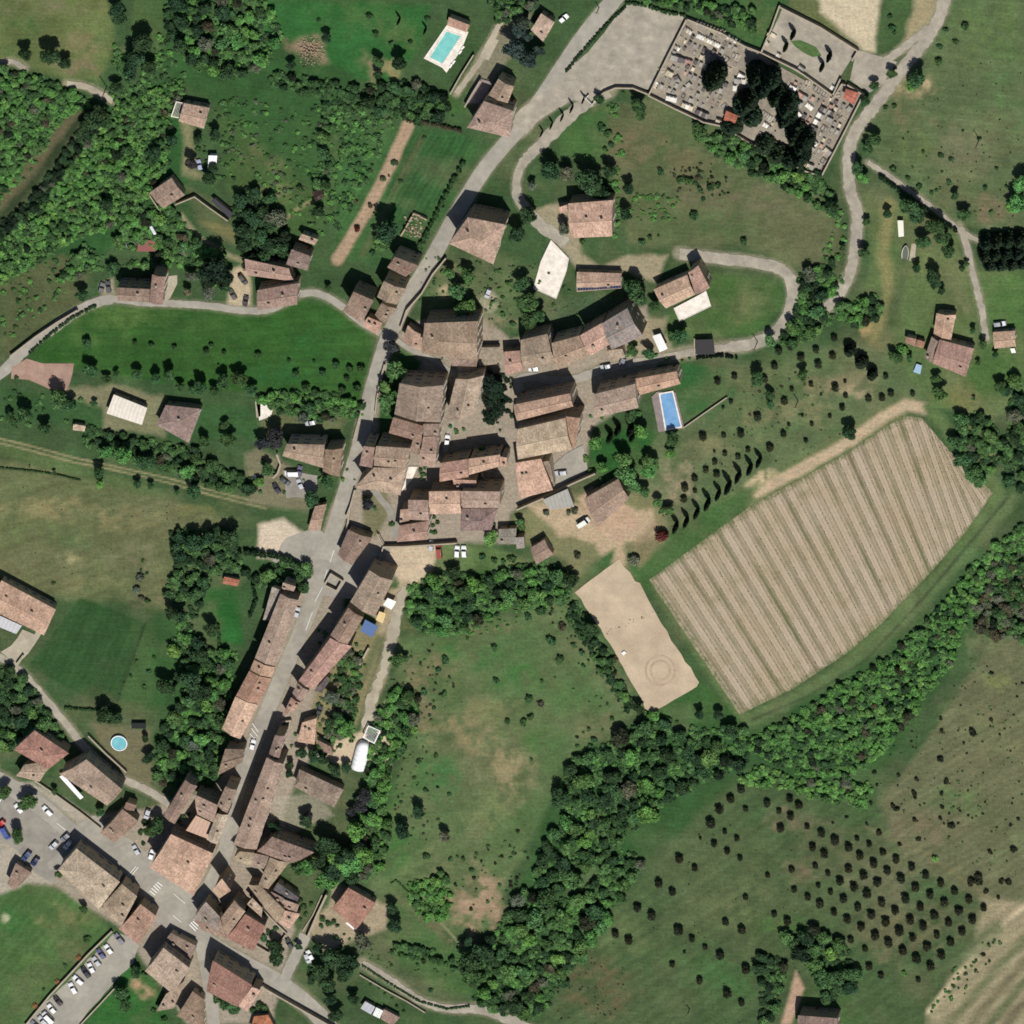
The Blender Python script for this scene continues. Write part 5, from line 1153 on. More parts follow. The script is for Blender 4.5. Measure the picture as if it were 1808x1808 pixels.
plants('N', '1335,330,58 1220,470,62 1145,1010,50 340,1350,62 340,1270,58 1690,1240,50 1700,1360,98 1780,1310,80 1170,1120,60 930,600,70', 'broadleaf_tree', 'broad', 'deep', 'dark tree standing singly in the lower village gardens and meadow', 'tree', 'single dark trees in the lower meadow')
plants('N', '1515,500,50 935,1230,74', 'broadleaf_tree', 'broad', 'grey', 'grey green round tree below the red brown roofed house', 'tree', 'grey green trees of the meadow foot')
plants('Q', '1305,435,32 1735,595,32 1570,615,22 1270,130,26 1045,210,26 900,295,24 805,485,30 1050,390,22 1078,525,22 945,560,20 1490,810,50 1440,820,40 1545,890,24 1627,930,20 745,275,18 1235,210,20 1240,305,20 1770,385,18 1715,430,16 770,60,20 940,85,20 1060,110,20 1525,1330,20 1350,415,12 1225,380,18 1320,300,10 1420,360,12 1365,330,12 1520,350,12 1290,350,12 1420,190,10 1540,270,12 920,320,26 1700,830,30 1650,820,26 1085,290,10 1120,525,8 480,415,14 715,420,16 575,375,16 1050,240,18 785,150,16 1450,380,10 1090,760,8', 'shrub', 'bush', 'olive', 'low dark shrub on the dry land east of the stream wood', 'shrub', 'shrubs on the dry south eastern land')
plants('Q', '1195,660,32 973,1457,24', 'shrub', 'bush', 'bright', 'fresh green shrub beside the olive grove', 'shrub', 'fresh green shrubs by the grove')
plants('L', '1580,1135,18 1795,1205,14 1230,1450,18 1580,1460,18 1235,1535,20 1450,1550,36 1230,1730,32 1755,1210,10 1060,1655,8 905,1640,8 880,1700,8 1520,1610,10 1390,1620,14 1640,1560,12 1760,1300,12 1030,1540,10', 'shrub', 'bush', 'olive', 'dark shrub on the dry land above the olive grove', 'shrub', 'shrubs above the olive grove')
plants('B', '795,110,32 838,240,32 945,305,24 1080,290,24 1195,130,26 1175,960,20 960,1130,26 890,1245,26 1010,1260,22 800,1190,26 765,1260,36 630,1270,30 310,1310,34 400,990,20 110,980,18 930,1220,12 585,1590,22 820,1760,30 380,1215,20 440,140,20 345,460,18 620,1350,20 540,1160,24 720,1140,26 660,1470,16 770,1030,24', 'shrub', 'bush', 'dark', 'small tree or shrub in the gardens north west of the main road', 'shrub', 'shrubs in the northern gardens')
plants('B', '500,260,44 250,450,38 1000,430,64 440,1460,52 500,1280,40 910,1590,104 860,520,40', 'broadleaf_tree', 'broad', 'deep', 'dark green tree in the gardens north west of the main road', 'tree', 'dark trees of the northern gardens')
plants('B', '855,430,48 870,1690,70', 'broadleaf_tree', 'broad', 'mid', 'lighter green tree in the gardens north west of the main road', 'tree', 'lighter trees of the northern gardens')
plants('B', '705,1585,32', 'shrub', 'bush', 'red', 'dark red shrub standing on the bare dirt strip', 'shrub', None)
plants('B', '980,1135,22 885,1240,24 800,1430,24 700,1400,22', 'shrub', 'bush', 'brown', 'brown shrub along the bare dirt strip', 'shrub', 'brown shrubs along the dirt strip')
plants('C', '275,1190,80 545,1240,104 640,1340,60 130,1480,74 820,1305,54 690,1190,60 800,1480,54 60,1620,74 600,1320,60', 'broadleaf_tree', 'broad', 'deep', 'large dark tree around the pale pink roofed house', 'tree', 'large dark trees around the pale pink roofed house')
plants('C', '390,1210,62 150,1290,40', 'broadleaf_tree', 'broad', 'grey', 'grey green tree between the two largest trees of that garden', 'tree', 'grey green garden trees')
plants('C', '1048,1195,32 1390,1300,36 1285,1500,44 1340,1385,22 1620,1675,36 790,640,16 630,890,40 680,930,36 920,1680,34 1250,1260,40 1180,1250,36 1450,1290,30 500,1680,28 1030,1635,14 700,1010,30 660,1040,26 970,1650,26 1320,1320,26 1090,985,8', 'shrub', 'bush', 'dark', 'shrub on the hill meadow below the cemetery', 'shrub', 'shrubs on the hill meadow')
plants('C', '890,740,64 910,800,44 620,690,38', 'broadleaf_tree', 'broad', 'dark', 'dark tree just below the curved wall of the car park', 'tree', 'trees below the curved car park wall')
plants('C', '380,1580,52', 'broadleaf_tree', 'broad', 'grey', 'feathery grey tree beside the drive of the pale pink roofed house', 'tree', None)
plants('C', '100,150,60 40,330,90 130,400,80 60,200,60 200,350,50 120,250,40', 'broadleaf_tree', 'broad', 'blue', 'blue grey leaved tree in the cluster beside the road at the top', 'tree', 'blue grey trees by the upper road')
plants('G', '1720,860,62 1130,1280,56 830,1130,40 860,1100,40 130,450,70 80,200,66 130,330,90 200,420,60 870,240,80 900,300,60 1010,350,46 830,210,50 850,660,50 970,680,48 1180,560,60 1130,560,44', 'broadleaf_tree', 'broad', 'dark', 'dark tree in the gardens near the church and the pools', 'tree', 'garden trees around the church and the pools')
plants('G', '590,1310,60 910,1230,60 640,1470,46 1120,1380,44 130,360,50 960,1500,60', 'broadleaf_tree', 'broad', 'bright', 'bright green tree in the garden east of the church', 'tree', 'bright trees east of the church')
plants('G', '800,1420,70 820,1520,80 860,1600,60 950,1430,56 1000,1450,50 940,1640,46 1030,1720,40 1110,1780,44 1060,1770,30', 'broadleaf_tree', 'broad', 'mid', 'tree in the thicket behind the long pink roofed barn', 'tree', 'thicket behind the farm barn')
plants('H', '600,1225,64', 'broadleaf_tree', 'broad', 'deep', 'big lone dark tree on the pale track at the top edge of the vineyard', 'tree', None, hfac=.9)
plants('H', '610,640,40 690,720,44 765,805,36', 'cypress', 'column', 'cyp', 'short thick cypress at the upper end of the orchard terraces', 'cypress', 'three short cypresses on the terraces', hfac=6.5)
plants('H', '270,825,46 45,975,40 45,1040,40 900,700,40 940,720,40 1015,720,30 1640,910,48 1660,940,40 1450,525,30 1520,620,38 1410,60,24 1380,90,30 1610,690,30 1200,860,40 1460,1000,16 1490,750,22', 'broadleaf_tree', 'broad', 'dark', 'dark tree near the eastern farmhouse and the terraces', 'tree', 'trees near the eastern farmhouse')
plants('H', '1215,960,62 190,500,50 40,590,50 330,530,50', 'broadleaf_tree', 'broad', 'mid', 'loose green tree beside the track to the eastern farmhouse', 'tree', 'loose green trees near the eastern farmhouse')
plants('H', '1175,150,62 1190,200,50 1060,90,40 1240,250,34', 'broadleaf_tree', 'broad', 'deep', 'dark tree between the parked boat and the concrete drive', 'tree', 'dark trees by the concrete drive')
plants('H', '1400,660,40 960,660,50', 'shrub', 'bush', 'bright', 'bright hedge shrub beside the eastern farmhouse', 'shrub', 'bright shrubs by the eastern farmhouse')
plants('F', '510,230,30 400,1690,68 85,1490,50 500,1570,60 300,800,10', 'broadleaf_tree', 'broad', 'dark', 'dark round tree in a village yard west of the main road', 'tree', 'yard trees west of the main road')
plants('F', '980,790,78 920,1000,66 900,920,56 1430,370,60 1480,360,66 910,1060,50 1480,140,60 1400,240,70 1350,130,50', 'broadleaf_tree', 'broad', 'mid', 'leafy tree in a garden strip beside the main road', 'tree', 'leafy garden trees beside the main road')
plants('F', '950,640,64 785,1730,50 140,1270,80 60,1310,60', 'broadleaf_tree', 'broad', 'plum', 'dark purplish tree whose crown hangs over the roadside', 'tree', 'purplish trees by the roadside')
plants('a', '1410,1270,110 1380,1330,80', 'broadleaf_tree', 'broad', 'lime', 'fresh bright green tree beside the small grey roofed stone house', 'tree', 'fresh green trees by the stone house', hfac=.8)
plants('a', '1300,90,60', 'broadleaf_tree', 'broad', 'mid', 'pale green tree top in the shade behind the lane row', 'tree', None)
plants('b', '60,420,150 130,520,140 60,640,150 140,760,140 60,860,130 180,640,110 120,330,70', 'broadleaf_tree', 'broad', 'conif', 'one of the tall almost black trees west of the church', 'tree', 'tall black green trees west of the church', hfac=1.25)
plants('E', '410,990,80 480,1040,58 655,1030,26 170,1110,68 70,1130,44 1560,1180,36 685,1505,50 950,1590,36 1045,1600,30 570,280,52 1580,1280,62 1340,1640,64 310,1210,54 1420,1290,50 1010,1440,72 375,1510,16 205,1470,8 1230,1650,26', 'broadleaf_tree', 'broad', 'dark', 'dark tree in the gardens and hedges south of the meadow', 'tree', 'garden trees south of the meadow')
plants('E', '1500,100,120 1450,180,70 1560,160,70', 'broadleaf_tree', 'broad', 'conif', 'huge almost black tree beside the lane bend farmhouse', 'tree', 'black green trees beside the lane bend farmhouse')
plants('E', '1440,260,64 1330,150,50 1300,260,40', 'broadleaf_tree', 'broad', 'grey', 'dusty green tree between the farmhouse and the pink row', 'tree', 'dusty green trees by the meadow lane')
plants('E', '690,1590,42 1300,1500,60 850,1380,80 740,1370,56', 'broadleaf_tree', 'broad', 'bright', 'bright green tree by the farm track hedge', 'tree', 'bright trees by the farm track')
plants('A', '175,380,56 350,390,78 450,440,50 810,60,64 830,130,56 740,1420,58 1070,1060,58 1490,930,50 1370,970,40 1450,1230,60 1480,1160,44 1190,970,50 1330,410,50 1000,300,80 940,400,84 1030,460,60 1250,320,60 900,480,70 800,600,50 640,830,80 700,790,70 580,880,50', 'broadleaf_tree', 'broad', 'deep', 'dark tree in the wooded north west corner', 'tree', 'dark trees of the north west corner')
plants('A', '1330,1140,56', 'plum_tree', 'broad', 'plum', 'dark purple plum tree beside the white container', 'tree', None)
plants('I', '1150,1230,76 1470,830,60 1590,200,80 1450,200,60 1350,220,74 1250,330,52 1190,720,60 1240,740,60 720,1420,70 800,1440,56 1400,1000,60 1320,1180,90 1400,1260,80 1030,1720,50 1010,1590,30 1260,470,30 1240,150,26', 'broadleaf_tree', 'broad', 'deep', 'dark tree in the belt between the mown field and the roadside row', 'tree', 'dark trees behind the roadside row')
plants('I', '370,510,18 1020,635,26 905,1155,18 1000,1235,22 1070,1025,18 945,1050,18 1035,1125,26 815,1370,18 990,355,16 1020,440,16 980,420,14 860,1200,10 830,1285,10', 'shrub', 'bush', 'dark', 'small shrub around the mown green field', 'shrub', 'shrubs around the mown field')
plants('I', '970,470,40 950,560,36 980,620,30', 'shrub', 'bush', 'grey', 'grey leafless shrub on the dry field edge', 'shrub', 'grey shrubs on the field edge')
plants('M', '600,1220,34 455,1405,20 305,1570,16 220,1480,6', 'shrub', 'bush', 'dark', 'round dark bush on the park lawn beside the parked cars', 'shrub', 'round bushes on the park lawn')
plants('M', '850,1600,64 205,250,62 170,290,50 120,500,60 940,1450,48 585,1010,34 870,1680,50 30,200,60 1090,420,64 1040,470,50 700,340,40 380,190,30 1620,1700,60 1560,1660,50 410,770,34', 'broadleaf_tree', 'broad', 'dark', 'dark village tree around the crossing and the car park', 'tree', 'village trees around the crossing')
plants('d', '1600,660,130 1520,560,90', 'broadleaf_tree', 'broad', 'bright', 'bright green tree in the garden behind the tan courtyard', 'tree', 'bright garden trees behind the tan courtyard')
plants('d', '1000,980,90 1150,1010,100 1280,1070,80 1420,1180,90 1450,1240,80 1600,1170,80 1390,560,80 1480,480,80 850,1130,60 840,1250,70', 'broadleaf_tree', 'broad', 'deep', 'dark bushy tree above the brown bungalow and its yard', 'tree', 'dark bushy trees above the bungalow')
plants('d', '1400,240,110', 'broadleaf_tree', 'broad', 'grey', 'thin grey tree with visible twigs in the tan courtyard', 'tree', None)
plants('N', '550,400,56 320,440,46 700,570,90 820,660,90 640,680,60 760,740,90 870,780,70 640,1280,50 740,1360,90 660,1450,70 820,1450,80 870,1380,60 700,1540,70 720,1640,50 590,1500,40 760,1750,60 880,1640,50 120,1270,10 500,1270,30', 'broadleaf_tree', 'broad', 'deep', 'dark tree in the thicket between the lower houses and the stream lane', 'tree', 'dark thicket trees near the stream lane')
plants('N', '860,700,90 960,640,80 700,800,90 900,460,80 1060,230,60 1090,150,56 1030,60,50 1010,380,60 560,720,60 770,650,80', 'broadleaf_tree', 'broad', 'bright', 'bright green tree in the thicket below the bungalow', 'tree', 'bright thicket trees below the bungalow')
plants('N', '960,220,60 930,290,60 870,330,40 560,370,50', 'broadleaf_tree', 'broad', 'plum', 'purplish grey tree beside the bungalow', 'tree', 'purplish trees beside the bungalow')

# cypress row and other columnar trees: base positions
def cypresses(reg, s, label, group, rad=4.6, tone='cyp', name='cypress', cat='cypress', kind='column'):
    for t in s.split():
        x, y, h = map(float, t.split(',')); px, py = P(reg, x, y)
        plant(name, px, py, rad * (1 if kind == 'cone' else min(1.15, h / 9)), kind, tone, label, cat, group, hfac=h, jit=.05)
cypresses('i', '1187,572,8.6 1100,640,9 992,710,9.4 900,802,10.6 803,882,8.6 705,962,9.8 602,1052,8.8 503,1135,8.8 405,1185,9', 'slender dark cypress in the curved row above the vineyard', 'cypress row above the vineyard')
cypresses('C', '230,905,5.6 298,848,6 372,792,6.2 440,728,6.8 520,672,6', 'thin cypress on the grass strip below the church road junction', 'cypresses beside the entrance drive', 3)
cypresses('D', '216,212,7.6 164,300,7.2 468,366,7.8 416,440,7', 'slender cypress on the gravel of the new cemetery extension', 'four cypresses in the cemetery extension', 5)
cypresses('B', '1008,122,6.4 1190,190,6', 'thin cypress in the lawn west of the turquoise pool', 'cypresses near the turquoise pool', 3.4)
cypresses('I', '1232,1165,8', 'lone cypress between the mown field and the tree belt', None, 5)
cypresses('G', '850,1185,9 760,1190,8 705,1240,8 860,1240,7', 'dark cypress in the garden east of the church', 'cypresses east of the church', 6)
cypresses('h', '580,450,18 545,520,12 900,450,17 1010,490,18 960,570,14 830,680,13 790,740,9 1060,640,13 1150,700,16 1130,800,14 1210,930,14 1275,985,17 1245,1110,14 960,1050,7 1060,1120,8 1160,1150,9 690,900,7 850,820,9', 'massive dark conifer in the middle of the cemetery', 'massive conifers of the cemetery', 24, 'conif', 'conifer', 'conifer', 'cone')
cypresses('D', '1560,1660,9 1630,1650,9 1710,1645,9 1790,1640,9 1550,1740,9 1620,1730,10 1700,1725,10 1780,1720,10 1580,1810,8 1660,1805,9 1740,1800,9 1810,1790,9', 'black green conifer in the solid block at the east edge', 'conifer block at the east edge', 19, 'conif', 'conifer', 'conifer', 'cone')

# woods: trees inside outlines
def in_poly(x, y, pts):
    c = False; n = len(pts)
    for i in range(n):
        a, b = pts[i], pts[(i + 1) % n]
        if (a[1] > y) != (b[1] > y) and x < (b[0] - a[0]) * (y - a[1]) / (b[1] - a[1]) + a[0]: c = not c
    return c
_gr = np.random.default_rng(77).random((64, 64))
def gapn(x, y, s=34.0):
    u, v = (x / s) % 62, (y / s) % 62; i, j = int(u), int(v); fu, fv = u - i, v - j
    return (_gr[j, i] * (1 - fu) + _gr[j, i + 1] * fu) * (1 - fv) + (_gr[j + 1, i] * (1 - fu) + _gr[j + 1, i + 1] * fu) * fv
UG = []      # undergrowth clumps: (px, py, radius px, tone)
FOREST = []  # all wood trees before the split into single trees and mass
def wood(s, spacing, rmin, rmax, tones, label, group, ug=1.0, hf=.52):
    pts = PL('p', s); x0, x1 = min(p[0] for p in pts), max(p[0] for p in pts); y0, y1 = min(p[1] for p in pts), max(p[1] for p in pts)
    r = random.Random(int(x0 * 7 + y0)); got = []
    area = (x1 - x0) * (y1 - y0)
    for _ in range(int(area / spacing ** 2 * 6)):
        x, y = r.uniform(x0, x1), r.uniform(y0, y1)
        if not in_poly(x, y, pts): continue
        g_ = gapn(x, y)
        if g_ < .36 and r.random() < .85: continue
        rr = rmin + (rmax - rmin) * r.random() ** 1.6 * (.6 + .8 * g_)
        if any((x - a) ** 2 + (y - b) ** 2 < (.62 * (rr + c) ) ** 2 for a, b, c in got): continue
        got.append((x, y, rr)); FOREST.append((rr, x, y, (r.choice(['grey', 'oliv2', 'grey', 'lime', 'lime', 'conif', 'brown']) if r.random() < .13 else r.choice(tones)), label, group, hf))
    for _ in range(int(area / 38 * ug)):
        x, y = r.uniform(x0, x1), r.uniform(y0, y1)
        if in_poly(x, y, pts): UG.append((x, y, r.uniform(2.5, 8), r.choice(tones)))
DM = ['deep', 'dark', 'mid', 'dark']; MB_ = ['mid', 'bright', 'dark', 'mid']; BR = ['bright', 'lime', 'mid', 'bright']
SW = 'leafy tree in the long stream wood south of the vineyard'
wood('1808,925 1770,950 1700,1020 1660,1070 1610,1120 1560,1170 1500,1200 1430,1248 1340,1296 1310,1305 1330,1330 1400,1365 1490,1372 1545,1340 1600,1280 1675,1180 1710,1090 1808,1000', 15, 6, 12, ['deep', 'mid', 'bright', 'bright', 'dark', 'mid', 'bright', 'bright', 'lime'], SW, 'trees of the stream wood, eastern reach')
wood('1320,1290 1250,1290 1180,1270 1140,1260 1080,1310 1020,1340 975,1400 1000,1440 955,1490 940,1550 960,1590 1020,1560 1090,1490 1170,1420 1250,1380 1320,1345', 22, 11, 21, ['deep', 'dark', 'mid', 'deep', 'dark', 'mid', 'bright'], 'leafy tree in the dark middle of the stream wood', 'trees of the stream wood, middle reach')
wood('1100,1500 1030,1570 960,1600 930,1560 880,1630 840,1700 830,1760 880,1790 950,1800 1010,1720 1080,1610 1140,1520', 23, 11, 20, ['deep', 'mid', 'dark', 'mid', 'bright'], 'leafy tree at the lower end of the stream wood', 'trees of the stream wood, lower reach')
wood('1340,1350 1400,1375 1540,1385 1530,1430 1480,1420 1390,1392 1300,1385', 17, 4, 11, BR, 'bright bushy tree on the south rim of the stream wood', 'bushy rim of the stream wood')
wood('720,1035 800,1010 850,1020 900,1000 960,990 1010,1020 1005,1060 960,1080 900,1070 860,1100 800,1125 745,1115 718,1095', 20, 10, 18, ['deep', 'dark', 'mid', 'bright', 'mid'], 'tree in the small wood south of the farm yard', 'trees of the small wood south of the farm yard')
wood('1015,1060 1045,1105 1090,1190 1125,1250 1105,1255 1060,1190 1030,1130 1000,1090', 15, 6, 11, ['dark', 'mid', 'deep'], 'bushy tree along the meadow side of the sand arena', 'hedge beside the sand arena')
wood('0,120 60,130 130,160 170,185 120,200 70,260 20,320 0,340', 15, 6, 12, ['mid', 'bright', 'dark', 'mid', 'bright'], 'tree on the wooded bank at the upper left edge', 'trees of the upper left bank')
wood('200,190 330,130 300,230 300,290 270,330 250,380 190,400 120,430 60,470 0,500 0,430 80,350 160,250', 14, 5, 11, BR + ['mid', 'dark'], 'bright leafy tree on the broad bank west of the container', 'trees of the broad western bank')
wood('160,195 195,215 150,260 100,330 50,390 0,420 0,395 60,345 110,275', 15, 7, 11, ['conif', 'deep'], 'dark tree in the hedge between the two banks', 'dark hedge between the banks')
wood('290,0 470,0 500,60 470,120 400,140 330,110 300,60', 21, 11, 19, ['mid', 'dark', 'bright', 'deep', 'mid'], 'tree in the wood at the top left', 'trees of the top left wood')
wood('470,120 560,140 640,155 720,140 790,170 800,205 730,215 650,190 590,200 570,260 600,300 560,330 570,180 480,150', 20, 8, 15, ['deep', 'dark', 'mid', 'dark'], 'tree in the garden hedge north of the dirt strip', 'garden hedge north of the dirt strip')
wood('430,330 470,340 500,380 505,430 480,470 440,460 415,420 410,370', 22, 14, 22, ['deep', 'dark', 'conif'], 'large dark tree in the clump above the pink roofed row', 'large dark clump above the pink row')
wood('150,752 250,775 340,790 380,820 460,850 440,872 330,845 230,815 150,790', 18, 8, 15, ['deep', 'dark', 'mid', 'dark'], 'tree in the hedge above the twin track', 'hedge above the twin track')
wood('300,940 400,935 420,980 440,1020 500,990 540,1000 545,1040 480,1040 450,1030 425,1010 385,1015 365,1040 345,1090 330,1110 320,1090 340,1060 290,1060 310,1000', 20, 10, 17, ['deep', 'mid', 'dark', 'mid', 'deep'], 'tree in the belt around the orange roofed shed', 'belt around the orange roofed shed')
wood('320,1080 370,1150 420,1150 410,1220 390,1290 390,1370 320,1395 270,1380 285,1290 330,1210 300,1140', 20, 10, 18, ['mid', 'bright', 'deep', 'dark', 'bright'], 'tree in the belt behind the long roadside row', 'belt behind the long roadside row')
wood('0,1175 50,1200 110,1300 60,1330 0,1320', 20, 10, 16, ['mid', 'deep', 'dark'], 'tree beside the narrow lane at the left edge', 'trees beside the narrow lane')
wood('190,480 290,440 400,440 400,520 320,470 210,470 160,480 100,500 150,430', 19, 8, 15, ['mid', 'dark', 'bright'], 'tree on the bank above the lane bend farmhouse', 'bank above the lane bend farmhouse')
wood('220,380 300,360 330,400 380,450 300,440 200,440', 18, 8, 15, ['mid', 'dark', 'bright'], 'tree around the red tarpaulin garden', 'garden of the red tarpaulin')
wood('440,700 560,690 640,705 640,740 560,745 470,720', 17, 7, 13, ['mid', 'dark', 'bright'], 'bushy tree in the hedge between meadow and farm gardens', 'hedge between meadow and gardens')
wood('1215,215 1260,235 1330,250 1400,290 1440,300 1480,350 1475,385 1430,360 1360,320 1290,290 1230,250', 18, 9, 16, ['mid', 'bright', 'deep', 'dark', 'mid'], 'tree on the slope under the cemetery wall', 'trees under the cemetery wall')
wood('1410,490 1470,460 1480,510 1440,540 1470,560 1440,600 1400,610 1370,600 1400,570 1405,530', 18, 8, 15, ['mid', 'dark', 'bright', 'deep'], 'tree between the lane loop and the gravel track', 'thicket between the lane loop and the track')
wood('1480,540 1550,520 1560,555 1520,580 1480,570', 18, 9, 14, ['mid', 'bright', 'deep'], 'tree in the thicket left of the grassy track', 'thicket by the grassy track')
wood('1690,740 1720,725 1765,760 1760,820 1730,860 1700,830 1685,790', 20, 10, 17, ['deep', 'mid', 'dark', 'mid'], 'tree in the clump at the north east corner of the vineyard', 'clump at the vineyard corner')
wood('1770,680 1808,660 1808,880 1780,850 1765,790 1785,740', 21, 10, 17, ['deep', 'dark', 'mid'], 'tree in the strip at the right edge', 'strip at the right edge')
wood('1380,1650 1440,1640 1490,1660 1510,1710 1510,1750 1460,1770 1440,1740 1420,1690', 22, 13, 20, ['deep', 'dark', 'mid'], 'dark tree in the clump behind the house at the bottom edge', 'clump behind the bottom edge house')
wood('1340,1680 1390,1700 1370,1790 1345,1808', 22, 10, 16, ['deep', 'mid'], 'tree left of the house at the bottom edge', 'trees left of the bottom edge house')
wood('720,1560 780,1540 800,1580 790,1620 740,1620 725,1600', 15, 7, 12, BR, 'bright bushy tree on the bare patch of the lower meadow', 'bushes on the lower meadow')
wood('600,1100 640,1180 620,1300 560,1330 590,1250', 16, 6, 12, ['mid', 'grey', 'dark'], 'tree in the back gardens of the east row', 'back gardens of the east row')
wood('650,1290 700,1210 740,1230 735,1290 690,1360 680,1420 650,1400', 18, 8, 15, ['mid', 'dark', 'bright'], 'tree on the bank between marquee and meadow', 'bank between marquee and meadow')
wood('640,1400 680,1420 690,1480 670,1540 640,1560 620,1500', 20, 10, 16, ['bright', 'mid', 'dark'], 'tree on the lower bank beside the meadow', 'lower bank beside the meadow')
wood('860,0 960,0 930,30 880,40', 18, 8, 14, ['dark', 'blue', 'mid'], 'tree beside the upper garden drive', 'trees beside the upper drive')
wood('1110,0 1230,0 1330,20 1330,60 1215,15 1170,8', 14, 6, 10, ['mid', 'bright', 'deep'], 'tree along the north side of the car park and cemetery', 'trees north of the cemetery')
wood('1740,1000 1808,980 1808,1130 1750,1130 1720,1100', 20, 8, 14, ['brown', 'grey', 'dark', 'mid'], 'brownish tree on the dry corner east of the stream', 'brownish trees east of the stream')
wood('700,1660 830,1700 830,1720 760,1700 690,1690', 16, 5, 9, ['mid', 'dark'], 'shrub in the lower meadow corner', 'lower meadow corner shrubs', ug=.3)
FOREST.sort(key=lambda t: -t[0])
NSINGLE = 262
mass = FOREST[NSINGLE:]
for rr, x, y, tone, label, group, hf in FOREST[:NSINGLE]:
    plant('forest_tree', x, y, rr, 'broad', tone, label, 'tree', group, hfac=hf)
# the rest of the woods, too many to single out, as one mass; undergrowth as another
def merged(name, items, kind, label):
    r = np.random.default_rng(5); Vs, Fs, Cs = [], [], []; off = 0
    for x, y, rad_px, tone, zf in items:
        V0, F0, c0 = CR[kind][r.integers(len(CR[kind]))]
        rad = rad_px * MPP; a = r.uniform(0, 6.28); ca, sa = math.cos(a), math.sin(a); zc = rad * zf
        g = W(x, y, zc); v = V0 * np.array([rad, rad, rad * .9])
        if kind == 'bush': v = v * np.array([1, 1, .8])
        v = np.stack([v[:, 0] * ca - v[:, 1] * sa + g.x, v[:, 0] * sa + v[:, 1] * ca + g.y, np.maximum(v[:, 2] + zc, .02)], 1)
        t = np.array(lin(TONE[tone])) * r.uniform(.85, 1.15)
        Vs.append(v); Fs.append(F0 + off); Cs.append(c0 * t); off += len(v)
    me = np_mesh_data(name, np.concatenate(Vs), np.concatenate(Fs), np.concatenate(Cs)); o = link(bpy.data.objects.new(name, me)); o.color = (1, 1, 1, 1)
    return tag(o, label, None, None, 'stuff')
if mass: merged('woodland', [(x, y, rr, tone, .7) for rr, x, y, tone, *_ in mass], 'broad', 'smaller trees filling the woods')
# scrub on banks and dry land
SC = random.Random(42)
def scrub(s, n, r0, r1, tones):
    pts = PL('p', s); x0, x1 = min(p[0] for p in pts), max(p[0] for p in pts); y0, y1 = min(p[1] for p in pts), max(p[1] for p in pts); k = 0
    for _ in range(n * 8):
        x, y = SC.uniform(x0, x1), SC.uniform(y0, y1)
        if in_poly(x, y, pts): UG.append((x, y, SC.uniform(r0, r1), SC.choice(tones))); k += 1
        if k >= n: break
scrub('400,170 580,190 590,320 560,400 480,380 400,320', 230, 1.5, 6.5, ['mid', 'dark', 'bright', 'grey'])
scrub('570,220 640,170 700,215 640,330 600,400 560,420 590,320', 200, 2, 8, ['mid', 'bright', 'dark'])
scrub('200,80 300,60 330,130 240,200 190,180', 110, 3, 8, ['mid', 'dark', 'bright'])
scrub('340,240 400,170 400,320 370,330', 40, 3, 8, ['mid', 'dark'])
scrub('560,1100 640,1190 620,1320 560,1340', 70, 2, 6, ['mid', 'grey', 'dark'])
scrub('1440,480 1500,330 1485,560 1440,600', 40, 3, 8, ['mid', 'bright'])
scrub('745,450 980,470 900,570 740,550', 90, 1.5, 5, ['mid', 'grey', 'dark'])
scrub('490,690 640,700 640,740 500,730', 60, 3, 7, ['mid', 'bright', 'dark'])
scrub('1180,290 1290,290 1290,350 1180,340', 50, 2, 5, ['brown', 'olive', 'dark'])
scrub('1110,340 1200,350 1200,390 1110,390', 50, 2, 6, ['mid', 'bright'])
scrub('1540,1400 1720,1150 1808,1250 1808,1560 1700,1520', 190, 1, 3, ['olive', 'dark', 'mid'])
scrub('0,200 120,200 60,300 0,360', 90, 3, 8, ['mid', 'bright'])
scrub('560,1640 700,1660 820,1740 700,1720', 30, 2, 4, ['mid', 'dark'])
scrub('0,470 130,440 200,440 160,480 60,560 0,620', 90, 2, 7, ['mid', 'bright', 'dark'])
scrub('940,1730 1050,1690 1090,1790 980,1808', 40, 1, 3, ['olive', 'brown'])
scrub('1040,150 1090,190 1080,290 1060,340 1080,420 1095,430 1095,300 1100,250', 60, 3, 8, ['mid', 'bright'])
scrub('1310,690 1420,640 1480,700 1400,760 1290,770', 60, 1, 4, ['grey', 'mid', 'brown'])
scrub('690,1140 760,1150 790,1230 730,1300 690,1250', 40, 1.5, 4, ['olive', 'mid', 'brown'])
scrub('1690,1700 1760,1640 1770,1670 1700,1760 1640,1790', 40, 2, 5, ['mid', 'dark'])
scrub('985,530 1100,520 1130,545 1060,560 960,600', 60, 1, 3, ['mid', 'grey'])
scrub('0,640 60,690 180,700 100,760 0,760', 30, 3, 7, ['mid', 'dark'])
scrub('855,655 905,655 905,760 855,760', 40, 3, 7, ['deep', 'conif'])
scrub('700,1150 800,1130 820,1250 760,1320 790,1480 700,1500 690,1300', 90, 1, 4, ['olive', 'mid', 'dark', 'brown'])
scrub('960,1040 1010,1060 1120,1260 1020,1330 990,1200', 60, 1, 4, ['dark', 'mid', 'olive'])
scrub('860,1040 960,1060 900,1110 820,1130', 40, 2, 5, ['mid', 'bright'])
scrub('860,1480 940,1440 930,1540 850,1640 800,1560', 50, 1.5, 5, ['mid', 'dark', 'olive'])
scrub('1060,1112 1160,1072 1164,1084 1062,1124', 60, .7, 1.8, ['olive', 'grey', 'mid'])
scrub('1150,960 1330,850 1500,770 1330,700 1200,800', 80, .8, 2.5, ['olive', 'mid', 'grey'])
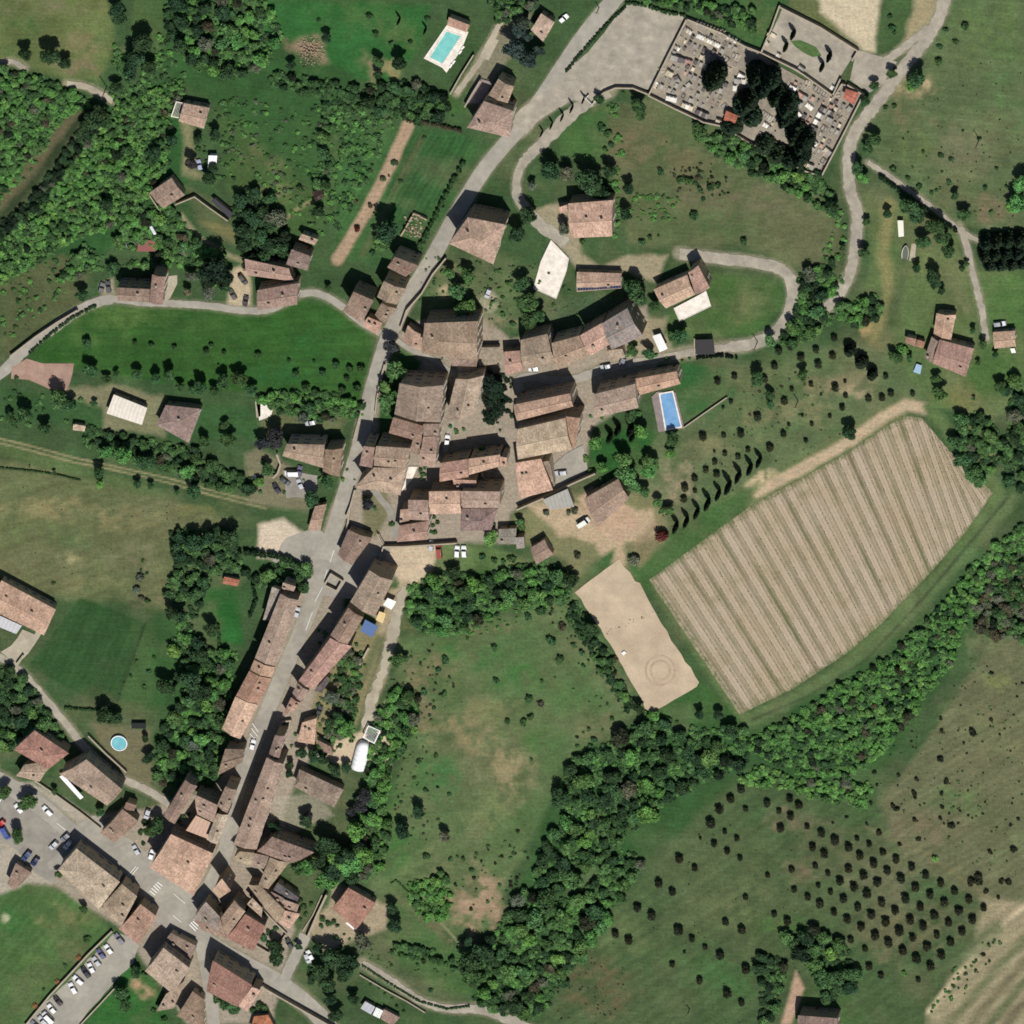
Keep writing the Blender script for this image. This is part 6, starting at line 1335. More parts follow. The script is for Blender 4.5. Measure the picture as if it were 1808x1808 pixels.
scrub('1000,1808 1120,1590 1260,1420 1400,1500 1500,1808', 150, .6, 2, ['olive', 'mid', 'oliv2'])
scrub('1560,270 1700,100 1808,100 1808,400 1690,380', 110, .6, 2.2, ['olive', 'mid', 'oliv2'])
scrub('0,820 300,890 400,930 300,1070 0,1010', 80, .5, 1.6, ['olive', 'mid', 'oliv2'])
UG = [u for u in UG if not (250 < u[1] < 251)]
merged('undergrowth', [(x, y, r_, t_, .45) for x, y, r_, t_ in UG], 'bush', 'bushy undergrowth below the trees and on the banks')
plants('F', '1290,60,18 1420,90,22 1300,120,20 1480,200,26 1380,300,22 1640,180,20 1700,120,24 1760,200,30 1650,330,20 1720,420,26 1790,480,30 1180,560,10 1300,720,10 1360,1190,20 1400,1230,24 1450,1210,18 1160,1530,22 1180,1480,18 640,1490,14 610,1560,20 520,1600,24 450,1560,22 760,1680,20 830,1760,20 690,1560,10 120,1500,26 60,1440,24 40,1650,20 200,1650,18 340,1560,12 420,1110,24 560,1150,16 330,1030,20 150,1060,24', 'shrub', 'bush', 'mid', 'small green garden shrub in a village yard', 'shrub', 'garden shrubs in the village yards')
plants('a', '650,1000,40 700,1080,40 640,1120,36 720,950,30 660,1210,44 600,1200,36 1440,1100,50 1330,560,60 1260,520,40 470,380,40 520,440,36 480,500,30 90,1100,50 1300,1540,60 1460,1580,60 1580,1600,50 1690,1560,70', 'shrub', 'bush', 'dark', 'dark garden shrub between the houses of the southern row', 'shrub', 'garden shrubs of the southern row')
plants('G', '760,660,20 820,690,26 870,620,24 960,700,30 1010,700,20 640,1130,20 560,1120,16 380,230,18 410,250,14 300,350,18 470,420,16 520,470,14 700,300,14 1090,720,20 1200,740,18 1250,720,16 890,1100,30 530,1420,30 560,1500,26 640,1560,20', 'shrub', 'bush', 'mid', 'small green shrub in the gardens around the church', 'shrub', 'garden shrubs around the church')
plants('g', '830,980,50 880,1040,46 960,1010,40 900,1130,36 840,1190,30 1100,1180,50 1160,1230,46 1220,1210,40 1080,1260,36 1260,1260,30 1250,1400,40 1300,1500,36 480,1340,44 420,1400,50 560,1290,40 780,600,60 850,560,50 820,650,60', 'shrub', 'bush', 'dark', 'dark garden shrub beside the long white ramp', 'shrub', 'garden shrubs beside the white ramp')
plants('e', '120,700,60 60,830,50 180,560,44 90,980,40 640,620,40 580,680,36 700,580,30 960,180,60 880,170,40', 'shrub', 'bush', 'dark', 'dark shrub in the yards west of the huge house', 'shrub', 'yard shrubs by the huge house')
plants('f', '1080,1480,80 1180,1560,90 1280,1620,80 1640,1560,70 1720,1620,70 1560,1640,60 1700,690,60 1780,760,60 40,1080,60 100,1150,50 300,1560,50 240,1640,50 380,1740,60', 'shrub', 'bush', 'dark', 'dark shrub in the gardens at the lower street', 'shrub', 'garden shrubs of the lower street')
plants('J', '900,940,20 930,1000,24 880,1050,22 960,1080,18 830,1110,24 780,1150,20 700,1350,14 560,1500,20 480,1560,18 450,1640,16 1120,980,14 620,1650,20 660,1700,24', 'shrub', 'bush', 'mid', 'small green shrub in the back gardens of the east row', 'shrub', 'back garden shrubs of the east row')
plants('N', '1060,1560,16 1100,1600,14 1150,1630,14 1000,1540,14 1180,1690,20 1230,1720,18 880,1600,22 580,1440,30 640,1500,26', 'shrub', 'bush', 'dark', 'small dark shrub in the plots by the stream lane', 'shrub', 'shrubs in the plots by the stream lane')
# clipped hedges
def hedge(s, w_px, h, tone, label, name='hedge'):
    pts = PL('p', s); r = random.Random(label); Vs, Fs, Cs = [], [], []; off = 0
    g0 = W(*pts[0], 0)
    for a, b in zip(pts, pts[1:]):
        n = max(1, int(math.hypot(b[0] - a[0], b[1] - a[1]) / (w_px * .55)))
        for k in range(n):
            t = (k + r.random()) / n; x, y = a[0] + (b[0] - a[0]) * t, a[1] + (b[1] - a[1]) * t
            V0, F0, c0 = CR['bush'][r.randrange(4)]; rad = w_px * MPP * r.uniform(.45, .65); g = W(x, y, h * .5) - g0; an = r.uniform(0, 6)
            v = V0 * np.array([rad, rad, h * .62]); v = np.stack([v[:, 0] * math.cos(an) - v[:, 1] * math.sin(an) + g.x, v[:, 0] * math.sin(an) + v[:, 1] * math.cos(an) + g.y, np.maximum(v[:, 2] + h * .5, .02)], 1)
            Vs.append(v); Fs.append(F0 + off); Cs.append(c0); off += len(v)
    me = np_mesh_data(name, np.concatenate(Vs), np.concatenate(Fs), np.concatenate(Cs)); o = link(bpy.data.objects.new(name, me)); o.color = L4(TONE[tone]); o.location = (g0.x, g0.y, 0)
    return tag(o, label, 'hedge')
hedge('1104,12 1060,55 1030,90 998,128', 7, 1.4, 'deep', 'long dark hedge between the grass bank and the gravel car park')
hedge('1106,6 1140,10 1175,22 1208,28', 8, 1.8, 'dark', 'hedge at the top end of the gravel car park')
hedge('170,540 130,560 90,590 52,625', 7, 1.6, 'dark', 'dark broken hedge on the lower side of the meadow lane')
hedge('718,212 760,218 815,232', 9, 2, 'brown', 'brown hedge at the head of the dirt strip')
hedge('820,285 800,320 775,370 755,410 740,440', 12, 2.6, 'dark', 'tall dark hedge along the western side of the main road')
hedge('0,826 60,832 100,838 142,848', 4, 1, 'dark', 'thin dark hedge on the edge of the dry western field')
hedge('1550,310 1600,345 1640,375 1690,410', 9, 3, 'deep', 'dark hedge along the shady side of the eastern track')
hedge('735,1590 700,1555 690,1560', 4, 1, 'mid', 'short hedge at the foot of the meadow')
hedge('640,1705 690,1738 740,1768 790,1782 830,1776', 5, 1.2, 'dark', 'clipped hedge on the meadow side of the stream lane')
hedge('385,1100 388,1150 400,1180', 7, 1.6, 'dark', 'hedge behind the long roadside row')
hedge('112,1250 150,1253 200,1256', 6, 1.5, 'dark', 'hedge at the foot of the mown green field')
hedge('1230,633 1270,628 1300,632', 7, 2.2, 'conif', 'dark clipped hedge above the lawn with the blue pool')
hedge('420,975 450,978 500,985 530,1000 545,1020', 12, 3.5, 'deep', 'curved dark hedge below the gravel lay-by')
hedge('445,1030 452,1060 440,1090', 8, 2.6, 'deep', 'dark hedge right of the orange roofed shed')

# ---------------------------------------------------------------- vineyard
def pol_at(pts, t):
    L = [0]
    for a, b in zip(pts, pts[1:]): L.append(L[-1] + math.hypot(b[0] - a[0], b[1] - a[1]))
    s = t * L[-1]
    for i in range(len(pts) - 1):
        if s <= L[i + 1] or i == len(pts) - 2:
            k = (s - L[i]) / (L[i + 1] - L[i]); return (pts[i][0] + (pts[i + 1][0] - pts[i][0]) * k, pts[i][1] + (pts[i + 1][1] - pts[i][1]) * k)
TOPL = pp('1146,1024 1240,955 1330,890 1420,842 1500,796 1560,756 1598,734 1628,738 1648,762 1680,800 1700,815')
BOTL = pp('1306,1262 1400,1216 1500,1150 1560,1098 1640,1014 1700,946 1735,898 1752,872 1754,870')
NROW = 50
v, f, uv = [], [], []; NS = 100
for i in range(NS + 1):
    t = i / NS
    a, b = W(*pol_at(TOPL, t ** 1.0)), W(*pol_at(BOTL, min(1, t ** 1.0)))
    for j in range(13):
        q = a.lerp(b, j / 12); v.append((q.x, q.y, .02))
for i in range(NS):
    for j in range(12):
        k = i * 13 + j; f.append((k, k + 1, k + 14, k + 13)); 
        for (ii, jj) in ((i, j), (i, j + 1), (i + 1, j + 1), (i + 1, j)): uv.append((ii / NS * NROW, jj / 12 * 58))
vs = mesh('vineyard_soil', v, f, 'vineyard_soil', uvs=uv); tag(vs, kind='structure')
vr = random.Random(8)
for i in range(NROW):
    t = (i + .5 + .5) / (NROW + 1); t = (i + 0.5) / NROW
    a, b = W(*pol_at(TOPL, t)), W(*pol_at(BOTL, t)); d = b - a; L = d.length
    if L < 6: continue
    d.normalize(); nn = Vector((-d.y, d.x, 0)); m = MB(); x = 1.0
    while x < L - 1:
        q = d * x + nn * vr.uniform(-.08, .08); h = vr.uniform(.45, .8)
        m.tube(q, q + Vector((vr.uniform(-.06, .06), vr.uniform(-.06, .06), h)), .05, .03, 4)
        for s in (-1, 1): m.tube(q + Vector((0, 0, h)), q + d * s * vr.uniform(.2, .5) + Vector((0, 0, h + vr.uniform(0, .15))), .03, .015, 3)
        x += vr.uniform(.9, 1.15)
    o = m.build('vine_row', 'bark'); o.location = a; tag(o, 'row of bare young vines in the striped vineyard', 'vine row', 'rows of vines in the vineyard')
    V0, F0, c0 = [], [], []
    xs = np.arange(1.0, L - 1, .8); k = len(xs) * 2; ps = np.repeat(xs, 2) + npr.uniform(-.3, .3, k)
    P3 = np.outer(ps, np.array(d)) + np.outer(npr.uniform(-.15, .15, k), np.array(nn)); P3[:, 2] = npr.uniform(.5, 1.0, k)
    tv = npr.normal(size=(k, 3)); tv /= np.linalg.norm(tv, axis=1)[:, None]; bv = np.cross(tv, npr.normal(size=(k, 3))); bv /= np.linalg.norm(bv, axis=1)[:, None]; sz = npr.uniform(.08, .2, (k, 1))
    VV = np.stack([P3 - tv * sz, P3 - bv * sz, P3 + tv * sz, P3 + bv * sz], 1).reshape(-1, 3)
    fo = link(bpy.data.objects.new('foliage', np_mesh_data('vine_foliage', VV, np.arange(k * 4).reshape(-1, 4), np.ones((k * 4, 3))))); fo.parent = o; fo.color = L4((70, 84, 44))
    for e in (.3, L - .3): MB().tube(d * e, d * e + Vector((0, 0, 1.5)), .06, .05, 6).build('end_post', 'wood', o)
# ---------------------------------------------------------------- cars
def car_proto(kind):
    """a car pointing along +x, wheels on z=0"""
    if kind == 'hatch': L, Wd, H = 4.1, 1.75, 1.48; prof = [(-2.02, .55), (-2.0, .95), (-1.72, 1.36), (-.9, 1.48), (.05, 1.44), (.75, 1.0), (1.75, .86), (2.03, .62), (2.05, .4)]
    elif kind == 'estate': L, Wd, H = 4.6, 1.8, 1.5; prof = [(-2.28, .55), (-2.25, 1.0), (-2.0, 1.42), (-1.0, 1.5), (.2, 1.44), (1.0, 1.0), (2.0, .86), (2.28, .62), (2.3, .4)]
    else: L, Wd, H = 5.2, 2.0, 2.3; prof = [(-2.6, .5), (-2.58, 1.4), (-2.5, 2.2), (-1.0, 2.3), (1.2, 2.26), (1.75, 1.45), (2.35, 1.2), (2.58, .85), (2.6, .4)]
    root = empty('car' if kind != 'van' else 'van', (0, 0, 0))
    n = len(prof); v, f = [], []
    for s, in ((-1,), (1,)):
        for (x, z) in prof:
            inset = .14 * max(0, (z - .95) / (H - .95)) if z > .95 else 0
            v.append((x, s * (Wd / 2 - inset - (.08 if abs(x) > L / 2 - .1 else 0)), z))
    for s in (-1, 1): v += [(-L / 2 + .05, s * (Wd / 2 - .06), .28), (L / 2 - .02, s * (Wd / 2 - .08), .28)]
    for i in range(n - 1): f.append((i, i + 1, n + i + 1, n + i))
    lb, lf, rb, rf = 2 * n, 2 * n + 1, 2 * n + 2, 2 * n + 3
    f.append(tuple([lb] + list(range(0, n)) + [lf])); f.append(tuple([rf] + list(range(2 * n - 1, n - 1, -1)) + [rb]))
    f += [(lb, rb, n, 0), (n - 1, 2 * n - 1, rf, lf), (lb, lf, rf, rb)]
    me = bpy.data.meshes.new('body'); me.from_pydata(v, [], f); bm = bmesh.new(); bm.from_mesh(me); bmesh.ops.recalc_face_normals(bm, faces=bm.faces[:])
    bmesh.ops.bevel(bm, geom=[e for e in bm.edges if e.calc_face_angle(0) > .5], offset=.06, segments=2, affect='EDGES'); bm.to_mesh(me); bm.free(); me.materials.append(MATS['car_paint'])
    body = link(bpy.data.objects.new('body', me)); body.parent = root
    def quadx(name, i, j, lo, hi, wf=.84):      # glass laid over a slope of the profile
        (x0, z0), (x1, z1) = prof[i], prof[j]; ax, az = x0 + (x1 - x0) * lo, z0 + (z1 - z0) * lo; bx, bz = x0 + (x1 - x0) * hi, z0 + (z1 - z0) * hi
        d = Vector((bx - ax, 0, bz - az)).normalized(); up = Vector((-d.z, 0, d.x)) * (.015 if d.x > 0 else -.015)
        if up.z < 0: up = -up
        w0 = (Wd / 2 - .14) * wf; vv = [(ax, -w0, az), (bx, -w0 * 1.04, bz), (bx, w0 * 1.04, bz), (ax, w0, az)]
        m = MB(); m.add([Vector(q) + up for q in vv] + [Vector(q) - up for q in vv], [(0, 1, 2, 3), (7, 6, 5, 4), (0, 4, 5, 1), (1, 5, 6, 2), (2, 6, 7, 3), (3, 7, 4, 0)])
        m.build(name, 'glass_dark', root)
    quadx('windscreen', 4, 5, .08, .92, .95)
    quadx('rear_window', 1, 2, .25, .9, .85)
    for s in (-1, 1):
        x0, x1 = prof[2][0] + .25, prof[4][0] + .35; z0, z1 = .98, H - .12; y0 = Wd / 2 - .005; y1 = y0 - .12
        m = MB(); vv = [(x0, s * y0, z0), (x1 + .3, s * y0, z0), (x1 - .25, s * y1, z1), (x0 + .2, s * y1, z1)]
        m.add([Vector(q) + Vector((0, s * .012, 0)) for q in vv] + [Vector(q) - Vector((0, s * .012, 0)) for q in vv], [(0, 1, 2, 3), (7, 6, 5, 4), (0, 4, 5, 1), (1, 5, 6, 2), (2, 6, 7, 3), (3, 7, 4, 0)]); m.build('side_window', 'glass_dark', root)
        m = MB(); m.box(prof[5][0] - .1, s * (Wd / 2 + .08), 1.0, .16, .2, .13); o = m.build('wing_mirror', 'car_paint', root)
        MB().box(L / 2 - .04, s * (Wd / 2 - .3), .68, .12, .32, .14).build('headlight', 'chrome', root)
        MB().box(-L / 2 + .02, s * (Wd / 2 - .22), .85, .08, .22, .22).build('tail_light', 'lamp_red', root)
        for x in (-L * .31, L * .31):
            w_ = MB().tube((x, s * (Wd / 2 - .24), .31), (x, s * (Wd / 2 + .01), .31), .31, n=16).build('wheel', 'tyre', root)
            MB().tube((x, s * (Wd / 2 - .05), .31), (x, s * (Wd / 2 + .02), .31), .19, n=12).build('rim', 'chrome', w_)
    return root
PROTO = {k: car_proto(k) for k in ('hatch', 'estate', 'van')}
for o in PROTO.values(): reg_tree(o)
used = set()
def ang(reg, x0, y0, x1, y1):
    a, b = W(*P(reg, x0, y0)), W(*P(reg, x1, y1)); return math.atan2(b.y - a.y, b.x - a.x)
def car(reg, x, y, x1, y1, kind, col, label, group='cars parked in the village', scale=1.0):
    """(x,y) middle of the car, heading towards (x1,y1)"""
    rz = ang(reg, x, y, x1, y1); first = kind not in used; used.add(kind); r = PROTO[kind] if first else dup(PROTO[kind])
    g = W(*P(reg, x, y), .8); r.location = (g.x, g.y, .055); r.rotation_euler = (0, 0, rz); r.scale = (scale,) * 3
    tag(r, label, 'van' if kind == 'van' else 'car', group)
    for ch in (PROTO[kind].children if first else [c for c in bpy.data.objects if False]): pass
    for ch in C.objects:
        pass
    PAINT.append((r, col))
PAINT = []
WH = (232, 232, 232); GR = (120, 124, 130); DK = (44, 46, 52); SV = (186, 188, 192); NB = (36, 48, 84)
row = 'cars parked in the row beside the park'
car('l', 1465, 675, 1400, 600, 'estate', GR, 'grey estate car at the upper end of the row beside the park', row)
car('l', 1335, 805, 1285, 745, 'hatch', WH, 'white car, second from the upper end of the row', row)
car('l', 1240, 862, 1190, 800, 'hatch', (92, 92, 130), 'blue violet car, third from the upper end of the row', row)
car('l', 1185, 955, 1130, 890, 'hatch', SV, 'silver white car between the violet car and a small white one', row)
car('l', 1120, 1035, 1080, 965, 'hatch', WH, 'small white car just above the long black car', row)
car('l', 1052, 1090, 1000, 1020, 'estate', DK, 'long black car in the middle of the row', row)
car('l', 960, 1185, 890, 1130, 'estate', WH, 'large white car just below the long black car', row)
car('l', 895, 1285, 845, 1200, 'estate', WH, 'white car with a dark bonnet beside the empty bays', row)
car('l', 712, 1440, 660, 1380, 'hatch', (60, 48, 50), 'dark maroon car alone below the empty bays', row)
car('l', 635, 1535, 585, 1480, 'hatch', WH, 'white car next to the dark maroon car', row)
car('l', 590, 1640, 530, 1580, 'van', WH, 'white van, third from the lower end of the row', row)
car('l', 520, 1680, 470, 1630, 'hatch', SV, 'silver car next to the white van', row)
car('l', 430, 1735, 380, 1690, 'hatch', GR, 'grey car cut by the bottom edge of the photo', row)
car('M', 130, 312, 90, 270, 'hatch', WH, 'white car under the purplish tree by the wide street')
car('M', 330, 328, 290, 290, 'estate', WH, 'white car driving on the wide village street')
car('M', 372, 568, 340, 600, 'hatch', SV, 'silver car with dark glass left of two cars near the long hipped building')
car('M', 468, 565, 440, 600, 'hatch', WH, 'white car parked at the north corner of the long hipped building')
car('M', 452, 512, 420, 540, 'hatch', GR, 'grey car half in shade at the same corner')
car('M', 185, 640, 160, 670, 'estate', (58, 74, 112), 'blue car beside the small brown house on the park corner')
car('M', 245, 680, 220, 712, 'hatch', NB, 'dark navy car beside the blue car on the park corner')
car('M', 38, 480, 60, 520, 'van', (52, 78, 150), 'bright blue van under the tree at the left edge')
car('M', 5, 418, -20, 440, 'hatch', (178, 34, 36), 'red car at the left edge next to the bright blue van')
car('M', 2, 232, 20, 200, 'hatch', WH, 'white car under the tree at the far left edge')
car('M', 1022, 352, 1010, 390, 'hatch', SV, 'silver car squeezed behind the weathered roof')
car('M', 945, 600, 925, 570, 'hatch', SV, 'silver car in the shaded yard left of the huge house')
car('M', 1052, 632, 1062, 600, 'hatch', WH, 'white car against the wall of the huge house')
car('J', 1600, 290, 1602, 250, 'estate', WH, 'left hand one of two white cars on the lawn under the pink hipped house')
car('J', 1648, 290, 1646, 250, 'estate', WH, 'second white car on that lawn, nearer to the bright green tree')
car('J', 1475, 285, 1470, 240, 'van', (146, 60, 44), 'rusty red truck parked beside two white cars on the lawn')
car('J', 1420, 250, 1425, 215, 'hatch', SV, 'silver car hidden beside the rusty red truck')
car('J', 490, 712, 500, 670, 'hatch', SV, 'silver car parked on the road beside the longest tan roof')
car('J', 182, 1630, 192, 1590, 'hatch', WH, 'white car parked below the hatched bays')
car('J', 645, 1395, 660, 1355, 'hatch', DK, 'black car in the tan courtyard')
car('N', 435, 1250, 415, 1215, 'hatch', (66, 70, 68), 'dark grey car beside the low garden wall of the lower street')
car('N', 580, 1330, 560, 1300, 'hatch', WH, 'white car under the dark trees at the lane mouth')
car('N', 562, 1352, 575, 1385, 'hatch', SV, 'silver car nose to nose with a white car at the lane mouth')
car('F', 255, 1512, 215, 1512, 'van', WH, 'long white van in the yard by the main road')
car('F', 310, 1500, 315, 1470, 'hatch', (90, 84, 110), 'violet grey car behind the long white van')
car('F', 315, 1590, 300, 1560, 'hatch', SV, 'silver dark car below the long white van')
car('F', 150, 1620, 130, 1590, 'hatch', DK, 'black car on the grass of the van yard')
car('F', 10, 1570, 12, 1530, 'estate', NB, 'dark blue car at the west end of the van yard')
car('F', 210, 1570, 235, 1590, 'hatch', (60, 72, 70), 'dark green car between the long white van and the black car')
car('F', 1335, 1285, 1338, 1250, 'hatch', WH, 'white car in the shaded court beside the fan shaped roof')
car('F', 1618, 268, 1605, 300, 'hatch', SV, 'silver car on the garden drive north of the very large roof')
car('F', 385, 1165, 360, 1170, 'hatch', SV, 'silver car under trees north of the van yard')
car('G', 355, 1512, 325, 1515, 'estate', SV, 'silver car alone in the church parking court')
car('G', 165, 790, 140, 792, 'hatch', WH, 'white car in front of the west end terraced house')
car('G', 665, 775, 640, 780, 'hatch', SV, 'silver car at the foot of the terraced row')
car('G', 782, 745, 770, 775, 'hatch', GR, 'grey car beside the back kitchen of the terraced row')
car('K', 670, 85, 710, 60, 'van', (225, 228, 216), 'white pickup with two pale roofs beside the pink barn')
car('E', 752, 222, 748, 180, 'estate', (74, 76, 78), 'dark grey car parked west of the lane bend farmhouse')
car('E', 706, 228, 715, 195, 'hatch', (100, 102, 100), 'dull grey car squeezed beside the dark grey one')
car('E', 1685, 170, 1710, 205, 'estate', (70, 68, 56), 'olive dark car on the pale court of the pink row')
car('E', 1615, 275, 1600, 250, 'hatch', (88, 84, 76), 'brownish car at the lower left of the pale court')
car('E', 1705, 320, 1712, 285, 'hatch', (60, 48, 54), 'dark maroon car beside the long brown farmhouse')
car('H', 1640, 478, 1680, 474, 'estate', (150, 154, 160), 'grey white car in front of the two tone garage')
car('C', 375, 127, 390, 115, 'hatch', WH, 'white car beside the road near the top')
car('k', 860, 965, 850, 930, 'hatch', (160, 168, 190), 'pale car under the purple plum tree')
for r_, col in PAINT:
    pass
allk = {}
for o in C.objects:
    if o.parent is not None and o.name.split('.')[0] in ('body', 'wing_mirror'): allk.setdefault(o.parent.name, []).append(o)
for r_, col in PAINT:
    for o in allk.get(r_.name, []): o.color = L4(col)

# ---------------------------------------------------------------- pools, terraces, garden things
def flat_prism(name, reg, s, z0, z1, material, parent=None, color=None, base=None):
    pts = [W(*p, z1) for p in PL(reg, s)]; b = base or Vector((0, 0, 0)); m = MB(); m.prism([(p.x - b.x, p.y - b.y) for p in pts], z0, z1)
    return m.build(name, material, parent, color=color)
def pool(reg, deck, water, zz, wm, label, deckmat, rim=True, deckcol=None):
    c = W(*P(reg, *map(float, water.split()[0].split(',')))); root = empty('swimming_pool', (c.x, c.y, 0)); tag(root, label, 'swimming pool'); b = Vector((c.x, c.y, 0))
    flat_prism('deck', reg, deck, 0, zz, deckmat, root, deckcol, b)
    pts = [W(*p, zz) - b for p in PL(reg, water)]; pts = [Vector((p.x, p.y, 0)) for p in pts]
    ctr = sum(pts, Vector()) / len(pts); m = MB()
    for i in range(len(pts)):
        a, d = pts[i], pts[(i + 1) % len(pts)]; e = (d - a); n = Vector((e.y, -e.x, 0)).normalized(); 
        if n.dot(a - ctr) < 0: n = -n
        q = (a + d) / 2 + n * .25; m.box(q.x, q.y, zz + .06 + (i % 2) * .003, e.length + 1.0, .5, .1, math.atan2(e.y, e.x))
    m.build('coping', 'white_stone', root)
    m = MB(); m.prism([(p.x, p.y) for p in pts], zz - .3, zz + .045); m.build('water', wm, root)
    # ladder
    a, d = pts[0], pts[1]; e = (d - a).normalized(); q = a + e * 1.0; m = MB()
    for s_ in (0, .5):
        t = q + e * s_; m.tube((t.x, t.y, zz), (t.x, t.y, zz + .8), .03, n=6); m.tube((t.x, t.y, zz + .8), (t.x + (ctr - t).normalized().x * .5, t.y + (ctr - t).normalized().y * .5, zz + .5), .03, n=6)
    m.build('ladder', 'chrome', root); return root
pool('B', '1338,165 1482,222 1440,330 1330,505 1300,470 1172,405', '1330,218 1428,250 1302,440 1216,396', .3, 'water_turquoise', 'turquoise swimming pool on a white deck at the top of the photo', 'white_stone')
pool('G', '985,985 1020,950 1150,955 1212,1205 1032,1230', '1045,968 1128,952 1186,1190 1086,1208', .5, 'water_blue', 'blue swimming pool with a grey deck below the church row', 'grey_deck')
def lounger(x, y, rz, label):
    root = empty('sun_lounger', (x, y, .3), rz); tag(root, label, 'sun lounger', 'sun loungers by the turquoise pool')
    MB().box(0, 0, .3, 1.3, .6, .08).build('seat', 'fabric', root, color=(240, 236, 228)); m = MB(); m.box(.85, 0, .5, .6, .6, .07); o = m.build('backrest', 'fabric', root, color=(240, 236, 228))
    for sx in (-.55, .55):
        for sy in (-.25, .25): MB().tube((sx, sy, 0), (sx, sy, .27), .03, n=5).build('leg', 'chrome', root)
for k, (x, y) in enumerate(((1442, 330), (1425, 360), (1380, 430), (1360, 455))):
    q = W(*P('B', x, y)); lounger(q.x, q.y, .9 + k * .05, ('upper', 'second', 'third', 'lowest')[k] + ' white sun lounger on the east side of the turquoise pool')
# round pool
q = W(*P('I', 830, 1612)); root = empty('round_pool', (q.x, q.y, 0)); tag(root, 'round pale blue above ground pool in the walled garden', 'swimming pool')
m = MB(); rr = 2.8; n_ = 40
for i in range(n_):
    a0, a1 = 2 * math.pi * i / n_, 2 * math.pi * (i + 1) / n_; mx, my = math.cos((a0 + a1) / 2) * rr, math.sin((a0 + a1) / 2) * rr
    m.box(mx, my, .55, .12, rr * 2 * math.pi / n_ * 1.04, 1.1, (a0 + a1) / 2)
m.build('pool_wall', 'painted', root, color=(226, 232, 234)); m = MB()
for i in range(n_):
    a0 = 2 * math.pi * (i + .5) / n_; m.box(math.cos(a0) * rr, math.sin(a0) * rr, 1.13 + (i % 2) * .003, .3, rr * 2 * math.pi / n_ * 1.06, .06, a0)
m.build('rim', 'painted', root, color=(236, 240, 240)); MB().tube((0, 0, .1), (0, 0, .98), rr - .05, n=40).build('water', 'water_pale', root)
q = W(*P('A', 910, 1695)); root = empty('round_tank', (q.x, q.y, 0)); tag(root, 'small dark round water tank beside the faded red tarpaulin', 'water tank')
MB().tube((0, 0, 0), (0, 0, .7), 1.7, n=24).build('tank_wall', 'painted', root, color=(130, 138, 134)); MB().tube((0, 0, .6), (0, 0, .72), 1.5, n=24).build('water', 'glass_dark', root)

def slab_thing(name, reg, s, z, material, label, cat, color=None, kerb=True, kind=None):
    c = W(*PL(reg, s)[0]); b = Vector((c.x, c.y, 0)); root = empty(name, b); tag(root, label, cat, kind=kind)
    flat_prism('slab', reg, s, 0, z, material, root, color, b)
    if kerb:
        pts = [W(*p, z) - b for p in PL(reg, s)]; m = MB()
        for i in range(len(pts)):
            a, d = pts[i], pts[(i + 1) % len(pts)]; e = d - a; q = (a + d) / 2; m.box(q.x, q.y, z + .06 + (i % 2) * .003, e.length, .22, .12, math.atan2(e.y, e.x))
        m.build('edge_kerb', 'plaster', root, color=(214, 206, 196))
    return root
slab_thing('terrace', 'G', '1140,370 1290,292 1345,262 1362,250 1396,355 1180,460', .5, 'white_stone', 'bright white terrace below the villa inside the lane loop', 'terrace')
slab_thing('terrace', 'p', '973,424 1004,456 1000,478 982,527 942,509 955,462', .4, 'white_stone', 'big white paved terrace between the pale pink house and the blue solar roof', 'terrace')
slab_thing('terrace', 'B', '1570,548 1656,572 1600,660 1560,718 1470,716', .6, 'grey_deck', 'purple grey terrace in the shade behind the hipped roof house', 'terrace', kerb=False)
slab_thing('terrace', 'F', '1045,1470 1130,1470 1090,1560 1020,1640 1030,1560', .4, 'white_stone', 'pale stone courtyard beside the manor', 'terrace', kerb=False)
slab_thing('terrace', 'd', '1165,915 1290,930 1340,1000 1200,1040', .15, 'white_stone', 'small cream patio behind the tan courtyard', 'terrace', kerb=False)
slab_thing('terrace', 'B', '1660,265 1692,280 1622,420 1584,405', .12, 'pale_gravel', 'cream strip of paving beside the upper garden drive', 'paving', kerb=False)
slab_thing('terrace', 'D', '1028,1690 1060,1690 1050,1808 1010,1808', .12, 'pale_gravel', 'pale slab strip beside the parked boat', 'paving', kerb=False)
slab_thing('terrace', 'E', '1155,150 1230,140 1230,200 1180,300 1140,340', .15, 'pale_gravel', 'cluttered pale terrace at the end of the lane bend farmhouse', 'terrace', kerb=False)
slab_thing('terrace', 'E', '1770,1020 1808,990 1808,1120 1780,1130', .3, 'pale_gravel', 'round cream patio in the garden below the meadow', 'terrace', kerb=False)
slab_thing('terrace', 'F', '10,1030 60,1010 140,1030 110,1120 30,1150', .3, 'white_stone', 'round white patio in the garden below the meadow hedge', 'terrace', kerb=False)

def canopy(reg, s, z, label, name='canopy', cat='canopy', col=(240, 238, 234), material='fabric', posts=True, peak=0):
    pts = [W(*p, z) for p in PL(reg, s)]; c = sum(pts, Vector()) / len(pts); b = Vector((c.x, c.y, 0)); root = empty(name, b); tag(root, label, cat); pts = [p - b for p in pts]
    m = MB(); n = len(pts)
    if peak:
        top = Vector((0, 0, z + peak)); m.add(pts + [top] + [p - Vector((0, 0, .05)) for p in pts], [(i, (i + 1) % n, n) for i in range(n)] + [(i, (i + 1) % n, n + 1 + (i + 1) % n, n + 1 + i) for i in range(n)])
    else: m.prism([(p.x, p.y) for p in pts], z - .06, z)
    m.build('cover', material, root, color=col)
    if posts:
        for p in pts: MB().tube((p.x * .93, p.y * .93, 0), (p.x * .93, p.y * .93, z - .05), .05, n=6).build('post', 'chrome', root)
    return root
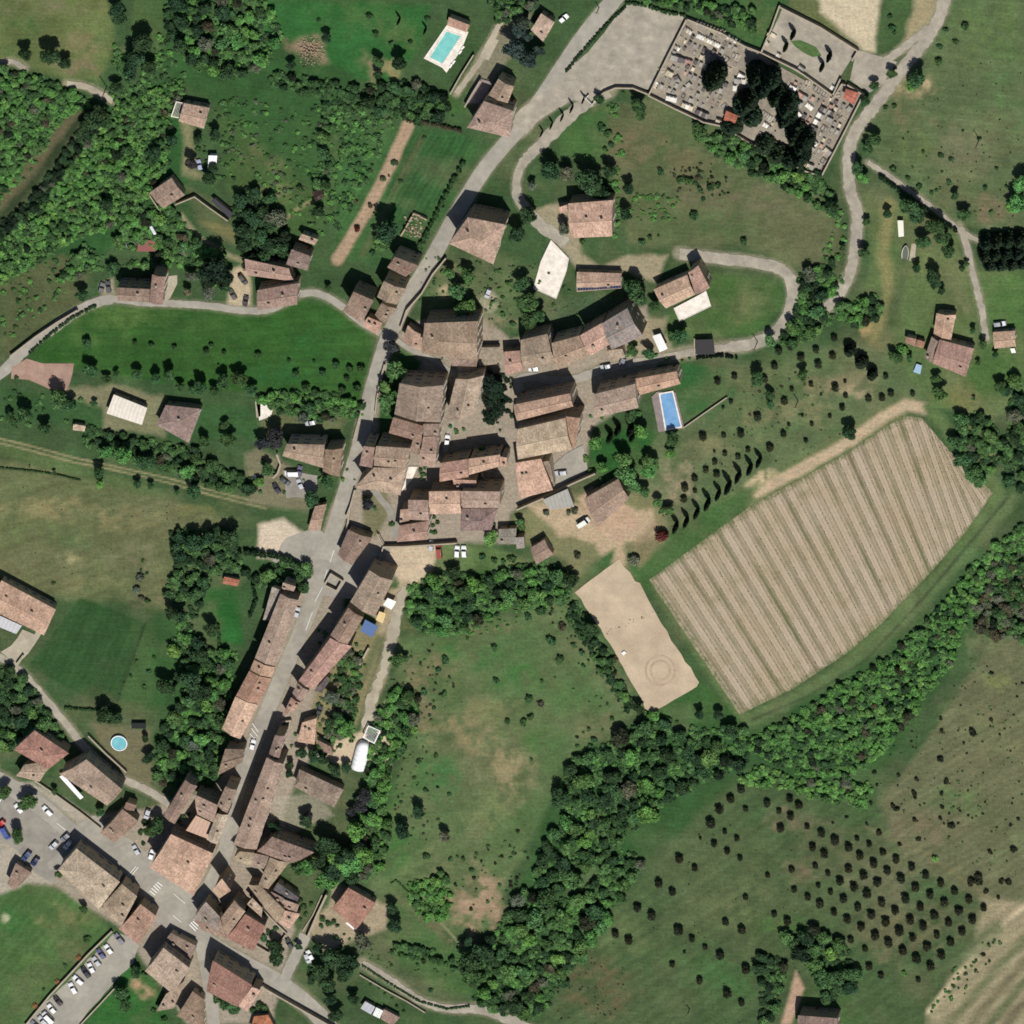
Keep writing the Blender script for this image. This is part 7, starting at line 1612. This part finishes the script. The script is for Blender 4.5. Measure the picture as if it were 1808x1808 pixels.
canopy('G', '990,562 1046,546 1096,650 1040,676', 2.6, 'white shade canopy beside the lane east of the terraced row', peak=.8)
canopy('J', '1118,612 1178,638 1145,694 1086,660', 2.6, 'small white awning behind the tall house of the east row')
canopy('J', '1060,705 1105,720 1085,790 1035,765', 2.6, 'cream and brown pergola roof below the small white awning', col=(214, 190, 140))
canopy('J', '962,762 1052,810 1010,888 930,840', 2.8, 'large blue awning behind the east row', col=(88, 112, 156))
canopy('M', '412,92 438,78 580,235 556,250', 2.7, 'long narrow white canopy in the yard of the broad hall')
canopy('g', '1358,1228 1372,1215 1462,1285 1450,1302', 2.3, 'thin white awning on the red brown roofed house')
canopy('G', '1288,590 1408,585 1425,690 1290,690', 2.6, 'dark carport beside the lane under trees', name='carport', cat='carport', col=(46, 44, 46), material='metal_roof')
canopy('I', '915,1480 1015,1480 1012,1520 912,1518', 1.6, 'low dark shelter above the round pool', col=(40, 46, 42), name='shelter', cat='shelter')
canopy('A', '962,1665 1075,1668 1082,1745 950,1745', .5, 'faded red tarpaulin on the ground in the wooded garden', name='tarpaulin', cat='tarpaulin', col=(140, 88, 84))
canopy('H', '1062,755 1100,768 1088,830 1040,812', 1.0, 'pale blue covered spa south west of the eastern farmhouse', name='spa_cover', cat='spa', col=(150, 176, 200), posts=False)
canopy('k', '360,1588 385,1575 442,1672 415,1688', 1.6, 'small whitish greenhouse tunnel above the red tarpaulin', name='greenhouse', cat='greenhouse', col=(220, 226, 230), peak=.5)
canopy('d', '1165,430 1240,330 1300,400 1200,500', 2.2, 'dark parasol in the tan courtyard next to the black car', name='parasol', cat='parasol', col=(62, 54, 56), peak=.4) if False else None
canopy('D', '930,1530 970,1530 975,1640 938,1645', 1.9, 'white flat trailer on the grass east of the gravel track', name='trailer', cat='trailer', col=(226, 222, 208), posts=False)
canopy('H', '1712,650 1742,648 1752,680 1722,682', 1.4, 'small white trailer south of the two tone garage', name='trailer', cat='trailer', col=(232, 232, 226), posts=False)
canopy('M', '20,1180 40,1180 40,1190 20,1190', .3, 'x', name='x') if False else None
# low cart / box on the sand arena
canopy('K', '932,995 952,980 966,994 946,1012', .7, 'small white jump block on the sand arena', name='jump_block', cat='block', posts=False)
# pergola frame at the first house
def pergola(reg, s, z, label, nb=8, col=(228, 220, 206)):
    p = [W(*q, z) for q in PL(reg, s)]; c = sum(p, Vector()) / 4; b = Vector((c.x, c.y, 0)); root = empty('pergola', b); tag(root, label, 'pergola'); p = [q - b for q in p]; m = MB()
    for i in range(4):
        a, d = p[i], p[(i + 1) % 4]; e = d - a; q = (a + d) / 2; m.box(q.x, q.y, z + (i % 2) * .004, e.length + .3, .35, .18, math.atan2(e.y, e.x))
    m.build('frame', 'painted', root, color=col)
    for q in p: MB().box(q.x, q.y, z / 2 - .05, .18, .18, z - .1).build('post', 'painted', root, color=col)
    for k in range(1, nb):
        a, d = p[0].lerp(p[1], k / nb), p[3].lerp(p[2], k / nb); e = d - a; q = (a + d) / 2; MB().box(q.x, q.y, z + .15, e.length, .09, .12, math.atan2(e.y, e.x)).build('beam', 'painted', root, color=col)
pergola('k', '630,338 702,352 660,498 580,482', 2.6, 'cream framed pergola over a grey floor at the small pink house', 6)
pergola('J', '985,1500 1065,1535 1025,1620 950,1580', 2.4, 'white striped pergola above the white marquee', 9, (240, 238, 236))
# marquee: long rounded tent
def marquee(reg, x0, y0, x1, y1, wd, h, label):
    a, b = W(*P(reg, x0, y0), h * .6), W(*P(reg, x1, y1), h * .6); d = b - a; L = d.length; rz = math.atan2(d.y, d.x); c = (a + b) / 2; root = empty('marquee', (c.x, c.y, 0), rz); tag(root, label, 'marquee')
    v, f = [], []; ns = 14; nl = 14
    for i in range(nl + 1):
        t = i / nl; x = -L / 2 + L * t; e = 1.0 if t > .3 else math.sqrt(max(.02, 1 - ((.3 - t) / .3) ** 2)); ww = wd / 2 * (.35 + .65 * e)
        for j in range(ns + 1):
            a_ = math.pi * j / ns; v.append((x, math.cos(a_) * ww, math.sin(a_) ** .8 * h * (.6 + .4 * e)))
    for i in range(nl):
        for j in range(ns): k = i * (ns + 1) + j; f.append((k, k + 1, k + ns + 2, k + ns + 1))
    f.append(tuple(range(ns, -1, -1))); f.append(tuple(range(nl * (ns + 1), nl * (ns + 1) + ns + 1)))
    mesh('cover', v, f, 'fabric', root, smooth=True).color = L4((244, 244, 244))
    for k in range(5):
        x = -L / 2 + L * (.3 + .17 * k); m = MB(); 
        for j in range(8): a0, a1 = math.pi * j / 8, math.pi * (j + 1) / 8; m.tube((x, math.cos(a0) * wd * .505, math.sin(a0) ** .8 * h * 1.01), (x, math.cos(a1) * wd * .505, math.sin(a1) ** .8 * h * 1.01), .04, n=5)
        m.build('arch_pole', 'chrome', root)
marquee('J', 955, 1615, 905, 1805, 5.2, 2.8, 'long white rounded marquee tent at the end of the dirt track')
# boat / caravan on the grass
q = W(*P('D', 985, 1750), .8); root = empty('boat', (q.x, q.y, 0), ang('D', 980, 1800, 992, 1700)); tag(root, 'small dark boat with a pale rim stored on the grass', 'boat')
v, f = [], []; st = [(-2.6, .95), (-1.5, 1.15), (0, 1.2), (1.4, .95), (2.3, .5), (2.8, .05)]
for x, ww in st: v += [(x, -ww, 1.1), (x, -ww * .6, .4), (x, ww * .6, .4), (x, ww, 1.1)]
for i in range(len(st) - 1):
    for j in range(3): k = i * 4 + j; f.append((k, k + 4, k + 5, k + 1))
f.append((0, 1, 2, 3)); mesh('hull', v, f, 'painted', root).color = L4((214, 212, 200))
mesh('cockpit', [(x, s * ww * .8, 1.0) for x, ww in st for s in (-1, 1)], [(2 * i, 2 * i + 1, 2 * i + 3, 2 * i + 2) for i in range(len(st) - 1)], 'painted', root).color = L4((92, 96, 84))
m = MB()
for i in range(len(st) - 1):
    for s in (-1, 1): m.tube((st[i][0], s * st[i][1], 1.12), (st[i + 1][0], s * st[i + 1][1], 1.12), .06, n=6)
m.build('rim', 'painted', root, color=(236, 234, 226)); MB().box(0, 0, .22, 3.6, .5, .36).build('cradle', 'wood', root)
# picnic tables on the park lawn
def picnic(x, y, label):
    q = W(*P('l', x, y)); root = empty('picnic_table', (q.x, q.y, 0), .75); tag(root, label, 'picnic table', 'picnic tables on the park lawn')
    MB().box(0, 0, .74, 1.8, .8, .06).build('table_top', 'wood', root)
    for s in (-1, 1): MB().box(0, s * .75, .45, 1.8, .28, .05).build('bench_seat', 'wood', root)
    for s in (-.6, .6): m = MB(); m.box(s, 0, .4, .08, 1.5, .07); m.box(s, .3, .37, .08, .07, .72); m.box(s, -.3, .37, .08, .07, .72); m.build('leg_frame', 'wood', root)
picnic(972, 905, 'wooden picnic table nearest to the pink roofed house at the car park'); picnic(708, 1200, 'middle one of the three wooden picnic tables on the park lawn'); picnic(432, 1495, 'picnic table on the park lawn closest to the bottom edge')
# poles with cross arms
def pole(reg, x, y, h, label, arm=True):
    q = W(*P(reg, x, y)); root = empty('utility_pole', (q.x, q.y, 0), rnd.uniform(0, 3)); tag(root, label, 'utility pole', 'utility poles'); m = MB(); m.tube((0, 0, 0), (0, 0, h), .2, .13, 8); m.build('mast', 'bark', root)
    if arm: MB().box(0, 0, h - .3, 1.5, .12, .12).build('cross_arm', 'bark', root)
    for s in (-.6, 0, .6): MB().tube((s, 0, h - .25), (s, 0, h - .05), .05, .03, 6).build('insulator', 'glass_dark', root)
pole('A', 740, 600, 9.6, 'tall thin pole at the end of the pale track, upper left')
pole('H', 535, 300, 8.5, 'thin pole beside the gravel track below the lane loop')
pole('H', 240, 1010, 6, 'thin pole among the olive trees on the terraces')
pole('D', 1498, 962, 8, 'lone thin pole on the dry eastern slope')
pole('C', 620, 50, 5, 'short pole on the verge of the upper main road')
pole('G', 1720, 600, 7, 'thin pole at the lower end of the lane loop')
pole('O', 1405, 1705, 4, 'short thin post on the slope below the stream wood')
# car park gate
q0, q1 = W(*P('C', 545, 655)), W(*P('C', 590, 700))
root = empty('gate', (q0.x, q0.y, 0)); tag(root, 'white double gate at the end of the gravel junction', 'gate')
for (a, b) in (((520, 690), (550, 650)), ((568, 722), (600, 690)), ((528, 668), (580, 720))):
    A_, B_ = W(*P('C', *a)) - q0, W(*P('C', *b)) - q0; d = B_ - A_; c = (A_ + B_) / 2; MB().box(c.x, c.y, .75, d.length, .18, 1.3, math.atan2(d.y, d.x)).build('gate_leaf', 'painted', root, color=(226, 222, 214)); MB().box(A_.x, A_.y, .9, .35, .35, 1.8).build('gate_post', 'painted', root, color=(214, 206, 192))
# rubble mound
m = MB(); r9 = random.Random(9)
for k in range(260):
    a = r9.uniform(0, 6.28); d = 5.4 * r9.random() ** .6; z = .7 * (1 - d / 5.4); s = r9.uniform(.2, .6); m.box(math.cos(a) * d, math.sin(a) * d * 1.2, z, s, s * r9.uniform(.5, 1), s, r9.uniform(0, 3), .7)
q = W(*P('B', 385, 350)); o = m.build('stone_heap', 'rubble'); o.location = (q.x, q.y, 0); tag(o, 'low heap of pale stones on the lawn at the top', 'stone heap')
# ---------------------------------------------------------------- graves
ORD = ['first', 'second', 'third', 'fourth', 'fifth', 'sixth', 'seventh', 'eighth', 'ninth', 'tenth']
def words_of(n):
    o = ['', 'first', 'second', 'third', 'fourth', 'fifth', 'sixth', 'seventh', 'eighth', 'ninth', 'tenth', 'eleventh', 'twelfth', 'thirteenth', 'fourteenth', 'fifteenth', 'sixteenth', 'seventeenth', 'eighteenth', 'nineteenth']
    t = ['', '', 'twenty', 'thirty', 'forty', 'fifty']
    return o[n] if n < 20 else (t[n // 10] + '-' + o[n % 10] if n % 10 else {20: 'twentieth', 30: 'thirtieth', 40: 'fortieth', 50: 'fiftieth'}[n])
def card(n):
    o = 'zero one two three four five six seven eight nine ten eleven twelve thirteen fourteen fifteen sixteen seventeen eighteen nineteen'.split(); t = ['', '', 'twenty', 'thirty', 'forty', 'fifty', 'sixty', 'seventy', 'eighty', 'ninety']
    if n < 20: return o[n]
    if n < 100: return t[n // 10] + ('-' + o[n % 10] if n % 10 else '')
    return 'one hundred and ' + card(n - 100)
def ordinal(i, n): return ORD[i] + ' from the west,'
def tomb_proto(kind):
    root = empty('tomb', (0, 0, 0)); 
    if kind == 0:
        MB().box(0, 0, .2, 2.1, 1.0, .4).build('slab', 'grave_stone', root); MB().box(0, 0, .46, 1.9, .8, .1).build('cover_stone', 'grave_stone', root)
        m = MB(); m.box(.98, 0, .75, .16, .8, 1.1, 0, .9); h = m.build('headstone', 'grave_stone', root); m = MB(); m.box(.98, 0, 1.6, .1, .1, .7); m.box(.98, 0, 1.7, .1, .42, .1); m.build('cross', 'grave_stone', h)
    elif kind == 1:
        MB().box(0, 0, .35, 2.3, 1.3, .7).build('slab', 'grave_stone', root); MB().box(0, 0, .76, 2.45, 1.45, .12).build('cover_stone', 'grave_stone', root)
        m = MB(); m.box(1.1, 0, 1.2, .25, 1.3, 1.3, 0, .85); m.build('headstone', 'grave_stone', root)
    else:
        m = MB()
        for (x, y, sx, sy) in ((0, .6, 2.3, .16), (0, -.6, 2.3, .16), (1.1, 0, .16, 1.2), (-1.1, 0, .16, 1.2)): m.box(x, y, .25, sx, sy, .5 + .004 * (sx > 1))
        m.build('kerb', 'grave_stone', root); MB().box(0, 0, .12, 2.1, 1.1, .2).build('gravel_bed', 'gravel', root)
        m = MB(); m.box(1.0, 0, .9, .12, .12, 1.3); m.box(1.0, 0, 1.2, .12, .7, .12); m.build('cross', 'grave_stone', root)
    return root
TP = [tomb_proto(i) for i in range(3)]
for o in TP: reg_tree(o)
tused = set(); STN = dict(w=(232, 228, 218), g=(160, 156, 148), d=(104, 98, 96), p=(182, 150, 136), c=(204, 192, 168)); TC = []
def tombs(s, n, kind, tones, label, reg='h', turn=0.0, sc=1.0):
    (x0, y0), (x1, y1) = PL(reg, s); rz = math.atan2(W(x1, y1).y - W(x0, y0).y, W(x1, y1).x - W(x0, y0).x) + math.pi / 2 + turn
    for i in range(n):
        t = (i + .5) / n; kd = kind if isinstance(kind, int) else rnd.choice(kind); o = TP[kd] if kd not in tused else dup(TP[kd]); tused.add(kd)
        q = W(x0 + (x1 - x0) * t, y0 + (y1 - y0) * t); o.location = (q.x, q.y, .05); o.rotation_euler = (0, 0, rz + rnd.uniform(-.04, .04)); k = sc * rnd.uniform(.9, 1.08); o.scale = (k, k, k)
        lb = label if n == 1 else ordinal(i, n) + ' ' + label
        if len(lb.split()) > 16: lb = ORD[i] + ' ' + label
        tag(o, lb, 'grave', label); TC.append((o.name, STN[rnd.choice(tones)]))
tombs('410,185 595,275', 9, 0, 'wwcw', 'white grave slab in the straight row near the north corner of the cemetery')
tombs('310,130 370,170', 3, 0, 'cgw', 'grave in the small group by the north corner wall')
tombs('400,80 640,170', 9, 0, 'cgc', 'grave along the north west cemetery wall')
tombs('650,190 760,250', 4, 0, 'wcw', 'pale grave at the far end of the north west wall')
tombs('210,270 275,300', 3, 0, 'wg', 'grave beside the wall of the gravel car park')
tombs('205,355 375,405', 6, 1, 'dpg', 'dark grave in the row left of the first big conifer')
tombs('125,450 140,500', 2, 2, 'cg', 'grave kerb near the western cemetery wall')
tombs('170,475 220,500', 2, 1, 'cc', 'cream grave below the dark row')
tombs('240,510 270,560', 2, 1, 'gd', 'grey tomb with a raised kerb left of the first conifer')
tombs('345,575 350,580', 1, 1, 'g', 'single grey tomb left of the pale path')
tombs('95,560 70,610', 3, 0, 'wc', 'grave at the western corner of the cemetery')
tombs('165,680 250,700', 3, 1, 'w', 'white family tomb by the south west wall')
tombs('290,735 380,770', 3, 1, 'wcw', 'large pale tomb by the south west wall, middle')
tombs('410,790 500,830', 4, 1, 'gd', 'grey tomb by the south west wall near its lower end')
tombs('620,360 660,390', 2, 2, 'gd', 'fenced grave plot between the first two conifers')
tombs('690,340 750,370', 2, 2, 'gc', 'kerbed grave plot near the path crossing')
tombs('530,310 560,330', 1, 1, 'd', 'dark tomb beside the white row')
tombs('640,460 690,470', 2, 2, 'gc', 'grave plot right of the first conifer')
tombs('745,500 785,520', 2, 1, 'w', 'white tomb left of the second conifer')
tombs('710,545 800,555', 3, 1, 'gw', 'tomb in the group left of the second conifer')
tombs('695,600 735,605', 1, 1, 'w', 'large white tomb at the edge of the path')
tombs('620,740 640,760', 1, 2, 'g', 'grave plot above the orange roofed vault')
tombs('570,870 600,880', 2, 1, 'cg', 'tomb left of the orange roofed vault')
tombs('930,800 1010,860', 4, 2, 'gw', 'grave on the sunny patch between the conifers, upper part')
tombs('940,890 1000,930', 3, 0, 'gw', 'grave on the sunny patch between the conifers, lower part')
tombs('900,970 1110,1090', 7, 2, 'dgg', 'grave along the shaded lower wall')
tombs('1150,590 1200,620', 2, 1, 'w', 'white tomb right of the last conifers')
tombs('1220,650 1290,690', 3, 1, 'gcp', 'tomb in the upper group of the eastern half')
tombs('1200,720 1250,740', 2, 1, 'dg', 'grey tomb in the middle of the eastern half')
tombs('1285,735 1335,775', 3, 0, 'w', 'bright white grave in the middle of the eastern half')
tombs('1200,790 1240,830', 2, 1, 'cw', 'pale tomb beside the dark conifers, eastern half')
tombs('1275,560 1330,585', 2, 2, 'gc', 'kerbed grave under the wall of the extension')
tombs('1355,610 1460,670', 5, 2, 'gpd', 'small grave in the row under the wall of the extension')
tombs('1400,765 1440,785', 2, 1, 'dg', 'dark tomb at the top of the double row')
tombs('1460,790 1500,810', 2, 1, 'dg', 'dark tomb at the top of the double row, outer side')
tombs('1375,810 1420,835', 2, 1, 'gw', 'tomb in the inner file of the double row')
tombs('1450,845 1490,865', 2, 1, 'dg', 'tomb in the outer file of the double row')
tombs('1350,865 1390,885', 2, 1, 'wg', 'pale tomb in the inner file of the double row')
tombs('1320,915 1370,940', 2, 1, 'gd', 'grey tomb at the lower end of the double row')
tombs('1410,920 1450,945', 2, 2, 'dg', 'kerbed grave at the lower end of the double row')
tombs('1300,960 1345,990', 2, 1, 'pg', 'pinkish tomb near the last conifer')
tombs('1390,975 1410,985', 1, 2, 'g', 'single kerbed grave near the east wall')
tombs('1340,1040 1370,1060', 2, 0, 'wc', 'small cross grave in the lower eastern corner')
tombs('1430,1090 1480,1130', 2, 1, 'gc', 'tomb against the lower east wall')
tombs('1410,1180 1440,1200', 2, 2, 'dg', 'grave plot at the lower east wall')
tombs('1290,1220 1340,1240', 2, 1, 'cg', 'tomb at the bottom wall of the cemetery')
tombs('1560,870 1590,850', 2, 2, 'gc', 'kerbed grave beside the east wall')
tombs('1620,760 1640,775', 1, 1, 'g', 'tomb below the red roofed chapel')
tombs('1530,640 1540,690', 2, 2, 'cg', 'grave plot left of the red roofed chapel')
tombs('995,170 1030,190', 2, 1, 'dc', 'tomb at the west wall of the cemetery extension', turn=1.57)
tombs('950,240 985,260', 2, 0, 'cw', 'pale grave near the west wall of the extension')
tombs('1045,340 1075,355', 2, 0, 'wc', 'pale grave at the lower wall of the extension')
tombs('1225,440 1265,465', 2, 1, 'wg', 'white tomb at the lower wall of the extension, middle')
tombs('1480,595 1510,615', 2, 0, 'wc', 'pale grave at the lower end of the extension')
# the many further graves, row after row
placed = [tuple(bpy.data.objects[n_].location[:2]) for n_, _ in TC]
con = [tuple(o.location[:2]) for o in C.objects if o.name.startswith('conifer')]
def fill_rows(x0, y0, rows, length, step, gap, poly, where):
    ux, uy = .906, .423; k2 = 0
    for r_ in range(rows):
        m_ = 0
        for c_ in range(int(length / step)):
            hx, hy = x0 + ux * c_ * step - uy * r_ * gap + rnd.uniform(-3, 3), y0 + uy * c_ * step + ux * r_ * gap + rnd.uniform(-3, 3)
            if not in_poly(hx, hy, poly) or rnd.random() < .2: continue
            q = W(*P('h', hx, hy))
            if any((q.x - a) ** 2 + (q.y - b) ** 2 < 3.2 for a, b in placed) or any((q.x - a) ** 2 + (q.y - b) ** 2 < 6 for a, b in con): continue
            kd = rnd.choice((0, 1, 1, 2)); o = dup(TP[kd]); o.location = (q.x, q.y, .05); a0, a1 = W(*P('h', hx, hy)), W(*P('h', hx + ux * 9, hy + uy * 9))
            o.rotation_euler = (0, 0, math.atan2(a1.y - a0.y, a1.x - a0.x) + math.pi / 2 + rnd.uniform(-.05, .05)); k = rnd.uniform(.72, .92); o.scale = (k, k, k * .9); placed.append((q.x, q.y)); m_ += 1
            tag(o, f'{words_of(m_)} grave from the west in the {words_of(r_ + 1)} row of the {where}', 'grave', f'graves in the {where}'); TC.append((o.name, STN[rnd.choice('gdgcdgp')]))
pw = [(300, 110), (760, 280), (800, 560), (640, 760), (600, 860), (250, 720), (80, 620)]
pe = [(1190, 560), (1490, 690), (1640, 780), (1420, 1260), (1280, 1220), (1300, 1000), (1200, 860), (1170, 700)]
pm = [(900, 760), (1000, 780), (1120, 1080), (900, 960)]
fill_rows(330, 110, 10, 520, 21, 58, pw, 'old western graveyard')
fill_rows(1180, 560, 12, 560, 22, 52, pe, 'eastern graveyard')
fill_rows(880, 770, 5, 260, 24, 55, pm, 'graveyard between conifers')
allc = {}
for o in C.objects:
    if o.parent is not None: allc.setdefault(o.parent.name, []).append(o)
for n_, col in TC:
    kk_ = rnd.uniform(.86, 1.04); col = tuple(min(240, c * kk_) for c in col); st = list(allc.get(n_, []))
    while st:
        o = st.pop(); o.color = L4(col); st += allc.get(o.name, [])

# ---------------------------------------------------------------- say which one it is, for plants of one look
LM = [('the turquoise pool', 785, 82), ('the stone heap', 546, 90), ('the red chapel', 1508, 168), ('the cemetery extension', 1430, 80), ('the orange vault', 1290, 207), ('the pale pink roofed house', 1045, 395),
      ('the villa terrace', 1220, 540), ('the stored boat', 1598, 445), ('the two tone garage', 1773, 600), ('the eastern farmhouse', 1675, 625), ('the blue pool', 1182, 725), ('the church nave', 960, 775),
      ('the long pink barn', 1080, 890), ('the dark brown hut', 957, 967), ('the white jump block', 1100, 1154), ("the vineyard's south corner", 1306, 1265), ("the vineyard's west corner", 1146, 1024),
      ("the vineyard's east corner", 1755, 872), ("the vineyard's north tip", 1615, 722), ('the bottom edge house', 1443, 1800), ('the pale field track', 1750, 1620), ('the round pool', 211, 1309),
      ('the orange roofed shed', 408, 1025), ('the left edge farmhouse', 50, 1078), ('the lane bend farmhouse', 250, 515), ('the white roofed hangar', 225, 725), ('the hipped bungalow', 315, 745),
      ('the long white van', 514, 840), ('the pink gravel yard', 80, 660), ('the white container', 373, 283), ('the pergola house', 340, 200), ('the red tarpaulin', 258, 430), ('the tall thin pole', 188, 152),
      ('the roofless ruin', 720, 405), ('the white parapet', 830, 160), ('the tall hipped house', 845, 420), ('the white marquee', 636, 1335), ('the red brown house', 625, 1605), ('the white sheet shack', 667, 1785),
      ('the castle tower', 392, 1567), ('the park picnic tables', 100, 1730), ('the manor', 670, 845), ('the white villa terrace', 975, 475), ('the wash house', 590, 1025), ('the lone slope pole', 1727, 243),
      ('the gravel car park', 1090, 90), ('the white double gate', 1040, 172)]
TW = dict(dark='dark green', deep='very dark green', mid='green', bright='bright green', lime='pale green', olive='dark', oliv2='dull green', grey='grey green', blue='blue grey', red='dark red', brown='brownish', plum='purplish', conif='blackish', cyp='blackish')
by = {}
for o, x, y, r_, tone in PLANTS: by.setdefault(o['label'], []).append((o, x, y, r_, tone))
seen = set()
for lab, L_ in by.items():
    if len(L_) < 2: continue
    rs = sorted(t[3] for t in L_)
    for o, x, y, r_, tone in L_:
        size = 'small' if r_ < rs[len(rs) // 3] else ('large' if r_ > rs[(2 * len(rs)) // 3] else 'mid-sized')
        kind = {'forest_tree': 'leafy tree', 'broadleaf_tree': 'tree', 'olive_tree': 'olive tree', 'fruit_tree': 'fruit tree'}.get(o.name.split('.')[0], o.name.split('.')[0])
        for nm, lx, ly in sorted(LM, key=lambda q: math.hypot(q[1] - x, q[2] - y)):
            d = math.hypot(lx - x, ly - y) * MPP
            if d < 2.5: continue
            a = math.degrees(math.atan2(x - lx, ly - y)) % 360; dr = ['north', 'north-east', 'east', 'south-east', 'south', 'south-west', 'west', 'north-west'][int((a + 22.5) // 45) % 8]
            t = f'{size} {TW[tone]} {kind}, {card(round(d))} metres {dr} of {nm}'
            if t not in seen: break
        seen.add(t); o['label'] = t
rows_ = [o for o in C.objects if o.get('category') == 'vine row']
for i, o in enumerate(rows_):
    o['label'] = f'row of bare young vines, {words_of(i + 1)} row counted from the sand arena side'
